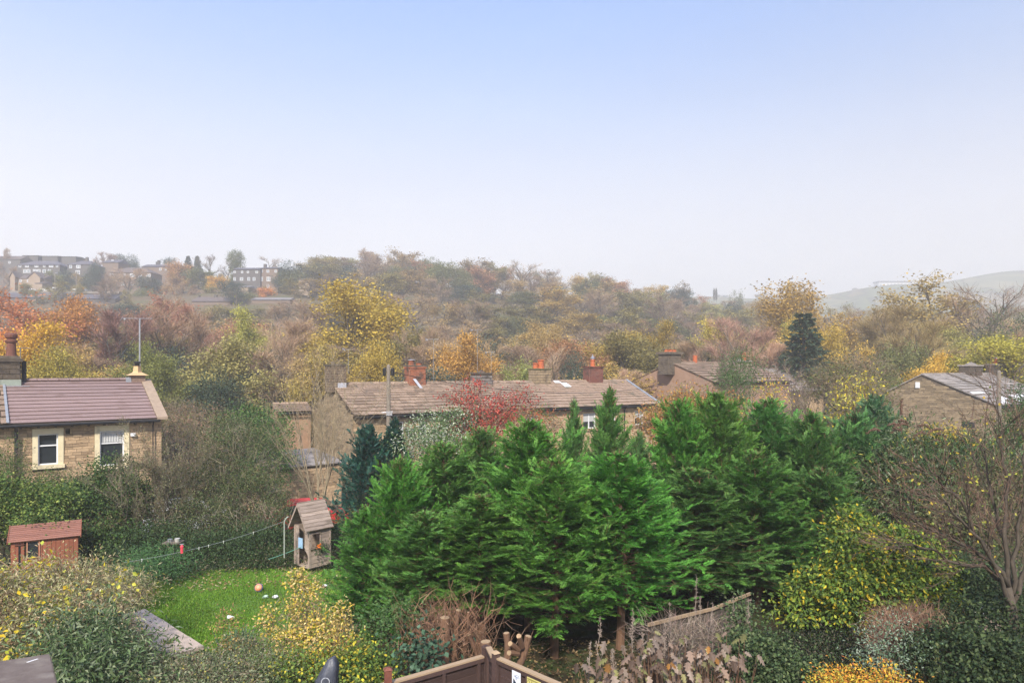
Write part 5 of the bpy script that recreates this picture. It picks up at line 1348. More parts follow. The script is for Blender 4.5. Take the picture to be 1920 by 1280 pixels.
hill_house(24, 82, 513, 522, 537, 222, U_, RB, 'buff stone bungalow with white edged gables below the long dark house', [(524, 529, [(37, 41), (51, 57)])], gab=((24, 33, 511, 520, 537), (58, 80, 511, 521, 537)))
hill_house(66, 79, 526, 531, 540, 217, U_, RB, 'small gabled stone porch building beside the bungalow')
hill_house(-60, 38, 477, 486, 505, 262, D_, RB, 'dark flat topped roof at the far left of the hilltop', [(490, 494, [(16, 20)])])
for i, (a, b) in enumerate(((42, 71), (79, 108), (115, 142))):
    hill_house(a, b, 477 + i, 479 + i, 500, 272 + i, D_, D_, ('first', 'second', 'third')[i] + ' block shaped roof from the left along the hilltop skyline', dcat='house')
hill_house(193, 222, 484, 492, 508, 256, B_, RS, 'dark roofed hilltop house with a bright skylight right of the mauve tree', [(487, 489, [(209, 213)])])
hill_house(206, 283, 499, 511, 548, 240, B_, RB, 'big brown stone block with two rows of windows on the hillside', [(513, 519, [(206, 214), (229, 235), (244, 252), (259, 266), (275, 282)]), (529, 535, [(208, 215), (228, 234), (246, 251), (261, 266)])], hip=1.)
hill_house(266, 322, 493, 500, 525, 252, B_, RS, 'stone terrace with paired chimney pots right of the big brown block', [(502, 507, [(299, 303), (308, 312)])], chim=((288, 4, 8), (284, 2, 5)))
hill_house(437, 488, 499, 505, 535, 236, D_, RS, 'grey stone three storey block on the hillside', [(508, 512, [(438, 442), (452, 456), (463, 467), (479, 484)]), (520, 526, [(438, 442), (450, 456), (464, 469), (474, 479)])])
hill_house(488, 521, 498, 503, 540, 237, B_, RS, 'tall brown stone block joined to the grey block', [(506, 511, [(490, 493), (500, 505), (515, 519)]), (519, 527, [(490, 493), (500, 507)]), (533, 540, [(500, 505)])], chim=((490, 5, 6),))
hill_house(421, 466, 533, 538, 552, 218, U_, RP, 'low buff building with a white fronted roof below the grey block', [(541, 549, [(444, 449)])])
hill_house(354, 420, 540, 542, 558, 220, B_, RB, 'long stone wall like building behind the red trees')
hill_house(360, 432, 554, 565, 575, 198, B_, RB, 'low long house with mid roof chimney above the crimson tree', chim=((394, 5, 4), (362, 4, 3)))
hill_house(472, 543, 555, 562, 578, 200, B_, RP, 'low pale roofed house behind the orange bush')
hill_house(-40, 128, 546, 558, 570, 206, D_, RS, 'long slate roof above the coral red tree at the far left')
hill_house(130, 216, 549, 560, 572, 202, D_, RS, 'long low slate roof with pale verge above the orange tree')
hill_house(180, 192, 538, 545, 552, 226, D_, RS, 'tiny dark hillside building below the big dark evergreen')
hill_house(960, 985, 556, 562, 575, 215, U_, RB, 'small pale house among trees on the wooded hill left')
hill_house(1000, 1026, 559, 566, 580, 213, U_, RB, 'small gabled house among trees in the dip of the wood')
hill_house(560, 580, 520, 524, 532, 226, U_, RP, 'pale building glimpsed behind the big ivy clad tree')
def van(px0, px1, y0, y1, d, label):
    k = d / F; x0 = (px0 - 960) * k; z0 = CZ + (HY - y1) * k; L = (px1 - px0) * k; H = (y1 - y0) * k
    t = thing('parked_van', (x0, d, z0), label, 'van', None)
    m = M(); pr = [(0, .3), (L, .3), (L, H * .55), (L * .86, H * .62), (L * .74, H), (0.05, H)]
    v = [(a, y, b) for y in (0, 1.9) for a, b in pr]; m.add(v, [tuple(range(6))[::1], tuple(range(11, 5, -1))]); m.add(v, [(i, (i + 1) % 6, (i + 1) % 6 + 6, i + 6) for i in range(6)]); m.build('body', PAINT_WHITE, t)
    M().box(L * .55, L * .72, -.03, 0.0, H * .62, H * .9).build('side_window', GLASS, t)
    for q in (.2, .8): M().box(L * q - .3, L * q + .3, -.03, .2, 0, .5).build('wheel', TYRE, t)
van(75, 96, 541, 547, 214, 'long white van parked on the hillside road below the bungalow')
van(47, 63, 541, 546, 214, 'white car parked left of the long white van on the hill')
van(98, 110, 538, 543, 216, 'white van tilted on the slope right of the long white van')
van(136, 146, 541, 546, 214, 'left car of the pale pair below the hillside lamp')
van(147, 157, 540, 546, 214, 'right car of the pale pair below the hillside lamp')
for px_, t_, lb_ in ((103, 512, 'hillside lamp post right of the bungalow'), (143, 510, 'tall pale lamp post in front of the hipped hillside house')):
    p = pt(px_, t_, 215); q = pt(px_, 545, 215); t = thing('lamp_post', (q[0], q[1], q[2] - 1), lb_, 'lamp post'); H_ = p[2] - q[2] + 1
    M().tube([(0, 0, 0), (0, 0, H_)], .12, 6).build('column', POLE, t); M().tube([(0, 0, H_), (.9, 0, H_ + .15)], .09, 5).build('lamp_head', METAL, t)
# hillside parking strip, far white building, poplars in the gap
m = M(); a = pt(-60, 545, 213); b = pt(230, 547, 213); m.hexa([(a[0], 211, a[2] - .8), (b[0], 211, b[2] - .8), (b[0], 217, b[2] - .8), (a[0], 217, a[2] - .8), (a[0], 211, a[2] - .15), (b[0], 211, b[2] - .15), (b[0], 217, b[2] - .15), (a[0], 217, a[2] - .15)])
m.build('hillside_road', plain('hill_road', (.25, .22, .19)), kind='structure')
m = M(); x0 = pt(1648, 531, 842); x1 = pt(1708, 528, 842)
t = thing('farm_building', (x0[0], 842, x0[2] - 2), 'long low white building on the far hill ridge', 'building', None, 0); Lb = x1[0] - x0[0]
M().box(0, Lb, 0, 12, -6, 3.2).build('wall', WHITE, t); M().box(-1, Lb + 1, -1, 13, 3.2, 4.6).build('roof', RS, t)
fr_ = R_(8)
for k in range(9): M().box(Lb * (k + .2) / 9, Lb * (k + .7) / 9, -.3, 0, -1.5, 1.4).build('window', HGL, t)
for px_, lb_ in ((1339, 'left poplar of the slim pair on the horizon in the gap'), (1343, 'right poplar of the slim pair on the horizon in the gap')):
    r, hw, tz = arch('ever', 2, False); p = pt(px_, 539, 400); q = pt(px_, 566, 400)
    o = inst('poplar_tree', r, None, (p[0], 400, q[2]), (.75 / hw, .75 / hw, (p[2] - q[2]) / tz), 1., color=(.09, .08, .07)); tag(o, lb_, 'tree')
# ------------------------------------------------------------------ the near garden: lawn, patio, shed, playhouse
def lawn():
    rng = R_(91)
    edge = [pt(285, 1092, 20.0), pt(400, 1075, 21.), pt(560, 1068, 21.4), pt(700, 1080, 20.4), pt(720, 1180, 16.5), pt(640, 1260, 14.0), pt(420, 1250, 13.8), pt(380, 1225, 14.2), pt(300, 1160, 15.8), pt(255, 1120, 17.5)]
    P = np.array([[e_[0], e_[1]] for e_ in edge]); c = P.mean(0)
    n = len(P); R = 9; v = []; 
    for k in range(R + 1):
        for a in range(60):
            f = a / 60 * n; i = int(f); t = f - i; q = P[i % n] * (1 - t) + P[(i + 1) % n] * t; w = c + (q - c) * (k / R) * (1 + .02 * math.sin(a * 2.3)); v.append((w[0], w[1], float(ground(w[0], w[1])) + .07 + .02 * math.sin(w[0] * 2) * math.sin(w[1] * 1.7)))
    idx = np.arange((R + 1) * 60).reshape(R + 1, 60); q = np.stack([idx[:-1], idx[1:], np.roll(idx[1:], -1, 1), np.roll(idx[:-1], -1, 1)], -1).reshape(-1, 4)
    m = M(); m.add(v, q)
    m.build('lawn', pmat('lawn_turf', (.08, .155, .022), (.11, .20, .03), 3, 1, .5, c3=(.10, .12, .03), sc3=.7, f3=(.58, .72)), smooth=True, kind='structure')
    # blades
    N = 75000; f = rng.uniform(0, n, N); i = f.astype(int) % n; t = f - np.floor(f); q = P[i] * (1 - t)[:, None] + P[(i + 1) % n] * t[:, None]
    w = c + (q - c) * (np.sqrt(rng.uniform(0, 1, N)) * 1.0)[:, None]
    base = np.stack([w[:, 0], w[:, 1], ground(w[:, 0], w[:, 1]) + .05], 1)
    patch = (np.sin(w[:, 0] * 1.9 + 1) * np.cos(w[:, 1] * 1.5) + np.sin(w[:, 0] * .7 + w[:, 1] * .9))[:, None]  # light and dark patches painted on the blades: uneven grass mixed with shade
    d = unit(rng.normal(size=(N, 3)) * .55 + [0, 0, 1])
    g = M(); g.leaves(base, d, unit(rng.normal(size=(N, 3))), rng.uniform(.05, .11, N), .016, tint=np.clip(pal(rng, N, [(.15, .30, .03), (.20, .36, .035), (.11, .22, .025), (.28, .33, .06)], [3, 2, 2, .5]) * (1 + .2 * patch) * (1 + np.clip(rng.normal(size=(N, 1)) * .15, -.3, .5)), 0, 1))
    g.build('lawn_grass', FOL, kind='stuff', label='bright green mown grass of the garden lawn', cat='grass')
    # fallen leaves
    N = 900; f = rng.uniform(0, 4.2, N); i = f.astype(int) % n; t = f - np.floor(f); q = P[i] * (1 - t)[:, None] + P[(i + 1) % n] * t[:, None]
    w = c + (q - c) * (rng.uniform(.45, 1.05, N))[:, None]; b = np.stack([w[:, 0], w[:, 1], ground(w[:, 0], w[:, 1]) + .13], 1)
    g = M(); g.leaves(b, unit(rng.normal(size=(N, 3)) * [1, 1, .2]), unit(rng.normal(size=(N, 3)) * .4 + [0, 0, 1]), .07, .05, tint=pal(rng, N, [(.35, .25, .10), (.30, .16, .07), (.42, .36, .2), (.2, .12, .06)]))
    g.build('fallen_leaves', FOL, kind='stuff', label='brown fallen leaves scattered on the back of the lawn', cat='leaves')
lawn()

def patio():
    rng = R_(92); P1 = pt(377, 1211, 13.95)[:2]; P2 = pt(268, 1142, 16.1)[:2]; e1 = unit(P2 - P1); e2 = np.array([-e1[1], e1[0]]); e2 = e2 if e2[0] < 0 else -e2
    zt = CZ - 5.55; ang = atan2(e1[1], e1[0]); L = np.linalg.norm(P2 - P1)
    t = thing('raised_patio', (P1[0], P1[1], zt), 'raised concrete flag patio with a stone retaining edge left of the lawn', 'patio', None, ang)
    s = 1 if (e1[0] * e2[1] - e1[1] * e2[0]) > 0 else -1
    def bx(a0, a1, b0, b1, z0, z1): return (a0, a1, min(s * b0, s * b1), max(s * b0, s * b1), z0, z1)
    M().box(*bx(.03, L, .03, 4.5, -.6, -.05)).build('patio_base', MORTAR, t)
    w = .72
    for i in range(int(L / w) + 1):
        for j in range(6):
            a0, a1 = i * w, min((i + 1) * w, L + .0) - .015
            if a1 - a0 < .1: continue
            h_ = rng.uniform(-.008, .008); block('flagstone', CONC, t, *bx(a0 - (.04 if i == 0 else 0), a1, j * w - (.04 if j == 0 else 0), (j + 1) * w - .015, -.05 + h_, .02 + h_), rot=(rng.normal() * .006, rng.normal() * .006, 0))
    for k in range(3):
        x = 0
        while x < 4.4:
            l = rng.uniform(.25, .5); b = bx(-.01, .04, x, min(x + l, 4.4) - .012, -.56 + k * .165, -.56 + (k + 1) * .165 - .01); block('stone', STONE, t, *b); x += l
        x = 0
        while x < L:
            l = rng.uniform(.25, .5); b = bx(x, min(x + l, L) - .012, -.01, .04, -.56 + k * .165, -.56 + (k + 1) * .165 - .01); block('stone', STONE, t, *b); x += l
    g = M(); N = 260; q = rng.uniform(0, 1, (3, 2))[rng.integers(0, 3, N)] * [1.4, 1.2] + rng.normal(size=(N, 2)) * .07
    g.leaves(np.stack([q[:, 0] + .2, s * (q[:, 1] + .2), np.full(N, .02)], 1), unit(rng.normal(size=(N, 3)) + [0, 0, 1.]), unit(rng.normal(size=(N, 3))), .07, .03, tint=pal(rng, N, [(.12, .17, .04), (.2, .2, .07)]))
    g.build('joint_weeds', FOL, t, kind='stuff')
patio()

def shed():
    A = pt(20, 1015, 20.3); B = pt(146, 1003, 21.15); z = A[2]; zg = float(ground(-14, 20.7)) - .05; h = z - zg; u = unit(B[:2] - A[:2]); L = np.linalg.norm(B[:2] - A[:2])
    t = thing('garden_shed', (A[0], A[1], zg), 'low red brown timber shed half covered by yellow green ivy', 'shed', None, atan2(u[1], u[0])); D = 1.25; zr = h + .30
    rng = R_(93)
    M().box(0.02, L - .02, .03, D - .03, 0, h - .02).build('shed_core', plain('shed_inside', (.05, .03, .02)), t)
    x = 0; w = (A[0] * 0 + .105)
    n = int(L / w); w = L / n; s = lambda px: loc(A, B, px, y=0)[0]
    wx0, wx1 = s(52), s(73); wz0, wz1 = h - .52, h - .06
    for k in range(n):
        x0, x1 = k * w, (k + 1) * w - .008
        if wx0 - .03 < (x0 + x1) / 2 < wx1 + .03:
            block('board', SHED, t, x0, x1, 0, .022, 0, wz0 - .03); block('board', SHED, t, x0, x1, 0, .022, wz1 + .03, h)
        else: block('board', SHED, t, x0, x1, -.0 - rng.uniform(0, .004), .022, 0, h)
    for k in range(int(D / w)): block('board', SHED, t, -.002, .02, k * w, (k + 1) * w - .008, 0, h + .0); block('board', SHED, t, L - .02, L + .002, k * w, (k + 1) * w - .008, 0, h)
    for x0 in (0, L):
        g = M(); g.hexa([(x0 - .011, 0, h), (x0 + .011, 0, h), (x0 + .011, D, h), (x0 - .011, D, h), (x0 - .011, D / 2 - .01, zr), (x0 + .011, D / 2 - .01, zr), (x0 + .011, D / 2 + .01, zr), (x0 - .011, D / 2 + .01, zr)]); g.build('gable_board', SHED, t)
    f = M(); f.box(wx0 - .03, wx0, -.025, .01, wz0 - .03, wz1 + .03); f.box(wx1, wx1 + .03, -.025, .01, wz0 - .03, wz1 + .03); f.box(wx0, wx1, -.024, .009, wz0 - .03, wz0); f.box(wx0, wx1, -.024, .009, wz1, wz1 + .03)
    wo = f.build('window', pmat('pale_brown_frame', (.42, .2, .12), None, 4, .7), t); M().box(wx0, wx1, -.0, .012, wz0, wz1).build('pane', GLASS, wo)
    sx = s(36); M().box(sx - .02, sx + .03, -.014, .0, .1, h - .1).build('door_gap', BLACK, t); M().box(sx - .1, sx + .11, -.03, .0, h - .14, h - .11).build('door_bar', plain('bar_brown', (.12, .05, .035)), t)
    for sgn in (0, 1):
        nb = 9
        for k in range(nb):
            a, b = k / nb, (k + 1) / nb + .02
            y0, z0 = -.09 + (D / 2 + .09) * a, h - .04 + (zr - h + .06) * a; y1, z1 = -.09 + (D / 2 + .09) * b, h - .04 + (zr - h + .06) * b
            if sgn: y0, y1 = D - y0, D - y1
            v = [(-.07, y0, z0 + .03), (L + .07, y0, z0 + .03), (L + .07, y1, z1), (-.07, y1, z1)]
            M().hexa(v + [(p_, q_, r_ + .018) for p_, q_, r_ in v]).build('roof_board', SHEDROOF, t)
    for x0 in (-.085, L + .07):
        for y0, y1 in ((-.1, D / 2), (D + .1, D / 2)):
            v = [(x0, y0, h - .06), (x0 + .018, y0, h - .06), (x0 + .018, y1, zr), (x0, y1, zr)]; M().hexa(v + [(p_, q_, r_ + .07) for p_, q_, r_ in v]).build('barge_board', SHED, t)
shed()

def playhouse():
    A = pt(580, 1064, 20.6); zg = A[2] - .02; u = np.array([.66, .75]); t = thing('playhouse', (A[0], A[1], zg), 'weathered grey timber playhouse with a steep plank roof at the back of the lawn', 'playhouse', None, atan2(.75, .66))
    rng = R_(94); L = .70; D = .76; h = 1.2; zr = 1.84     # x = along window wall (away to the right), y = towards the left
    # window wall (y = 0 face), planks
    hb = .12; wx0, wx1, wz0, wz1 = .08, .36, .62, 1.0
    for k in range(10):
        z0, z1 = k * hb, (k + 1) * hb - .004
        segs = [(0, L)]
        if z1 > wz0 + .02 and z0 < wz1 - .02: segs = [(0, wx0), (wx1, L)]
        for a, b in segs: block('plank', WOOD_G, t, a, b, -.012 - rng.uniform(0, .006), .012, z0, z1, rot=(radians(-3.5), 0, rng.normal() * .003))
    for k in range(15):  # rear gable wall (x = L) and front (x = 0) with an open doorway
        z0, z1 = k * hb, (k + 1) * hb - .004; half = D / 2 if z1 < h else D / 2 * (zr - z1) / (zr - h)
        if half < .05: continue
        block('plank', WOOD_G, t, L - .012, L + .012, D / 2 - half, D / 2 + half, z0, z1)
        if z1 < h:
            block('plank', WOOD_G, t, -.012, .012, D - .2, D, z0, z1)
            if z0 > .45: block('plank', WOOD_G, t, -.012, .012, 0, .22, z0, z1)
        block('plank', WOOD_G, t, 0, L, D - .012, D + .012, z0, z1) if z1 < h else None
    for (x, y) in ((0, 0), (L, 0), (0, D), (L, D)): block('corner_post', WOOD_G, t, x - .03, x + .03, y - .03, y + .03, 0, h)
    M().box(.0, L, .02, D, -.02, .02).build('floor', WOOD_G, t)
    f = M(); f.box(wx0 - .03, wx0, -.03, .0, wz0 - .03, wz1 + .03); f.box(wx1, wx1 + .03, -.03, .0, wz0 - .03, wz1 + .03); f.box(wx0, wx1, -.029, -.001, wz1, wz1 + .04); f.box(wx0 - .06, wx1 + .06, -.05, .0, wz0 - .06, wz0 - .03); f.build('window_frame', WOOD_G, t)
    M().hexa([(-.02, .02, .35), (.02, .02, .35), (.02, .04, .35), (-.02, .04, .35), (-.02, -.02, .62), (.02, -.02, .62), (.02, .26, .62), (-.02, .26, .62)]).build('curved_bracket', WOOD_G, t)
    # roof planks run along x, overhanging the front
    for sgn in (0, 1):
        nb = 8; sl = hypot(D / 2 + .1, zr - h + .1)
        for k in range(nb):
            a, b = k / nb, (k + 1) / nb + .03
            f_ = lambda q: (-.1 + (D / 2 + .1) * q, h - .10 + (zr - h + .14) * q)
            (y0, z0), (y1, z1) = f_(a), f_(b)
            if sgn: y0, y1 = D - y0, D - y1
            x0, x1 = -.16 + rng.normal() * .006, L + .08; j = rng.uniform(0, .008)
            v = [(x0, y0, z0 + .025 + j), (x1, y0, z0 + .025 + j), (x1, y1, z1 + j), (x0, y1, z1 + j)]
            M().hexa(v + [(p_, q_, r_ + .018) for p_, q_, r_ in v]).build('roof_plank', WOOD_G, t)
    for y0, y1 in ((-.12, D / 2), (D + .12, D / 2)):
        v = [(-.185, y0, h - .15), (-.165, y0, h - .15), (-.165, y1, zr - .03), (-.185, y1, zr - .03)]; M().hexa(v + [(p_, q_, r_ + .09) for p_, q_, r_ in v]).build('barge_board', WOOD_G, t)
    o = M().box(-.05, -.03, .30, .52, .55, .85).build('blue_board', pmat('pale_blue', (.25, .42, .62), (.35, .5, .66), 4, .6), t)
    rr = R_(95); m = M(); N = 160; p = rr.normal(size=(N, 3)) * [.13, .05, .09] + [.35, -.12, .55]; m.leaves(p, unit(rr.normal(size=(N, 3))), unit(rr.normal(size=(N, 3))), .06, .04, tint=pal(rr, N, [(.06, .10, .04), (.1, .13, .07)]))
    p = rr.normal(size=(24, 3)) * .035 + [.26, -.14, .64]; m.leaves(p, unit(rr.normal(size=(24, 3))), unit(rr.normal(size=(24, 3))), .07, .05, tint=np.array([.8, .22, .03]))
    pl = m; root = thing('window_plant', tuple(np.array(t.location) + [0, 0, 0]), 'trailing green plant with an orange bloom below the playhouse window', 'plant', None, atan2(.75, .66)); pl.build('foliage', FOL, root)
playhouse()

# washing line: prop with hook, line, pegs, bird feeder
p = pt(533, 1045, 20.2); q = pt(532, 966, 20.2)
t = thing('line_post', (p[0], p[1], p[2]), 'thin grey metal washing line post with a hooked top', 'post'); H = q[2] - p[2]
m = M(); a = np.linspace(0, 1.3, 8); m.tube([(0, 0, 0), (0, 0, H * .8)] + [(.17 - .17 * cos(x), 0, H * .8 + .22 * sin(x)) for x in a[1:]], .018, 7); m.build('shaft', pmat('grey_green_steel', (.33, .36, .31), None, 4, .5), t)
la, lb = pt(232, 1054, 15.3), pt(532, 977, 20.2)
wire('washing_line', la, lb, .12, 'pale washing line sloping up across the dark hedge to the hooked post', .005, 'line', mat=plain('line_white', (.32, .34, .32)))
pg = M().box(-.006, .006, -.006, .006, -.05, .02).box(-.013, .013, -.004, .004, -.01, .01).mesh('peg', plain('peg_pale', (.6, .62, .55)))
for k, px_ in enumerate((266, 373, 391, 419, 475)):
    f = (px_ - 232) / 300.; ff = f / (f + (1 - f) * 20.2 / 15.3) ; pp = la * (1 - ff) + lb * ff - [0, 0, .12 * 4 * ff * (1 - ff)]
    o = inst('clothes_peg', pg, None, pp); tag(o, ('clothes peg nearest the low left end of the washing line', 'clothes peg just right of the red feeder', 'second clothes peg right of the red feeder', 'third clothes peg right of the red feeder', 'clothes peg nearest the hooked post')[k], 'peg', 'pegs on the washing line')
f = (341 - 232) / 300.; ff = f / (f + (1 - f) * 20.2 / 15.3); pp = la * (1 - ff) + lb * ff - [0, 0, .03]
t = thing('bird_feeder', pp, 'small red bird feeder on the washing line', 'feeder'); M().lathe((0, 0, -.1), [(.035, 0), (.03, .02), (.03, .13), (.045, .15), (.01, .2)], 10).build('tube', pmat('red_plastic', (.75, .06, .09), None, 3, .4), t); M().box(-.05, .05, -.01, .01, .1, .12).build('roof', METAL, t)
t = thing('bird_table', pt(325, 1045, 20.8), 'dark bird table with pale pots behind the washing line', 'bird table'); M().box(-.03, .03, -.03, .03, -.3, .45).build('leg', BARK, t); M().box(-.25, .25, -.2, .2, .45, .48).build('tray', BARK, t)
M().lathe((.12, 0, .48), [(.06, 0), (.08, .1), (.05, .1)], 10).build('pot', plain('pale_pot', (.5, .48, .44)), t); M().lathe((-.1, 0, .48), [(.06, 0), (.07, .08), (.05, .08)], 10).build('pot', METAL, t)
wire('green_rope', pt(503, 1048, 20.), pt(566, 1024, 20.5), .02, 'thin green rope from the playhouse down to the ivy', .009, 'rope', mat=plain('rope_green', (.12, .3, .22)))
# toys on the lawn
def on_lawn(px, py):
    d = 6.0 * F / (py - HY)
    for _ in range(5): d = (CZ - (float(ground((px - 960) / F * d, d)) + .08)) * F / (py - HY)
    return pt(px, py, d)
b = on_lawn(485, 1108); m = M(); 
def sphere(m, c, r, n=14, k=10, tint=None, mi=0):
    a = np.linspace(0, pi, k); m.lathe(c, [(max(r * sin(x), .001), -r * cos(x)) for x in a], n, tint, mi)
t = thing('football', (b[0], b[1], b[2] + .1), 'orange and white ball with a blue stripe lying on the lawn', 'ball')
m = M(); sphere(m, (0, 0, 0), .1, 18, 14); o = m.build('ball', pmat('orange_ball', (.80, .20, .06), (.8, .45, .3), 9, .4), t, smooth=True)
m = M(); m.tube([(.1035 * cos(a) , .1035 * sin(a) * .5, .1035 * sin(a) * .86) for a in np.linspace(0, 2 * pi, 25)], .012, 5, caps=False); m.build('stripe', plain('blue_stripe', (.05, .07, .2)), t)
for (px_, py_, lab_, mt_) in ((516, 1121, 'crumpled white plastic scrap on the lawn right of the ball', WHITE), (497, 1121, 'pale green flat toy on the lawn beside the ball', plain('pale_green', (.45, .6, .45))), (432, 1160, 'small white scrap on the near side of the lawn', WHITE), (608, 1101, 'white scrap on the lawn by the yellow shrub', WHITE)):
    b = on_lawn(px_, py_); rr = R_(int(px_)); m = M(); n = 10; v = [(.1 * cos(a) * rr.uniform(.6, 1.2), .07 * sin(a) * rr.uniform(.6, 1.2), rr.uniform(.0, .05)) for a in np.linspace(0, 2 * pi, n, endpoint=False)] + [(0, 0, .06)]
    m.add(v, [(i, (i + 1) % n, n) for i in range(n)]); m.add([(a_, b_, 0) for a_, b_, c_ in v[:n]], [tuple(range(n - 1, -1, -1))]); m.build('lawn_toy' if 'toy' in lab_ else 'plastic_scrap', mt_, label=lab_, cat='toy' if 'toy' in lab_ else 'scrap', origin=None).location = (b[0], b[1], b[2] + .03)
# low stone wall and hedge bank behind the left side (retaining the lane)
# ---- near fence corner at the bottom
def fence():
    rng = R_(96)
    def panel(name, a, b, ztop, label, Lx, side=1, signs=False):
        a = np.array(a); b = np.array(b); u = unit(b - a); t = thing(name, (a[0], a[1], ztop - 1.75), label, 'fence', None, atan2(u[1], u[0])); H = 1.75
        n = 14; hb = H / n
        for k in range(n):
            z0 = k * hb; block('board', FENCE, t, 0.0, Lx, -.012, .006, z0, z0 + hb + .02, rot=(radians(5) * side, 0, rng.normal() * .002))
        x = .0
        while x < Lx: block('batten', FENCE, t, x, x + .05, -.05, -.014, 0, H - .01); x += .62
        block('cap_rail', FENCE_CAP, t, -.02, Lx, -.05, .04, H, H + .025)
        block('top_batten', FENCE, t, 0, Lx, -.055, -.018, H - .06, H)
        return t
    z = CZ - 4.45; z2 = CZ - 4.31
    c1 = pt(905, 1231, 10.8)[:2]; e1 = pt(735, 1280, 9.9)[:2]; u = unit(e1 - c1); panel('garden_fence', c1 + u * 2.6, c1, z, 'dark brown fence panel running down to the left from the corner post', 2.6)
    c2 = pt(934, 1235, 10.4)[:2]; e2 = pt(1040, 1280, 9.58)[:2]; t = panel('garden_fence', c2, e2, z2, 'dark brown fence panel with two small signs at the bottom', 2.6)
    cm1 = pt(917, 1221, 10.8)[:2]; cm2 = pt(926, 1231, 10.45)[:2]; panel('garden_fence', cm1, cm2 , CZ - 4.32, 'short fence infill between the two corner posts', float(np.linalg.norm(cm2 - cm1)))
    def post(px, top, d, w, mat, cap, label, ang=.6):
        p = pt(px, top, d); t = thing('fence_post', (p[0], p[1], p[2] - 2.1), label, 'post', None, ang); M().box(-w / 2, w / 2, -w / 2, w / 2, 0, 2.1).build('shaft', mat, t)
        v = [(-w / 2 - .012, -w / 2 - .012, 2.1), (w / 2 + .012, -w / 2 - .012, 2.1), (w / 2 + .012, w / 2 + .012, 2.1), (-w / 2 - .012, w / 2 + .012, 2.1)]
        M().hexa(v + [(-w / 4, -w / 4, 2.13), (w / 4, -w / 4, 2.13), (w / 4, w / 4, 2.13), (-w / 4, w / 4, 2.13)]).build('post_cap', cap, t)
    post(911, 1212, 10.85, .095, FENCE, FENCE, 'taller dark corner post of the near fence', .7)
    post(929.5, 1223, 10.4, .09, FENCE, FENCE_CAP, 'pale capped dark corner post of the near fence', .6)
    post(727.5, 1254, 9.8, .1, POSTRED, POSTRED, 'square red brown post left of the near fence', .3)
    # two small signs fixed to the right panel
    u = unit(e2 - c2); ang = atan2(u[1], u[0])
    def sign(px0, px1, h, label, base, draw):
        s0 = loc(c2, e2, px0, y=-.06)[0]; s1 = loc(c2, e2, px1, y=-.06)[0]; o = c2 + u * s0; n = np.array([-u[1], u[0]]); o = o - n * .06
        t = thing('fence_sign', (o[0], o[1], z2 - .04 - h), label, 'sign', None, ang); w = s1 - s0
        M().box(0, w, 0, .006, 0, h).build('plate', base, t); draw(t, w, h)
    dk = plain('sign_ink', (.02, .03, .06)); rd = plain('sign_red', (.5, .06, .03)); ol = plain('sign_olive', (.17, .15, .03))
    def d1(t, w, h):
        M().hexa([(w * .15, -.003, .02), (w * .85, -.003, .02), (w * .85, 0, .02), (w * .15, 0, .02), (w * .17, -.003, h * .52), (w * .2, -.003, h * .52), (w * .2, 0, h * .52), (w * .17, 0, h * .52)]).build('dark_wedge', dk, t)
        m = M(); rr = R_(3)
        for k in range(9): x_, z_ = rr.uniform(.25, .75) * w, h * rr.uniform(.6, .9); m.box(x_, x_ + rr.uniform(.01, .035), -.003, 0, z_, z_ + .006)
        m.hexa([(w * .5, -.003, h * .5), (w * .56, -.003, h * .5), (w * .56, 0, h * .5), (w * .5, 0, h * .5), (w * .4, -.003, h * .74), (w * .46, -.003, h * .74), (w * .46, 0, h * .74), (w * .4, 0, h * .74)]); m.build('small_print', plain('pale_blue_ink', (.2, .26, .4)), t)
    def d2(t, w, h):
        m = M(); rr = R_(4)
        x_ = .05 * w
        while x_ < .9 * w: m.box(x_, x_ + w * .05, -.003, 0, h * .84, h * .93); x_ += w * .08
        x_ = .06 * w; m2 = M()
        for k in range(7):      # illegible bold second line, letter sized strokes
            m.box(x_, x_ + w * .025, -.003, 0, h * .62, h * .79); m.box(x_ + w * .025, x_ + w * .08, -.003, 0, h * (.62 if k % 2 else .76), h * (.65 if k % 2 else .79)); x_ += w * .125
        for k in range(6): m2.box(w * (.08 + .14 * k), w * (.16 + .14 * k), -.003, 0, h * .47, h * .56)
        m.build('dark_lettering', ol, t); m2.build('red_lettering', rd, t)
    sign(960, 976, .24, 'white sign with a dark wedge shape on the near fence', plain('sign_white', (.72, .74, .78)), d1)
    sign(988, 1014, .2, 'pale yellow sign with olive and red lettering on the near fence', plain('sign_yellow', (.62, .55, .2)), d2)
    # leaning fence in the shade
    def lean(px0, y0, d0, px1, y1, d1_, label, H=1.3):
        a = pt(px0, y0, d0); b = pt(px1, y1, d1_); u = unit(b[:2] - a[:2]); L = float(np.linalg.norm(b[:2] - a[:2])); t = thing('garden_fence', (a[0], a[1], a[2] - H), label, 'fence', None, atan2(u[1], u[0])); dz = b[2] - a[2]
        n = int(L / .16)
        for k in range(n):
            x0, x1 = k * L / n, (k + 1) * L / n - .012; zt = H + dz * k / n + rng.normal() * .008; block('board', OLDF, t, x0, x1, -.012, .006 + rng.uniform(0, .006), -.2, zt, rot=(0, rng.normal() * .012, 0))
        for zz in (.15, .6, .98):
            v = [(0, -.05, H * zz), (L, -.05, H * zz + dz), (L, -.015, H * zz + dz), (0, -.015, H * zz)]; M().hexa(v + [(x_, y_, z_ + .06) for x_, y_, z_ in v]).build('rail', FENCE_CAP if zz > .9 else OLDF, t)
    global OLDF
    OLDF = pmat('old_fence', (.115, .095, .075), (.07, .055, .045), 6, .9, .4, rnd=.25)
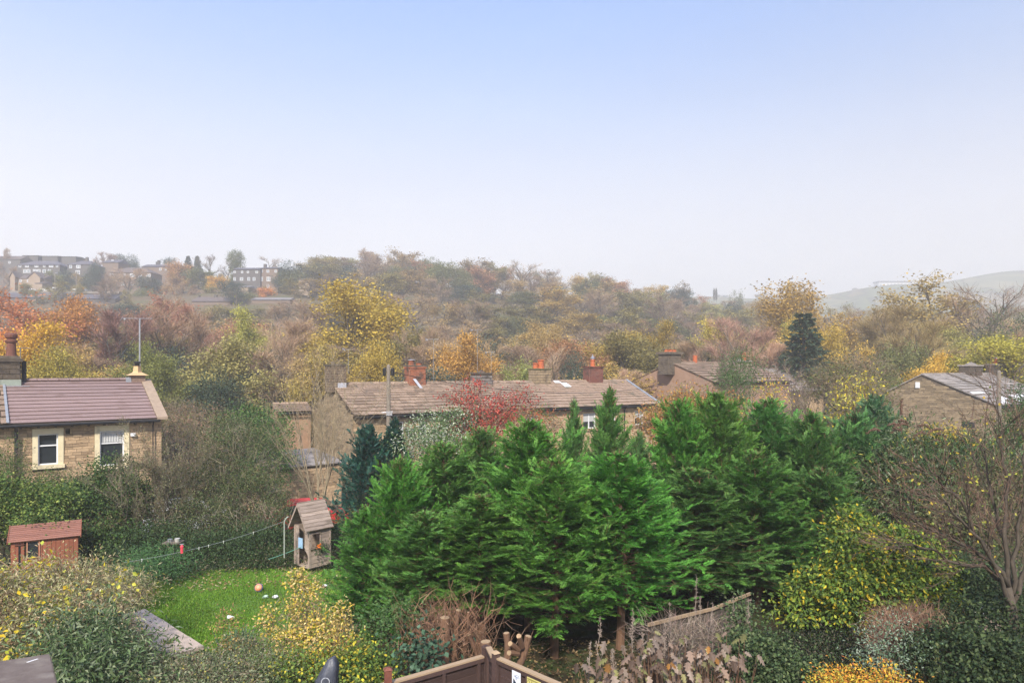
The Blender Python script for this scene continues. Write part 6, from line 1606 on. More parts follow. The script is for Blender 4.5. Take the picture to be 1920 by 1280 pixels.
    lean(1213, 1170, 12.4, 1330, 1141, 13.6, 'left length of old grey fence leaning behind the dried flower stalks')
    lean(1332, 1141, 13.6, 1404, 1112, 14.9, 'right length of old grey fence under the conifers')
fence()

def parasol():
    p = pt(613, 1233, 9.5); t = thing('covered_parasol', (p[0], p[1], p[2] - 1.9), 'furled parasol under a dark grey weatherproof cover at the bottom', 'parasol')
    H = 1.9; rng = R_(97); n = 20; rows = [(0, .15), (.5, .17), (1.2, .16), (1.6, .145), (1.68, .14), (1.75, .125), (1.81, .10), (1.86, .075), (1.9, .055)]
    v = []
    for z_, r in rows:
        for k in range(n):
            a = k * 2 * pi / n; w = 1 + .1 * sin(a * 5 + z_ * 3) + .04 * sin(a * 9 - z_ * 5); sh = max(0, z_ - 1.6) * .2
            v.append((r * w * cos(a) + sh, r * w * sin(a), z_ + (r * .5 * cos(a) if z_ > 1.6 else 0)))
    idx = np.arange(len(v)).reshape(-1, n); q = np.stack([idx[:-1], np.roll(idx[:-1], -1, 1), np.roll(idx[1:], -1, 1), idx[1:]], -1).reshape(-1, 4)
    m = M(); m.add(v, q); m.add(v, [tuple(range(len(v) - n, len(v)))]); cv = m.build('cover', pmat('dark_cover', (.045, .05, .07), (.075, .08, .10), 10, .45, .35, spec=.5), t, smooth=True)
    m = M(); a = np.linspace(0, 2 * pi, 16); m.tube([(.02 + .055 * cos(x), -.15 + .01 * sin(x), 1.64 + .05 * sin(x)) for x in a], .007, 5); m.build('strap_ring', pmat('grey_webbing', (.32, .33, .36), None, 8, .6), t)
    M().tube([(0, 0, -.3), (0, 0, .1)], .025, 8).build('pole', METAL, t)
parasol()

# felt roof at the bottom left corner
def felt():
    z = CZ - 3.67; a = pt(92, 1226, 9.0); 
    m = M(); P = [(a[0], a[1]), (-5.35, 7.95), (-9.5, 6.9), (-9.5, 7.9)]
    c = pt(106, 1285, 8.08); P = [(a[0], a[1]), (a[0] - 3.2, a[1] - 1.55 ), (c[0] - 3.2, c[1] - 1.5), (c[0], c[1])]
    t = thing('felt_shed', (P[0][0], P[0][1], z - 1.9), 'flat grey felted shed roof with a pale edge in the bottom left corner', 'shed')
    o = np.array(P[0]); Q = [(x - o[0], y - o[1]) for x, y in P]; cx = sum(q[0] for q in Q) / 4; cyy = sum(q[1] for q in Q) / 4
    m.hexa([(x, y, 1.86) for x, y in Q] + [(x, y, 1.9) for x, y in Q]); m.build('roof', FELT, t)
    W_ = [(cx + (x - cx) * .93, cyy + (y - cyy) * .93) for x, y in Q]; m = M(); m.hexa([(x, y, 0) for x, y in W_] + [(x, y, 1.85) for x, y in W_]); m.build('wall', FENCE, t)
    for i, j, nm in ((0, 3, 'edge_trim'), (0, 1, 'edge_trim')):
        p0, p1 = np.array([*Q[i], 1.86]), np.array([*Q[j], 1.86]); m = M(); m.tube([p0, p1], .022 if j == 3 else .012, 4); m.build(nm, FENCE_CAP if j == 3 else FELT, t)
    M().hexa([(-.05, -.16, 1.9), (-.03, -.16, 1.9), (-.09, -.26, 1.9), (-.11, -.26, 1.9), (-.05, -.16, 1.905), (-.03, -.16, 1.905), (-.09, -.26, 1.905), (-.11, -.26, 1.905)]).build('pale_drip', WHITE, t)
felt()

# ------------------------------------------------------------------ the conifer belt
CY = []
for s_, (H_, R__, kw) in enumerate([(5.2, 1.75, dict(limbs=300, spr=16, prof=1.05)), (5.0, 1.6, dict(limbs=290, spr=16)), (5.4, 1.7, dict(limbs=300, spr=16, lean=(4, 60))), (5.0, 1.5, dict(limbs=260, spr=15, lean=(12, 66))), (5.6, 1.25, dict(limbs=240, spr=14, lean=(15, 60)))]):
    w_, c_ = cypress_mesh(500 + s_ * 13, H_, R__, **kw); V = np.concatenate(c_.v)
    CY.append((w_.mesh('cypress_wood', BARK_RED), c_.mesh('cypress_sprays', NEEDLE), H_, np.percentile(np.hypot(V[:, 0], V[:, 1]), 96)))
CJ = R_(12)
CYG = (.075, .19, .035)
def cypress(px, top, wpx, d, k, label, color=CYG, rz=0., lift=0.):
    w_, c_, H_, R__ = CY[k]; x = (px - 960) / F * d; zt = CZ + (HY - top) / F * d; z0 = float(ground(x, d)) - .1 + lift; sz = (zt - z0) / H_; sx = (wpx / 2 * d / F) / R__
    t = thing('cypress_tree', (x, d, z0), label, 'conifer', 'leyland cypresses of the tall green belt', rz)
    inst('trunk', w_, t, sc=(sx, sx, sz))
    if lift: r_ = H_ * .018 * sx; M().tube([(.03, .02, -lift - .1), (.01, 0, -lift * .5), (0, 0, .02), (0, 0, .3)], [r_ * 1.25, r_ * 1.1, r_ * 1.02, r_ * .5], 8).build('lower_trunk', BARK_RED, t)
    inst('crown', c_, t, sc=(sx, sx, sz), color=(color[0] * 1.5 * CJ.uniform(.9, 1.18), color[1] * 1.22 * CJ.uniform(.92, 1.05), color[2] * 1.7 * CJ.uniform(.8, 1.1)))
for a in [
 (748, 862, 200, 15.6, 0, 'left end cypress of the belt with a low rounded top', (.062, .19, .03), 0.4, 0),
 (690, 950, 150, 15.6, 3, 'lowest cypress at the left edge of the belt beside the lawn', (.058, .18, .032), 3.1, 0),
 (835, 832, 220, 17.2, 1, 'second cypress from the left, behind the cut trunks', (.065, .20, .03), 1.6, .3),
 (905, 806, 200, 18.6, 2, 'cypress below the red leaved tree', (.06, .18, .035), 2.2, 0),
 (990, 790, 250, 16.2, 2, 'broad central cypress left of the tall spire', (.07, .21, .03), 5.1, .9),
 (1075, 750, 84, 18.2, 4, 'slim open cypress leader left of the tallest spire', (.075, .20, .045), .9, 0),
 (1143, 728, 128, 17.6, 4, 'tallest spire of the conifer belt in front of the terrace end', (.075, .205, .04), 2.9, 0),
 (1040, 860, 250, 14.7, 1, 'front cypress low in the middle whose boughs reach the fence corner', (.065, .205, .028), 4.0, .7),
 (1165, 850, 270, 15.2, 0, 'front cypress with long boughs right of the middle', (.068, .21, .028), 2.5, 1.0),
 (900, 930, 240, 14.7, 3, 'front cypress above the cut brown trunks', (.058, .185, .03), 1.0, 1.15),
 (800, 960, 200, 14.5, 1, 'front left cypress above the ivy patch', (.058, .18, .03), 2.0, .8),
 (1200, 812, 90, 19.0, 3, 'small pale topped cypress right of the tallest spire', (.08, .20, .05), 2.0, 0),
 (1270, 752, 190, 18.8, 2, 'cypress under the orange leaved tree', (.075, .21, .035), .2, 0),
 (1350, 738, 220, 19.2, 0, 'broad topped cypress right of the orange leaved tree', (.072, .20, .035), 1.9, 0),
 (1440, 750, 220, 19.8, 1, 'cypress below the pale grey roofed house', (.065, .19, .035), 3.7, 0),
 (1520, 776, 200, 19.0, 2, 'cypress below the yellow leaved shrub', (.06, .175, .035), 4.4, 0),
 (1600, 775, 190, 19.6, 0, 'right end cypress of the belt', (.055, .165, .04), 5.6, 0),
 (1640, 742, 150, 23.5, 3, 'blue green cypress behind the right end of the belt', (.055, .15, .05), 3.0, 0),
 (1300, 880, 250, 17.2, 1, 'shaded cypress with drooping boughs over the old fence', (.055, .17, .03), .8, .8),
 (1420, 850, 240, 17.6, 2, 'dark middle cypress of the right half of the belt', (.052, .16, .032), 2.7, .6),
 (1545, 880, 200, 17.4, 0, 'dark cypress beside the yellow green leafy shrub', (.05, .155, .032), 1.2, .4),
]: cypress(*a)
# blue green conifer with twin tops
def blue():
    d = 24.5; rng = R_(611)
    for px, top, w, seed, lb in ((690, 800, 105, 700, 'left and broader head of the dark blue green conifer by the telegraph pole'), (737, 783, 75, 720, 'slimmer right head of the dark blue green conifer by the telegraph pole')):
        x = (px - 960) / F * d; z0 = float(ground(x, d)) - .1; zt = CZ + (HY - top) / F * d; H = zt - z0
        w_, c_ = cypress_mesh(seed, H, w / 2 * d / F * 1.08, limbs=300, spr=13, spray=.34, lean=(40, 78), pw=.045, prof=1.35, tip=(1.2, 1.15, 1.15), npin=6)
        t = thing('blue_conifer', (x, d, z0), lb, 'conifer', None); w_.build('trunk', BARK, t); o = c_.build('crown', NEEDLE, t); o.color = (.035, .105, .085, 1)
blue()

# ------------------------------------------------------------------ shrubs and small trees
G1 = (.055, .11, .025); G2 = (.09, .16, .035); G3 = (.035, .065, .02); YGc = (.20, .25, .05); TN = (.28, .22, .12)
shrub('ivy_bush', 801, [bl(60, 950, 22.9, 140, 75), bl(10, 940, 22.8, 90, 70), bl(105, 960, 22.6, 60, 65), bl(75, 985, 21.6, 90, 45, .4), bl(-40, 960, 22, 120, 130), bl(20, 960, 22.4, 80, 70)], 26000, .085, [G1, (.11, .17, .035), (.18, .24, .05), (.26, .30, .07)], 'yellow green ivy mound growing over the red brown shed', w=[3, 3, 2, 1], wid=.8, stems=14, clumps=420)
shrub('ivy_bush', 802, [bl(200, 925, 25.3, 120, 80), bl(212, 885, 25.8, 80, 60), bl(140, 945, 25, 100, 70), bl(245, 940, 25, 80, 80), bl(175, 980, 24, 150, 110), bl(215, 1030, 23, 170, 90)], 26000, .085, [G1, G3, (.08, .13, .03), (.14, .17, .05)], 'dark green ivy covered hedge between the cottage and the lawn', w=[3, 2, 2, .6], wid=.8, stems=16)
shrub('climbing_plant', 803, [bl(15, 870, 28.2, 50, 90, .5), bl(10, 895, 27, 70, 60), bl(95, 905, 28, 90, 40)], 5200, .08, [G1, (.09, .13, .03), (.15, .17, .05)], 'sparse climbing greenery on the left cottage wall', stems=16, stem_r=.012, twigs=500, twig_len=.5)
def bare_thing(name, seed, px, base_py, d, H, wpx, label, mat=None, color=(.2, .16, .12), stems=7, tw=6, tww=.012, leaves=0, leafcols=None, leafn=0, leaf=.08, spread=.9, cat='tree', limbs=7, subs=6, twn=6, up=.3, r0=None, fork=.5, zrise=None, sx=None):
    """a leafless or thinly leaved multi stemmed tree built for this one place"""
    rng = R_(seed); x = (px - 960) / F * d; z0 = float(ground(x, d)) if base_py is None else CZ + (HY - base_py) / F * d
    tr, l1, l2, l3 = skeleton(rng, H, spread, .2, limbs, subs, twn, up, r0, fork, stems)
    root = thing(name, (x, d, z0), label, cat); w = M(); emit(w, tr, 5, 7, end=.2); emit(w, l1, 4, 5); emit(w, l2, 3, 3)
    c = M(); emit(c, l3, 2, 3, tint=None)
    c.t = [np.ones_like(q) for q in c.t]
    p, dd_ = tips(rng, l3, tw, .1); n = len(p); c.slivers(p, unit(dd_ * .8 + perp(rng, dd_) * .6 + [0, 0, .15]), H * .06 * rng.uniform(.5, 1.4, n), tww, rng, tint=pal(rng, n, [(1, 1, 1), (.7, .68, .66), (1.2, 1.1, 1)], jit=.2))
    allx = np.concatenate([np.concatenate(c.v)[:, 0]]); s_ = (wpx / 2 * d / F) / np.percentile(np.abs(allx), 95) if wpx else 1.
    for q in (w, c):
        q.v = [v * [s_, s_, 1] for v in q.v]
    w.build('branches', mat or BARK, root, smooth=True); o = c.build('twigs', TWIG, root); o.color = (*color, 1)
    if leafn:
        p, dd_ = tips(rng, l3, max(1, leafn // len(l3[0])), .1); p = (p + rng.normal(size=p.shape) * .06) * [s_, s_, 1]; n = len(p)
        m = M(); m.leaves(p, unit(rng.normal(size=p.shape) + [0, 0, -.5]), unit(rng.normal(size=p.shape) + [0, 0, .6]), leaf * rng.uniform(.6, 1.3, n), leaf * .7, tint=pal(rng, n, leafcols)); m.build('foliage', FOL, root)
    return root
bare_thing('twiggy_tree', 811, 330, None, 25.2, 4.6, 190, 'brown twiggy small tree with few grey green leaves in front of the cottage corner', color=(.20, .16, .11), stems=4, tw=5, tww=.011, limbs=6, subs=5, twn=5, leafn=3200, leafcols=[(.15, .16, .07), (.22, .20, .11), (.11, .12, .05)], leaf=.06, spread=1.0)
bare_thing('twiggy_tree', 812, 268, None, 24.2, 3.6, 150, 'grey twiggy tree arching over the dark hedge beside the shed', color=(.22, .18, .13), stems=4, tw=4, tww=.011, limbs=5, subs=5, twn=5, leafn=1400, leafcols=[(.15, .18, .06), (.24, .24, .12)], leaf=.06, spread=1.1)
shrub('hedge_bush', 813, [bl(450, 880, 26.5, 150, 150), bl(400, 930, 26, 130, 130), bl(470, 960, 25, 130, 150), bl(430, 830, 28, 110, 90), bl(385, 990, 24, 120, 110), bl(505, 1000, 23.5, 80, 110)], 34000, .075, [(.085, .12, .04), (.12, .14, .05), (.05, .075, .028), (.18, .18, .08)], 'large olive grey hedge bush left of the bare multi stemmed tree', w=[3, 2, 3, 1], twigs=3600, twig_len=.7, twig_w=.011, stems=24, twig_cols=((.20, .16, .11), (.30, .25, .18)))
shrub('hedge_bush', 814, [bl(330, 930, 27, 100, 90), bl(290, 965, 26, 90, 90), bl(345, 1000, 24.5, 120, 90)], 11000, .07, [(.07, .10, .035), (.12, .13, .06), (.045, .065, .025)], 'brown green thicket under the cottage corner', twigs=1800, twig_len=.6, twig_w=.011, stems=18)
shrub('dark_bush', 815, [bl(300, 1020, 23, 110, 70), bl(400, 1040, 22.4, 130, 75), bl(490, 1035, 22, 110, 90), bl(235, 1050, 22, 90, 60)], 20000, .08, [G3, (.05, .09, .03), (.08, .12, .05)], 'low dark evergreen bank along the back of the lawn', w=[2, 3, 1], stems=10)
shrub('fern_bush', 816, [bl(290, 1050, 20.3, 80, 40), bl(310, 1068, 19.8, 90, 35), bl(250, 1068, 18.5, 60, 40)], 5200, .09, [(.07, .16, .05), (.10, .2, .07), (.05, .11, .04)], 'fresh green ferny growth at the left back corner of the lawn', wid=.3, stems=0)
shrub('ground_ivy', 817, [bl(420, 1068, 21.3, 150, 26, .5), bl(520, 1055, 21.3, 110, 45, .5), bl(600, 1066, 21.2, 70, 24, .4), bl(340, 1078, 20.4, 110, 26, .5)], 9000, .065, [G3, (.06, .10, .03), (.14, .12, .07), (.30, .26, .17)], 'ground ivy and dead leaves edging the back of the lawn', w=[3, 3, 1, .5], stems=0)
shrub('evergreen_bush', 818, [bl(480, 795, 36, 110, 60), bl(505, 820, 35, 80, 70), bl(455, 815, 36, 80, 60), bl(500, 870, 34, 90, 90)], 11000, .12, [(.05, .11, .03), (.08, .16, .04), (.12, .19, .05)], 'bright green bush left of the terrace gable behind bare branches', stems=10)
shrub('scrub_bush', 819, [bl(380, 800, 44, 130, 60), bl(345, 830, 40, 110, 90), bl(415, 860, 36, 110, 90), bl(330, 780, 48, 80, 50)], 9000, .12, [(.20, .17, .07), (.26, .19, .10), (.13, .14, .05), (.30, .17, .12)], 'rusty and olive scrub between the cottage and the terrace', twigs=2500, twig_len=1., twig_w=.02, stems=12)
# the pale bare multi stemmed tree in front of the gable
bare_thing('bare_tree', 821, 597, 985, 27.0, 6.9, 250, 'pale leafless multi stemmed tree fanning out in front of the terrace gable', mat=BARK_PALE, color=(.34, .27, .17), stems=9, tw=3, tww=.008, spread=.8, limbs=6, subs=4, twn=3, up=.35, r0=.06, fork=.45)
shrub('evergreen_bush', 822, [bl(640, 1015, 22.5, 70, 70), bl(685, 960, 24, 40, 50)], 4000, .08, [(.05, .09, .03), (.09, .14, .04)], 'dark bush between the playhouse and the conifers', stems=6)
shrub('low_shrub', 823, [bl(540, 972, 27.5, 90, 30), bl(612, 978, 27, 40, 30)], 1300, .07, [(.16, .15, .07), (.09, .11, .04), (.26, .22, .12)], 'thin scrub in front of the red car', twigs=300, twig_len=.6, stems=8)
# behind the belt
shrub('variegated_shrub', 831, [bl(810, 805, 25.5, 80, 60), bl(850, 800, 25.5, 80, 55), bl(775, 835, 24.5, 70, 60), bl(835, 845, 23.5, 110, 60)], 9000, .085, [(.38, .42, .30), (.14, .22, .08), (.07, .12, .04), (.55, .56, .45)], 'pale white edged evergreen shrub in front of the terrace wall', w=[2, 3, 3, 1], stems=10)
shrub('red_tree', 832, [bl(870, 745, 26.5, 70, 30), bl(915, 765, 26.5, 100, 40), bl(960, 775, 26.5, 70, 40), bl(900, 800, 26, 110, 60), bl(975, 745, 26.5, 50, 25), bl(860, 830, 25, 60, 30), bl(890, 722, 26.5, 20, 18)], 5200, .10, [(.42, .075, .055), (.5, .14, .10), (.30, .05, .05), (.25, .2, .08)], 'small tree with crimson leaves against the terrace roof', w=[4, 2, 2, .8], stems=26, stem_r=.02, twigs=1200, twig_len=.6, cat='tree', clumps=150, rin=.3)
shrub('russet_bush', 833, [bl(990, 780, 24.5, 60, 30), bl(1035, 800, 23, 50, 40), bl(1000, 830, 22, 60, 30)], 1500, .08, [(.42, .14, .06), (.35, .2, .1), (.12, .2, .05)], 'little russet leaved sprays behind the central cypress', stems=8, twigs=300, cat='shrub')
shrub('orange_tree', 834, [bl(1285, 758, 25.5, 80, 60), bl(1250, 785, 25, 70, 50), bl(1335, 765, 25.5, 60, 40), bl(1225, 800, 24, 70, 50), bl(1300, 790, 24, 110, 60), bl(1370, 770, 24.5, 60, 40)], 8500, .10, [(.46, .24, .07), (.38, .17, .07), (.42, .33, .10), (.22, .22, .07)], 'orange brown leaved tree in front of the pink rendered gable', w=[3, 2, 2, 1.5], stems=30, stem_r=.02, twigs=2200, twig_len=.6, cat='tree', rin=.35, clumps=260)
shrub('golden_shrub', 835, [bl(1450, 745, 21.5, 60, 30, .4), bl(1436, 722, 22, 16, 20, .3)], 300, .085, [(.55, .33, .06), (.45, .42, .08)], 'few golden leaved shoots above the right half of the belt', stems=10, stem_r=.012)
bare_thing('bare_tree', 836, 1382, None, 40., 9.3, 130, 'dense mauve brown bare tree in front of the rendered house', color=(.22, .165, .14), stems=4, tw=6, tww=.016, spread=.8, limbs=7, subs=6, twn=5)
bare_thing('bare_tree', 837, 1535, None, 34., 8.3, 180, 'thin upright twiggy tree in front of the grey slate roof', color=(.24, .19, .15), stems=6, tw=4, tww=.011, spread=.6, limbs=6, subs=5, twn=4, up=.5, leafn=500, leafcols=[(.24, .2, .09), (.16, .16, .06)], leaf=.09)
bare_thing('bare_tree', 838, 1455, None, 38., 8.2, 130, 'purple brown twiggy tree left of the grey slate roof', color=(.22, .15, .14), stems=4, tw=4, tww=.012, spread=.6, limbs=6, subs=5, twn=4, up=.45)
shrub('green_pine_bush', 839, [bl(1385, 690, 30, 60, 50), bl(1385, 725, 29, 70, 50)], 3600, .11, [(.08, .14, .05), (.12, .18, .07)], 'soft green conifer tip in front of the mauve bare tree', wid=.3, stems=6)
shrub('yellow_tree', 840, [bl(1590, 738, 28, 60, 40), bl(1625, 725, 28, 40, 50), bl(1575, 770, 26, 50, 60), bl(1600, 760, 26, 40, 30)], 950, .12, [(.62, .48, .04), (.5, .45, .07), (.3, .3, .06)], 'bright yellow leaved shrub above the right end of the conifer belt', stems=26, stem_r=.015, twigs=900, twig_len=.7, cat='tree', rin=.2, clumps=90)
shrub('scrub_bush', 841, [bl(1620, 700, 38, 120, 60), bl(1560, 720, 36, 100, 60), bl(1640, 760, 30, 70, 60)], 5200, .12, [(.17, .17, .06), (.24, .2, .09), (.10, .13, .05)], 'olive scrub left of the stone gable house', twigs=2200, twig_len=1., twig_w=.018)
# right side
shrub('buddleia_bush', 851, [bl(1700, 868, 19.5, 140, 90), bl(1770, 880, 19, 150, 90), bl(1660, 900, 18.8, 110, 110), bl(1740, 930, 18, 200, 120), bl(1830, 900, 18, 120, 110), bl(1640, 830, 20.5, 60, 60), bl(1860, 860, 18.5, 90, 70)], 30000, .15, [(.07, .125, .04), (.10, .155, .055), (.045, .08, .03), (.24, .27, .17), (.45, .40, .08)], 'big dark leaved buddleia with drooping dead flower spikes at the right', w=[4, 3, 3, .9, .25], wid=.22, stems=30, droop=.6, twigs=1500)
def spikes():
    rng = R_(852); root = thing('flower_spikes', pt(1740, 800, 18.5), 'arching dead brown flower spikes on top of the big buddleia', 'flower heads'); m = M()
    o = np.array(root.location)
    for px, py, s in ((1684, 783, 1), (1703, 790, -1), (1690, 800, -1), (1722, 792, 1), (1735, 806, -1), (1755, 808, 1), (1768, 800, -1), (1748, 820, 1), (1785, 825, -1), (1800, 818, 1), (1765, 832, 1), (1690, 770, 0), (1815, 830, 1), (1650, 800, -1), (1666, 790, 1), (1830, 836, -1)):
        p = pt(px, py, 18.4 + rng.normal() * .3) - o; L = rng.uniform(.3, .5); t = np.linspace(0, 1, 7)
        pts = p + np.stack([s * L * t * .8, 0 * t, L * (.55 * t - .75 * t * t) if s else L * t], 1); m.tube(pts - [0, 0, .1], np.interp(t, [0, .3, 1], [.01, .035, .008]), 5)
        n = 60; i = rng.uniform(0, 1, n); c = np.stack([np.interp(i, t, pts[:, k]) for k in range(3)], 1) - [0, 0, .1]
        d = unit(rng.normal(size=(n, 3))); m.leaves(c, d, unit(rng.normal(size=(n, 3))), .06, .03)
    m.build('spikes', plain('dead_flower', (.13, .075, .05)), root, kind='stuff')
spikes()
shrub('yellow_bush', 853, [bl(1765, 830, 21, 70, 30), bl(1790, 845, 20.5, 40, 25)], 1600, .1, [(.55, .42, .06), (.45, .36, .08)], 'patch of yellow leaves behind the dead flower spikes', stems=6)
shrub('evergreen_tree', 854, [bl(1915, 800, 21, 50, 60), bl(1920, 850, 20.5, 70, 70), bl(1925, 750, 21.5, 30, 50)], 7000, .09, [(.045, .10, .03), (.07, .14, .04)], 'upright dark green conifer at the right edge', wid=.35, cat='conifer')
shrub('scrub_bush', 855, [bl(1860, 930, 17, 120, 90), bl(1800, 980, 16.5, 140, 90), bl(1890, 1000, 16, 110, 90)], 9000, .08, [(.10, .12, .045), (.17, .17, .07), (.06, .08, .03), (.36, .36, .06)], 'tangled olive scrub behind the large bare tree at the right', w=[3, 2, 3, .4], twigs=3500, twig_len=.6, twig_w=.01, stems=16)
def right_tree():
    """big bare tree at the right edge, limbs sweeping up and to the left"""
    rng = R_(861); d = 11.3; b = pt(1905, 1210, d); root = thing('bare_tree', (b[0], b[1], b[2] - 1.2), 'large bare tree at the right edge with reddish twigs sweeping left', 'tree')
    o = np.array(root.location); w = M(); P = lambda px, py, dd=d: pt(px, py, dd) - o
    tr = [P(1905, 1330), P(1900, 1220), P(1898, 1150), P(1888, 1100)]; w.tube(tr, [.12, .10, .085, .07], 10)
    limbs = [[(1898, 1150), (1880, 1080), (1840, 1010), (1790, 960), (1720, 915)], [(1895, 1130), (1890, 1040), (1870, 960), (1850, 890), (1838, 830)], [(1898, 1150), (1905, 1050), (1915, 950), (1918, 860), (1930, 770)],
             [(1890, 1100), (1860, 1050), (1800, 1020), (1740, 985), (1690, 960)], [(1888, 1100), (1850, 1030), (1800, 940), (1760, 900), (1740, 870)], [(1896, 1120), (1880, 1000), (1890, 900), (1880, 820), (1872, 770)],
             [(1895, 1140), (1930, 1060), (1960, 980), (1980, 900), (1990, 820)], [(1885, 1090), (1840, 1060), (1780, 1050), (1730, 1025), (1700, 1010)]]
    Ps, Ds, Ls = [], [], []
    for k, l in enumerate(limbs):
        dd = d + rng.normal() * .5; pts = np.array([P(x, y, d + (dd - d) * i / 4) for i, (x, y) in enumerate(l)]); 
        tt = np.linspace(0, 4, 13); pts = np.stack([np.interp(tt, range(5), pts[:, j]) for j in range(3)], 1); pts[1:-1] += rng.normal(size=(11, 3)) * .03
        w.tube(pts, np.linspace(.042, .008, 13), 6)
        for i in range(3, 12):
            for _ in range(2):
                T = unit(pts[min(i + 1, 12)] - pts[i - 1]); q = unit(T * .8 + perp(rng, T) * .55 + [0, 0, .12]); Ps.append(pts[i]); Ds.append(q); Ls.append(rng.uniform(.5, 1.15))
    n = len(Ps); l1 = [np.array(Ps), np.array(Ds), np.array(Ls), np.full(n, .0075), rng.normal(size=(n, 3)) * .12 + [0, 0, .05]]
    emit(w, l1, 4, 4, end=.4); w.build('branches', pmat('grey_brown_bark', (.055, .044, .034), (.10, .08, .06), 10, .9, .3), root, smooth=True)
    c = M(); l2 = spawn(rng, l1, 5, .15, 1., .5, .55, .6, .1); l3 = spawn(rng, l2, 4, .2, 1, .5, .6, .6, .1)
    emit(c, l2, 3, 3); c.t = [np.ones_like(q) for q in c.t]; m_ = len(l3[0]); c.slivers(l3[0], l3[1], l3[2] * 1.1, .006, rng, tint=pal(rng, m_, [(1, 1, 1), (1.25, 1.1, 1.), (.8, .8, .8)]))
    ob = c.build('twigs', TWIG, root); ob.color = (.17, .105, .08, 1)
    p, dd_ = tips(rng, l3, 1, .5); k = rng.choice(len(p), 130, replace=False); m = M(); m.leaves(p[k], unit(rng.normal(size=(130, 3)) + [0, 0, -.6]), unit(rng.normal(size=(130, 3))), .06, .04, tint=pal(rng, 130, [(.45, .42, .06), (.5, .36, .05), (.25, .3, .06)])); m.build('foliage', FOL, root)
right_tree()
shrub('leafy_shrub', 871, [bl(1620, 1030, 13.6, 150, 110), bl(1700, 1060, 13.2, 160, 120), bl(1560, 1110, 13.2, 150, 90), bl(1640, 1120, 12.8, 180, 100), bl(1730, 1120, 12.8, 130, 90), bl(1500, 1140, 13.2, 90, 60), bl(1590, 985, 14, 80, 60), bl(1780, 1130, 12.8, 80, 60)], 17000, .085, [(.10, .17, .03), (.16, .24, .035), (.26, .30, .04), (.55, .42, .03), (.06, .10, .03)], 'large green and yellow leaved shrub right of the conifers', w=[3, 3, 2, 1.1, 2], wid=.6, stems=34, stem_r=.015, clumps=760, sig=.11, droop=.4)
shrub('vine_tangle', 872, [bl(1700, 1175, 11.9, 120, 60), bl(1740, 1200, 11.6, 110, 80), bl(1680, 1205, 11.6, 90, 60)], 0, .05, [], 'reddish brown tangle of bare vines below the green and yellow shrub', stems=60, stem_r=.010, twigs=5200, twig_len=.42, twig_w=.008, twig_cols=((.26, .15, .10), (.34, .22, .15), (.18, .11, .08)), bark=BARK_RED)
shrub('silver_shrub', 873, [bl(1635, 1190, 11, 50, 36), bl(1690, 1180, 10.9, 60, 40), bl(1650, 1235, 10.6, 70, 50), bl(1700, 1225, 10.6, 60, 40)], 1300, .055, [(.20, .28, .18), (.13, .20, .11), (.28, .34, .25)], 'small grey green shrub in front of the brown tangle', wid=.4, stems=30, stem_r=.008, clumps=70)
shrub('orange_bush', 874, [bl(1600, 1278, 10, 110, 34), bl(1660, 1285, 9.8, 90, 40), bl(1565, 1290, 10, 60, 30)], 3800, .045, [(.62, .30, .04), (.6, .42, .05), (.35, .36, .06), (.5, .16, .05)], 'low bright orange and yellow bush at the bottom right', w=[3, 2, 1.5, 1], stems=10, stem_r=.008)
p = pt(1755, 1205, 10.6); t = thing('mossy_post', (p[0], p[1], p[2] - 1.3), 'green mossy garden post below the brown tangle', 'post'); M().tube([(0, 0, 0), (.01, 0, 1.3)], .035, 8).build('shaft', pmat('moss_green', (.12, .15, .05), (.18, .18, .09), 9, .95), t)
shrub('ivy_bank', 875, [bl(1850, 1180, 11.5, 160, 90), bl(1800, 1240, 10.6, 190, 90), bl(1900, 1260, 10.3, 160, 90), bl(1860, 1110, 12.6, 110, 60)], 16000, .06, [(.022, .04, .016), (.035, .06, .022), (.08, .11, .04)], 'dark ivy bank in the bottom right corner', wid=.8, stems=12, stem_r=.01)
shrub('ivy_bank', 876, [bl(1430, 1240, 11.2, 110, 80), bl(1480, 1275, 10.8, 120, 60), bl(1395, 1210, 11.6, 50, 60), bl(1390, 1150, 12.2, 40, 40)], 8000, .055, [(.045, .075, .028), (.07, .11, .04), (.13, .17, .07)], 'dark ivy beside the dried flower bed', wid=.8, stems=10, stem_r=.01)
shrub('bamboo_clump', 877, [bl(1830, 1090, 13.2, 110, 60), bl(1790, 1070, 13.6, 70, 50)], 3600, .13, [(.07, .11, .04), (.10, .15, .06)], 'narrow leaved green clump under the large bare tree', wid=.14, droop=.8, stems=14, stem_r=.008)
t = thing('glazed_frame', pt(1835, 1155, 12.4), 'bright white cold frame glimpsed under the large bare tree', 'cold frame', None, .5)
M().hexa([(0, 0, 0), (.8, 0, 0), (.8, .5, .12), (0, .5, .12), (0, 0, .03), (.8, 0, .03), (.8, .5, .15), (0, .5, .15)]).build('lid', WHITE, t); M().box(.02, .78, .02, .48, -.4, -.01).build('box', WOOD_G, t)
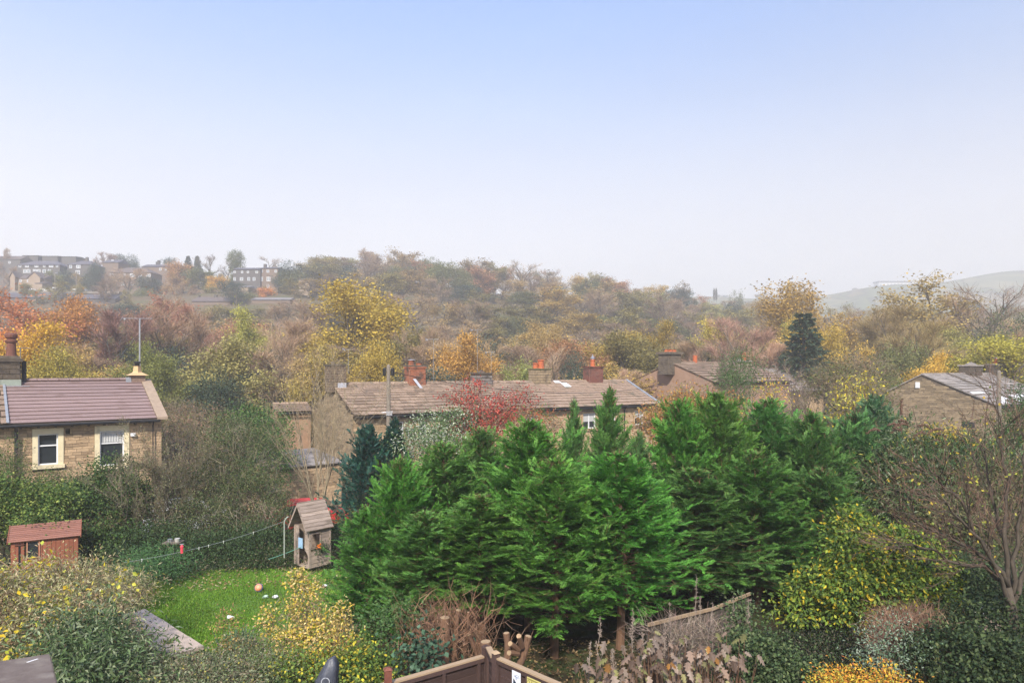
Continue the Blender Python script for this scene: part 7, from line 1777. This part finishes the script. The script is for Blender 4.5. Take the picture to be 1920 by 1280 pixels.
# ---- foreground left
shrub('overgrown_shrub', 881, [bl(60, 1120, 14, 150, 100), bl(150, 1110, 14, 160, 90), bl(30, 1190, 12.6, 140, 120), bl(130, 1180, 12.8, 180, 130), bl(235, 1110, 17.2, 90, 50), bl(90, 1080, 14.4, 90, 50), bl(-30, 1150, 13, 130, 150)], 26000, .095, [(.30, .29, .14), (.40, .36, .2), (.16, .19, .07), (.55, .46, .29), (.52, .46, .08), (.34, .23, .13)], 'overgrown pale green and straw coloured shrub in the left foreground', w=[3, 2.4, 2, 1.2, .8, 1.2], wid=.26, stems=40, stem_r=.012, twigs=4200, twig_len=.5, twig_w=.008, twig_cols=((.30, .22, .13), (.38, .30, .2), (.2, .13, .08)), droop=.6)
shrub('yellow_leaved_shoots', 882, [bl(75, 1060, 13.6, 50, 30), bl(20, 1085, 13.4, 60, 40), bl(45, 1215, 12.0, 30, 20), bl(90, 1125, 12.6, 50, 20), bl(215, 1080, 13.2, 50, 30), bl(25, 1190, 11.9, 40, 20), bl(110, 1160, 12.2, 30, 20)], 230, .11, [(.68, .50, .03), (.60, .56, .08), (.40, .42, .05)], 'large bright yellow leaves on shoots in the left foreground shrub', wid=.7, stems=16, stem_r=.008, clumps=60, sig=.16, fold=.1)
shrub('buddleia_bush', 883, [bl(165, 1230, 11.3, 130, 90), bl(150, 1190, 11.8, 80, 50), bl(190, 1275, 10.6, 150, 70), bl(120, 1285, 10.2, 90, 60)], 6500, .13, [(.09, .14, .05), (.13, .19, .08), (.055, .09, .035), (.22, .26, .15)], 'dark green long leaved bush beside the felt roof', wid=.28, stems=20, stem_r=.012, droop=.5)
shrub('grey_green_shrub', 884, [bl(320, 1262, 11.3, 170, 46), bl(420, 1256, 11.6, 120, 50), bl(250, 1252, 11.6, 100, 70), bl(350, 1285, 10.6, 260, 50), bl(475, 1228, 12.2, 80, 50), bl(500, 1270, 11.2, 120, 60)], 20000, .05, [(.16, .19, .09), (.24, .26, .15), (.09, .12, .05), (.30, .26, .17), (.4, .36, .08)], 'grey green low shrubs along the bottom of the garden', w=[3, 2, 3, 1, .4], stems=30, stem_r=.008, twigs=2500, twig_len=.3, twig_w=.006)
shrub('bramble_patch', 885, [bl(222, 1185, 13.4, 60, 40), bl(232, 1208, 12.8, 60, 40)], 1000, .06, [(.20, .18, .09), (.30, .22, .12), (.12, .14, .05), (.4, .34, .2)], 'dry brown bramble over the patio edge', twigs=700, twig_len=.5, twig_w=.008, stems=14, twig_cols=((.26, .18, .11), (.40, .32, .24)))
shrub('yellow_shrub', 886, [bl(600, 1190, 12.6, 110, 80), bl(565, 1140, 13, 60, 60), bl(557, 1095, 13.1, 34, 60), bl(585, 1105, 13.1, 24, 40), bl(640, 1220, 12.3, 100, 90), bl(545, 1205, 12.5, 80, 60), bl(505, 1165, 13, 34, 50), bl(640, 1150, 12.8, 30, 50), bl(600, 1250, 11.8, 150, 50)], 6200, .06, [(.58, .44, .14), (.60, .46, .05), (.50, .33, .13), (.66, .54, .24), (.26, .30, .05)], 'yellow and buff leaved shrub in front of the lawn', w=[3, 2.4, 1.4, 1.4, 1.4], wid=.62, stems=46, stem_r=.011, twigs=1500, twig_len=.4, twig_w=.007, clumps=900, sig=.07, rin=.25)
shrub('green_shrub', 887, [bl(600, 1262, 11.2, 160, 50), bl(680, 1250, 11.4, 80, 80), bl(700, 1270, 10.8, 60, 50)], 4200, .06, [(.09, .15, .03), (.16, .22, .04), (.5, .42, .04)], 'green and yellow leaves round the covered parasol', w=[3, 2, 1], wid=.7, stems=20, stem_r=.008)
shrub('dry_column_plant', 888, [bl(425, 1190, 12.4, 26, 60, .14), bl(430, 1230, 12.2, 34, 50, .16), bl(422, 1165, 12.4, 14, 30, .1)], 900, .05, [(.34, .22, .08), (.22, .15, .07), (.42, .30, .1), (.15, .2, .06)], 'narrow column of withered brown and yellow leaves by the lawn', stems=6, stem_r=.008)
def iris():
    rng = R_(889); p = pt(447, 1205, 13.0); root = thing('iris_clump', p - [0, 0, .2], 'clump of upright blue green sword leaves at the lawn edge', 'plant'); n = 70
    d = unit(rng.normal(size=(n, 3)) * [.3, .3, .05] + [0, 0, 1]); m = M(); m.leaves(rng.normal(size=(n, 3)) * [.1, .06, 0], d, unit(rng.normal(size=(n, 3)) * [1, 1, .1]), rng.uniform(.35, .6, n), .035, tint=pal(rng, n, [(.16, .28, .16), (.24, .36, .22)]), fold=.02); m.build('foliage', FOL, root)
iris()
# ---- cut cypress trunks behind the fence
def stumps():
    rng = R_(891)
    S_ = [(832, 1262, 835, 1157, .13, 12.2, 1, 'thickest peeling red brown cut trunk behind the near fence'), (858, 1240, 858, 1143, .06, 12.3, 0, 'tall straight cut stem right of the thickest trunk'), (866, 1240, 872, 1147, .035, 12.4, 0, 'thin cut stem beside the tall straight stem'),
          (800, 1220, 790, 1160, .06, 12.3, 0, 'leaning red stem left of the thickest trunk'), (912, 1240, 912, 1202, .13, 11.7, 1, 'short moss topped stump behind the corner posts'), (948, 1245, 944, 1186, .075, 11.6, 0, 'curved pale red limb right of the corner posts'),
          (960, 1246, 984, 1192, .08, 11.5, 2, 'forked cut limb with round pale ends right of the fence corner'), (905, 1240, 880, 1190, .05, 12.3, 0, 'forked stem left of the moss topped stump'), (818, 1250, 806, 1216, .05, 12.0, 0, 'curved low limb under the thickest trunk')]
    for x0, y0, x1, y1, r, d, cut, lb in S_:
        a = pt(x0, y0 + 60, d); b = pt(x1, y1, d); root = thing('cut_trunk', a, lb, 'trunk'); t = np.linspace(0, 1, 8)[:, None]; q = (b - a) * t; q[:, 0] += .06 * np.sin(t[:, 0] * 3 + x0) * (1 if r < .1 else .3); m = M(); r = r * .8; m.tube(q, np.linspace(r * 1.15, r * .85, 8) * (1 + .14 * np.sin(np.arange(8) * 2.1 + x0) + rng.normal(size=8) * .06), 10)
        n = 40 if r > .1 else 14; k = rng.uniform(.1, .95, n); c = np.stack([np.interp(k, t[:, 0], q[:, j]) for j in range(3)], 1); D = unit(rng.normal(size=(n, 3)) * [1, 1, .25] + [0, 0, .35]); m.slivers(c + D * r * .8, unit(D * .5 + [0, 0, 1.]), rng.uniform(.1, .25, n), .02, rng); m.build('bark', BARK_RED, root, smooth=False)
        tip = q[-1]; T = unit(q[-1] - q[-2]); mm = M(); mm.tube([tip - T * .01, tip + T * .006], r * .8, 10); mm.build('cut_face', CUTWOOD, root)
        if cut == 2:
            for (bx_, by_) in ((973, 1192), (957, 1206), (955, 1223)):
                e_ = pt(bx_, by_, d - .25) - a; s_ = q[5] * .6 + e_ * .4; m = M(); m.tube([s_ + (e_ - s_) * 0, e_], [.05, .042], 8); m.build('side_limb', BARK_RED, root); T = unit(e_ - s_); T = unit(T + [0, -.8, 0]); mm = M(); mm.tube([e_ - T * .005, e_ + T * .012], .04, 12); mm.build('cut_face', CUTWOOD, root)
    root = thing('dead_twigs', pt(840, 1195, 12.5), 'thicket of brown dead twigs among the cut trunks', 'twigs'); n = 1300; o = np.array(root.location); m = M()
    c = rng.normal(size=(n, 3)) * [.42, .3, .26]; m.slivers(c, unit(rng.normal(size=(n, 3)) * [.7, .4, .4] + [0, 0, .8]), rng.uniform(.15, .7, n), .010, rng, tint=pal(rng, n, [(.24, .13, .08), (.32, .2, .13), (.16, .09, .06)])); m.build('twigs', TWIG, root)
stumps()
shrub('ivy_patch', 892, [bl(785, 1215, 11.6, 34, 44, .2), bl(796, 1245, 11.2, 40, 34, .2)], 420, .09, [(.05, .10, .06), (.08, .15, .09), (.035, .07, .04)], 'broad dark ivy leaves in front of the cut trunks', wid=.9, stems=8, stem_r=.008)
shrub('ivy_patch', 893, [bl(722, 1200, 12.2, 80, 120), bl(745, 1160, 12.6, 60, 60)], 1200, .07, [(.06, .12, .035), (.09, .16, .05)], 'small leaved climber at the left foot of the conifer belt', stems=10, stem_r=.008)
# ---- dried hydrangea bed
def hydrangea():
    rng = R_(895)
    k = 0
    def lobed(m, P, A, N, L, tint):
        """broad lobed leaf, folded and drooping"""
        Bx = unit(np.cross(A, N)); prof = [(0, .03), (.14, .36), (.26, .15), (.42, .46), (.55, .18), (.72, .30), (.84, .12), (1.05, 0)]
        pts = [P + A * L * a for a, b in prof]; n = len(prof)
        v = []
        for (a, b) in prof:
            c = P + A * L * a - np.array([0, 0, 1]) * L * .35 * a * a; v += [c, c + Bx * L * b - N * L * .45 * b, c - Bx * L * b - N * L * .3 * b + A * L * .05]
        f = [];
        for i in range(n - 1): f += [(3 * i, 3 * i + 3, 3 * i + 4, 3 * i + 1), (3 * i, 3 * i + 2, 3 * i + 5, 3 * i + 3)]
        m.add(v, f, tint)
    for px, py, w, lab in ((1150, 1265, 90, 'dried hydrangea with brown lobed leaves at the left of the bed'), (1235, 1245, 110, 'dried hydrangea with pale mauve leaves in the middle of the bed'), (1320, 1250, 110, 'dried hydrangea with an orange leaf right of the middle'), (1225, 1215, 70, 'back row of faded hydrangea leaves before the old fence'), (1370, 1235, 70, 'small dried hydrangea at the right end of the bed')):
        d = 10. + (1265 - py) * .02; c = pt(px, py, d); root = thing('dried_hydrangea', (c[0], c[1], c[2] - .5), lab, 'plant'); o = np.array(root.location); m = M(); s = M(); n = 60 if w > 80 else 34
        for q in range(n):
            p = np.array([rng.normal() * w * .3 * d / F, rng.normal() * .25, .5 + rng.normal() * .15]); A = unit(np.array([rng.normal(), rng.normal() - .5, -.35 - rng.uniform(0, .5)])); N = unit(np.array([rng.normal() * .3, -.4, 1]))
            cl = [(.34, .235, .175), (.42, .32, .25), (.20, .13, .09), (.28, .27, .10), (.50, .24, .06), (.36, .33, .15)][rng.choice(6, p=[.3, .25, .18, .12, .05, .10])]
            lobed(m, p, A, N, rng.uniform(.08, .17), np.array(cl) * (rng.uniform(.35, .95)))
            s.tube([(p[0] * .4, p[1] * .4, -.3), (p[0] * .8, p[1] * .8, .2), tuple(p)], [.008, .006, .003], 4)
        m.build('foliage', FOL, root); s.build('stems', BARK_RED, root)
hydrangea()
def plumes():
    rng = R_(896)
    for px, y0, y1, d, lb in ((1124, 1280, 1152, 10.6, 'tall feathery dead flower stalk standing alone at the left of the bed'), (1103, 1290, 1205, 10.4, 'short dead stalk left of the lone feathery stalk'), (1185, 1240, 1140, 11.2, 'thin dead stalk with sparse side shoots'), (1200, 1240, 1180, 11.4, 'low dead stalk beside the thin one'),
                              (1262, 1240, 1130, 11.9, 'dead stalk against the old fence, left one'), (1298, 1240, 1078, 12.2, 'tallest dead stalk against the dark under the conifers'), (1315, 1230, 1120, 11.9, 'feathery dead stalk just right of the tallest'), (1332, 1230, 1130, 11.7, 'dense feathery dead stalk before the old fence'),
                              (1371, 1210, 1120, 12, 'slim dead stalk near the fence end'), (1405, 1210, 1125, 11.8, 'rightmost dark dead stalk'), (1245, 1250, 1165, 11., 'leaning dead stalk above the mauve leaves'), (1150, 1260, 1215, 10.6, 'stubby dead stalk between the brown leaves'), (1408, 1250, 1120, 13., 'dead stalk under the yellow green shrub')):
        a = pt(px, y0 + 40, d); b = pt(px + rng.normal() * 5, y1, d); root = thing('dead_stalk', a, lb, 'plant'); v = b - a; t = np.linspace(0, 1, 6)[:, None]; q = v * t + rng.normal(size=(6, 3)) * .012; q[0] = 0; m = M(); m.tube(q, np.linspace(.008, .002, 6), 4)
        n = 46; k = rng.uniform(.4, 1, n); c = np.stack([np.interp(k, t[:, 0], q[:, j]) for j in range(3)], 1); D = unit(perp(rng, np.tile(unit(v), (n, 1))) * .7 + unit(v)); L = .17 * (1.15 - k); m.slivers(c, D, L, .005, rng)
        e2 = np.repeat(c + D * (L * .5)[:, None], 5, 0); m.slivers(e2, unit(np.repeat(D, 5, 0) + rng.normal(size=(n * 5, 3)) * .7), .035, .005, rng); m.build('stalk', pmat('dead_stalk_' + str(px), (.40, .33, .27), (.28, .21, .17), 4, .9) if px == 1124 else bpy.data.materials['dead_stalk_1124'], root)
plumes()
shrub('dry_grass_tuft', 897, [bl(1260, 1185, 11.9, 150, 50), bl(1330, 1190, 11.8, 80, 70)], 0, .05, [], 'mass of fine dry stems in front of the old fence', stems=20, stem_r=.005, twigs=900, twig_len=.35, twig_w=.006, twig_cols=((.30, .24, .19), (.22, .16, .13)))
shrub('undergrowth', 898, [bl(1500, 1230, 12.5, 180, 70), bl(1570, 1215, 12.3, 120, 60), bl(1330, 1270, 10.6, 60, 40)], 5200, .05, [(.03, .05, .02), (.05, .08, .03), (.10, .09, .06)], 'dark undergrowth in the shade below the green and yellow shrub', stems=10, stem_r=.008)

def litter():
    rng = R_(899); n = 9000; px = rng.uniform(720, 1900, n); d = rng.uniform(9.2, 15.5, n); x = (px - 960) / F * d
    b = np.stack([x, d, ground(x, d) + rng.uniform(.03, .09, n)], 1)
    m = M(); m.leaves(b, unit(rng.normal(size=(n, 3)) * [1, 1, .3]), unit(rng.normal(size=(n, 3)) * .5 + [0, 0, 1]), rng.uniform(.05, .11, n), .045, tint=pal(rng, n, [(.16, .10, .05), (.24, .16, .08), (.09, .06, .035), (.30, .21, .10), (.06, .09, .03)]))
    m.slivers(b[:2500] + [0, 0, .05], unit(rng.normal(size=(2500, 3)) * [1, 1, .4]), rng.uniform(.1, .4, 2500), .008, rng, tint=np.array([.16, .11, .07]))
    m.build('leaf_litter', FOL, kind='stuff', label='brown leaf litter and twigs on the ground under the conifers', cat='leaf litter')
litter()
# ------------------------------------------------------------------ air
hz = M(); hz.box(-3500, 3500, -60, 1200, CZ - 12, CZ + 138)
mh = bpy.data.materials.new('haze'); mh.use_nodes = True; hn = mh.node_tree; hn.nodes.clear()
ho = hn.nodes.new('ShaderNodeOutputMaterial'); hv = hn.nodes.new('ShaderNodeVolumePrincipled')
hv.inputs['Color'].default_value = (1., .975, .95, 1); hv.inputs['Density'].default_value = 0.0013; hv.inputs['Anisotropy'].default_value = 0.2
hn.links.new(hv.outputs[0], ho.inputs['Volume'])
hz.build('haze', mh, kind='stuff')
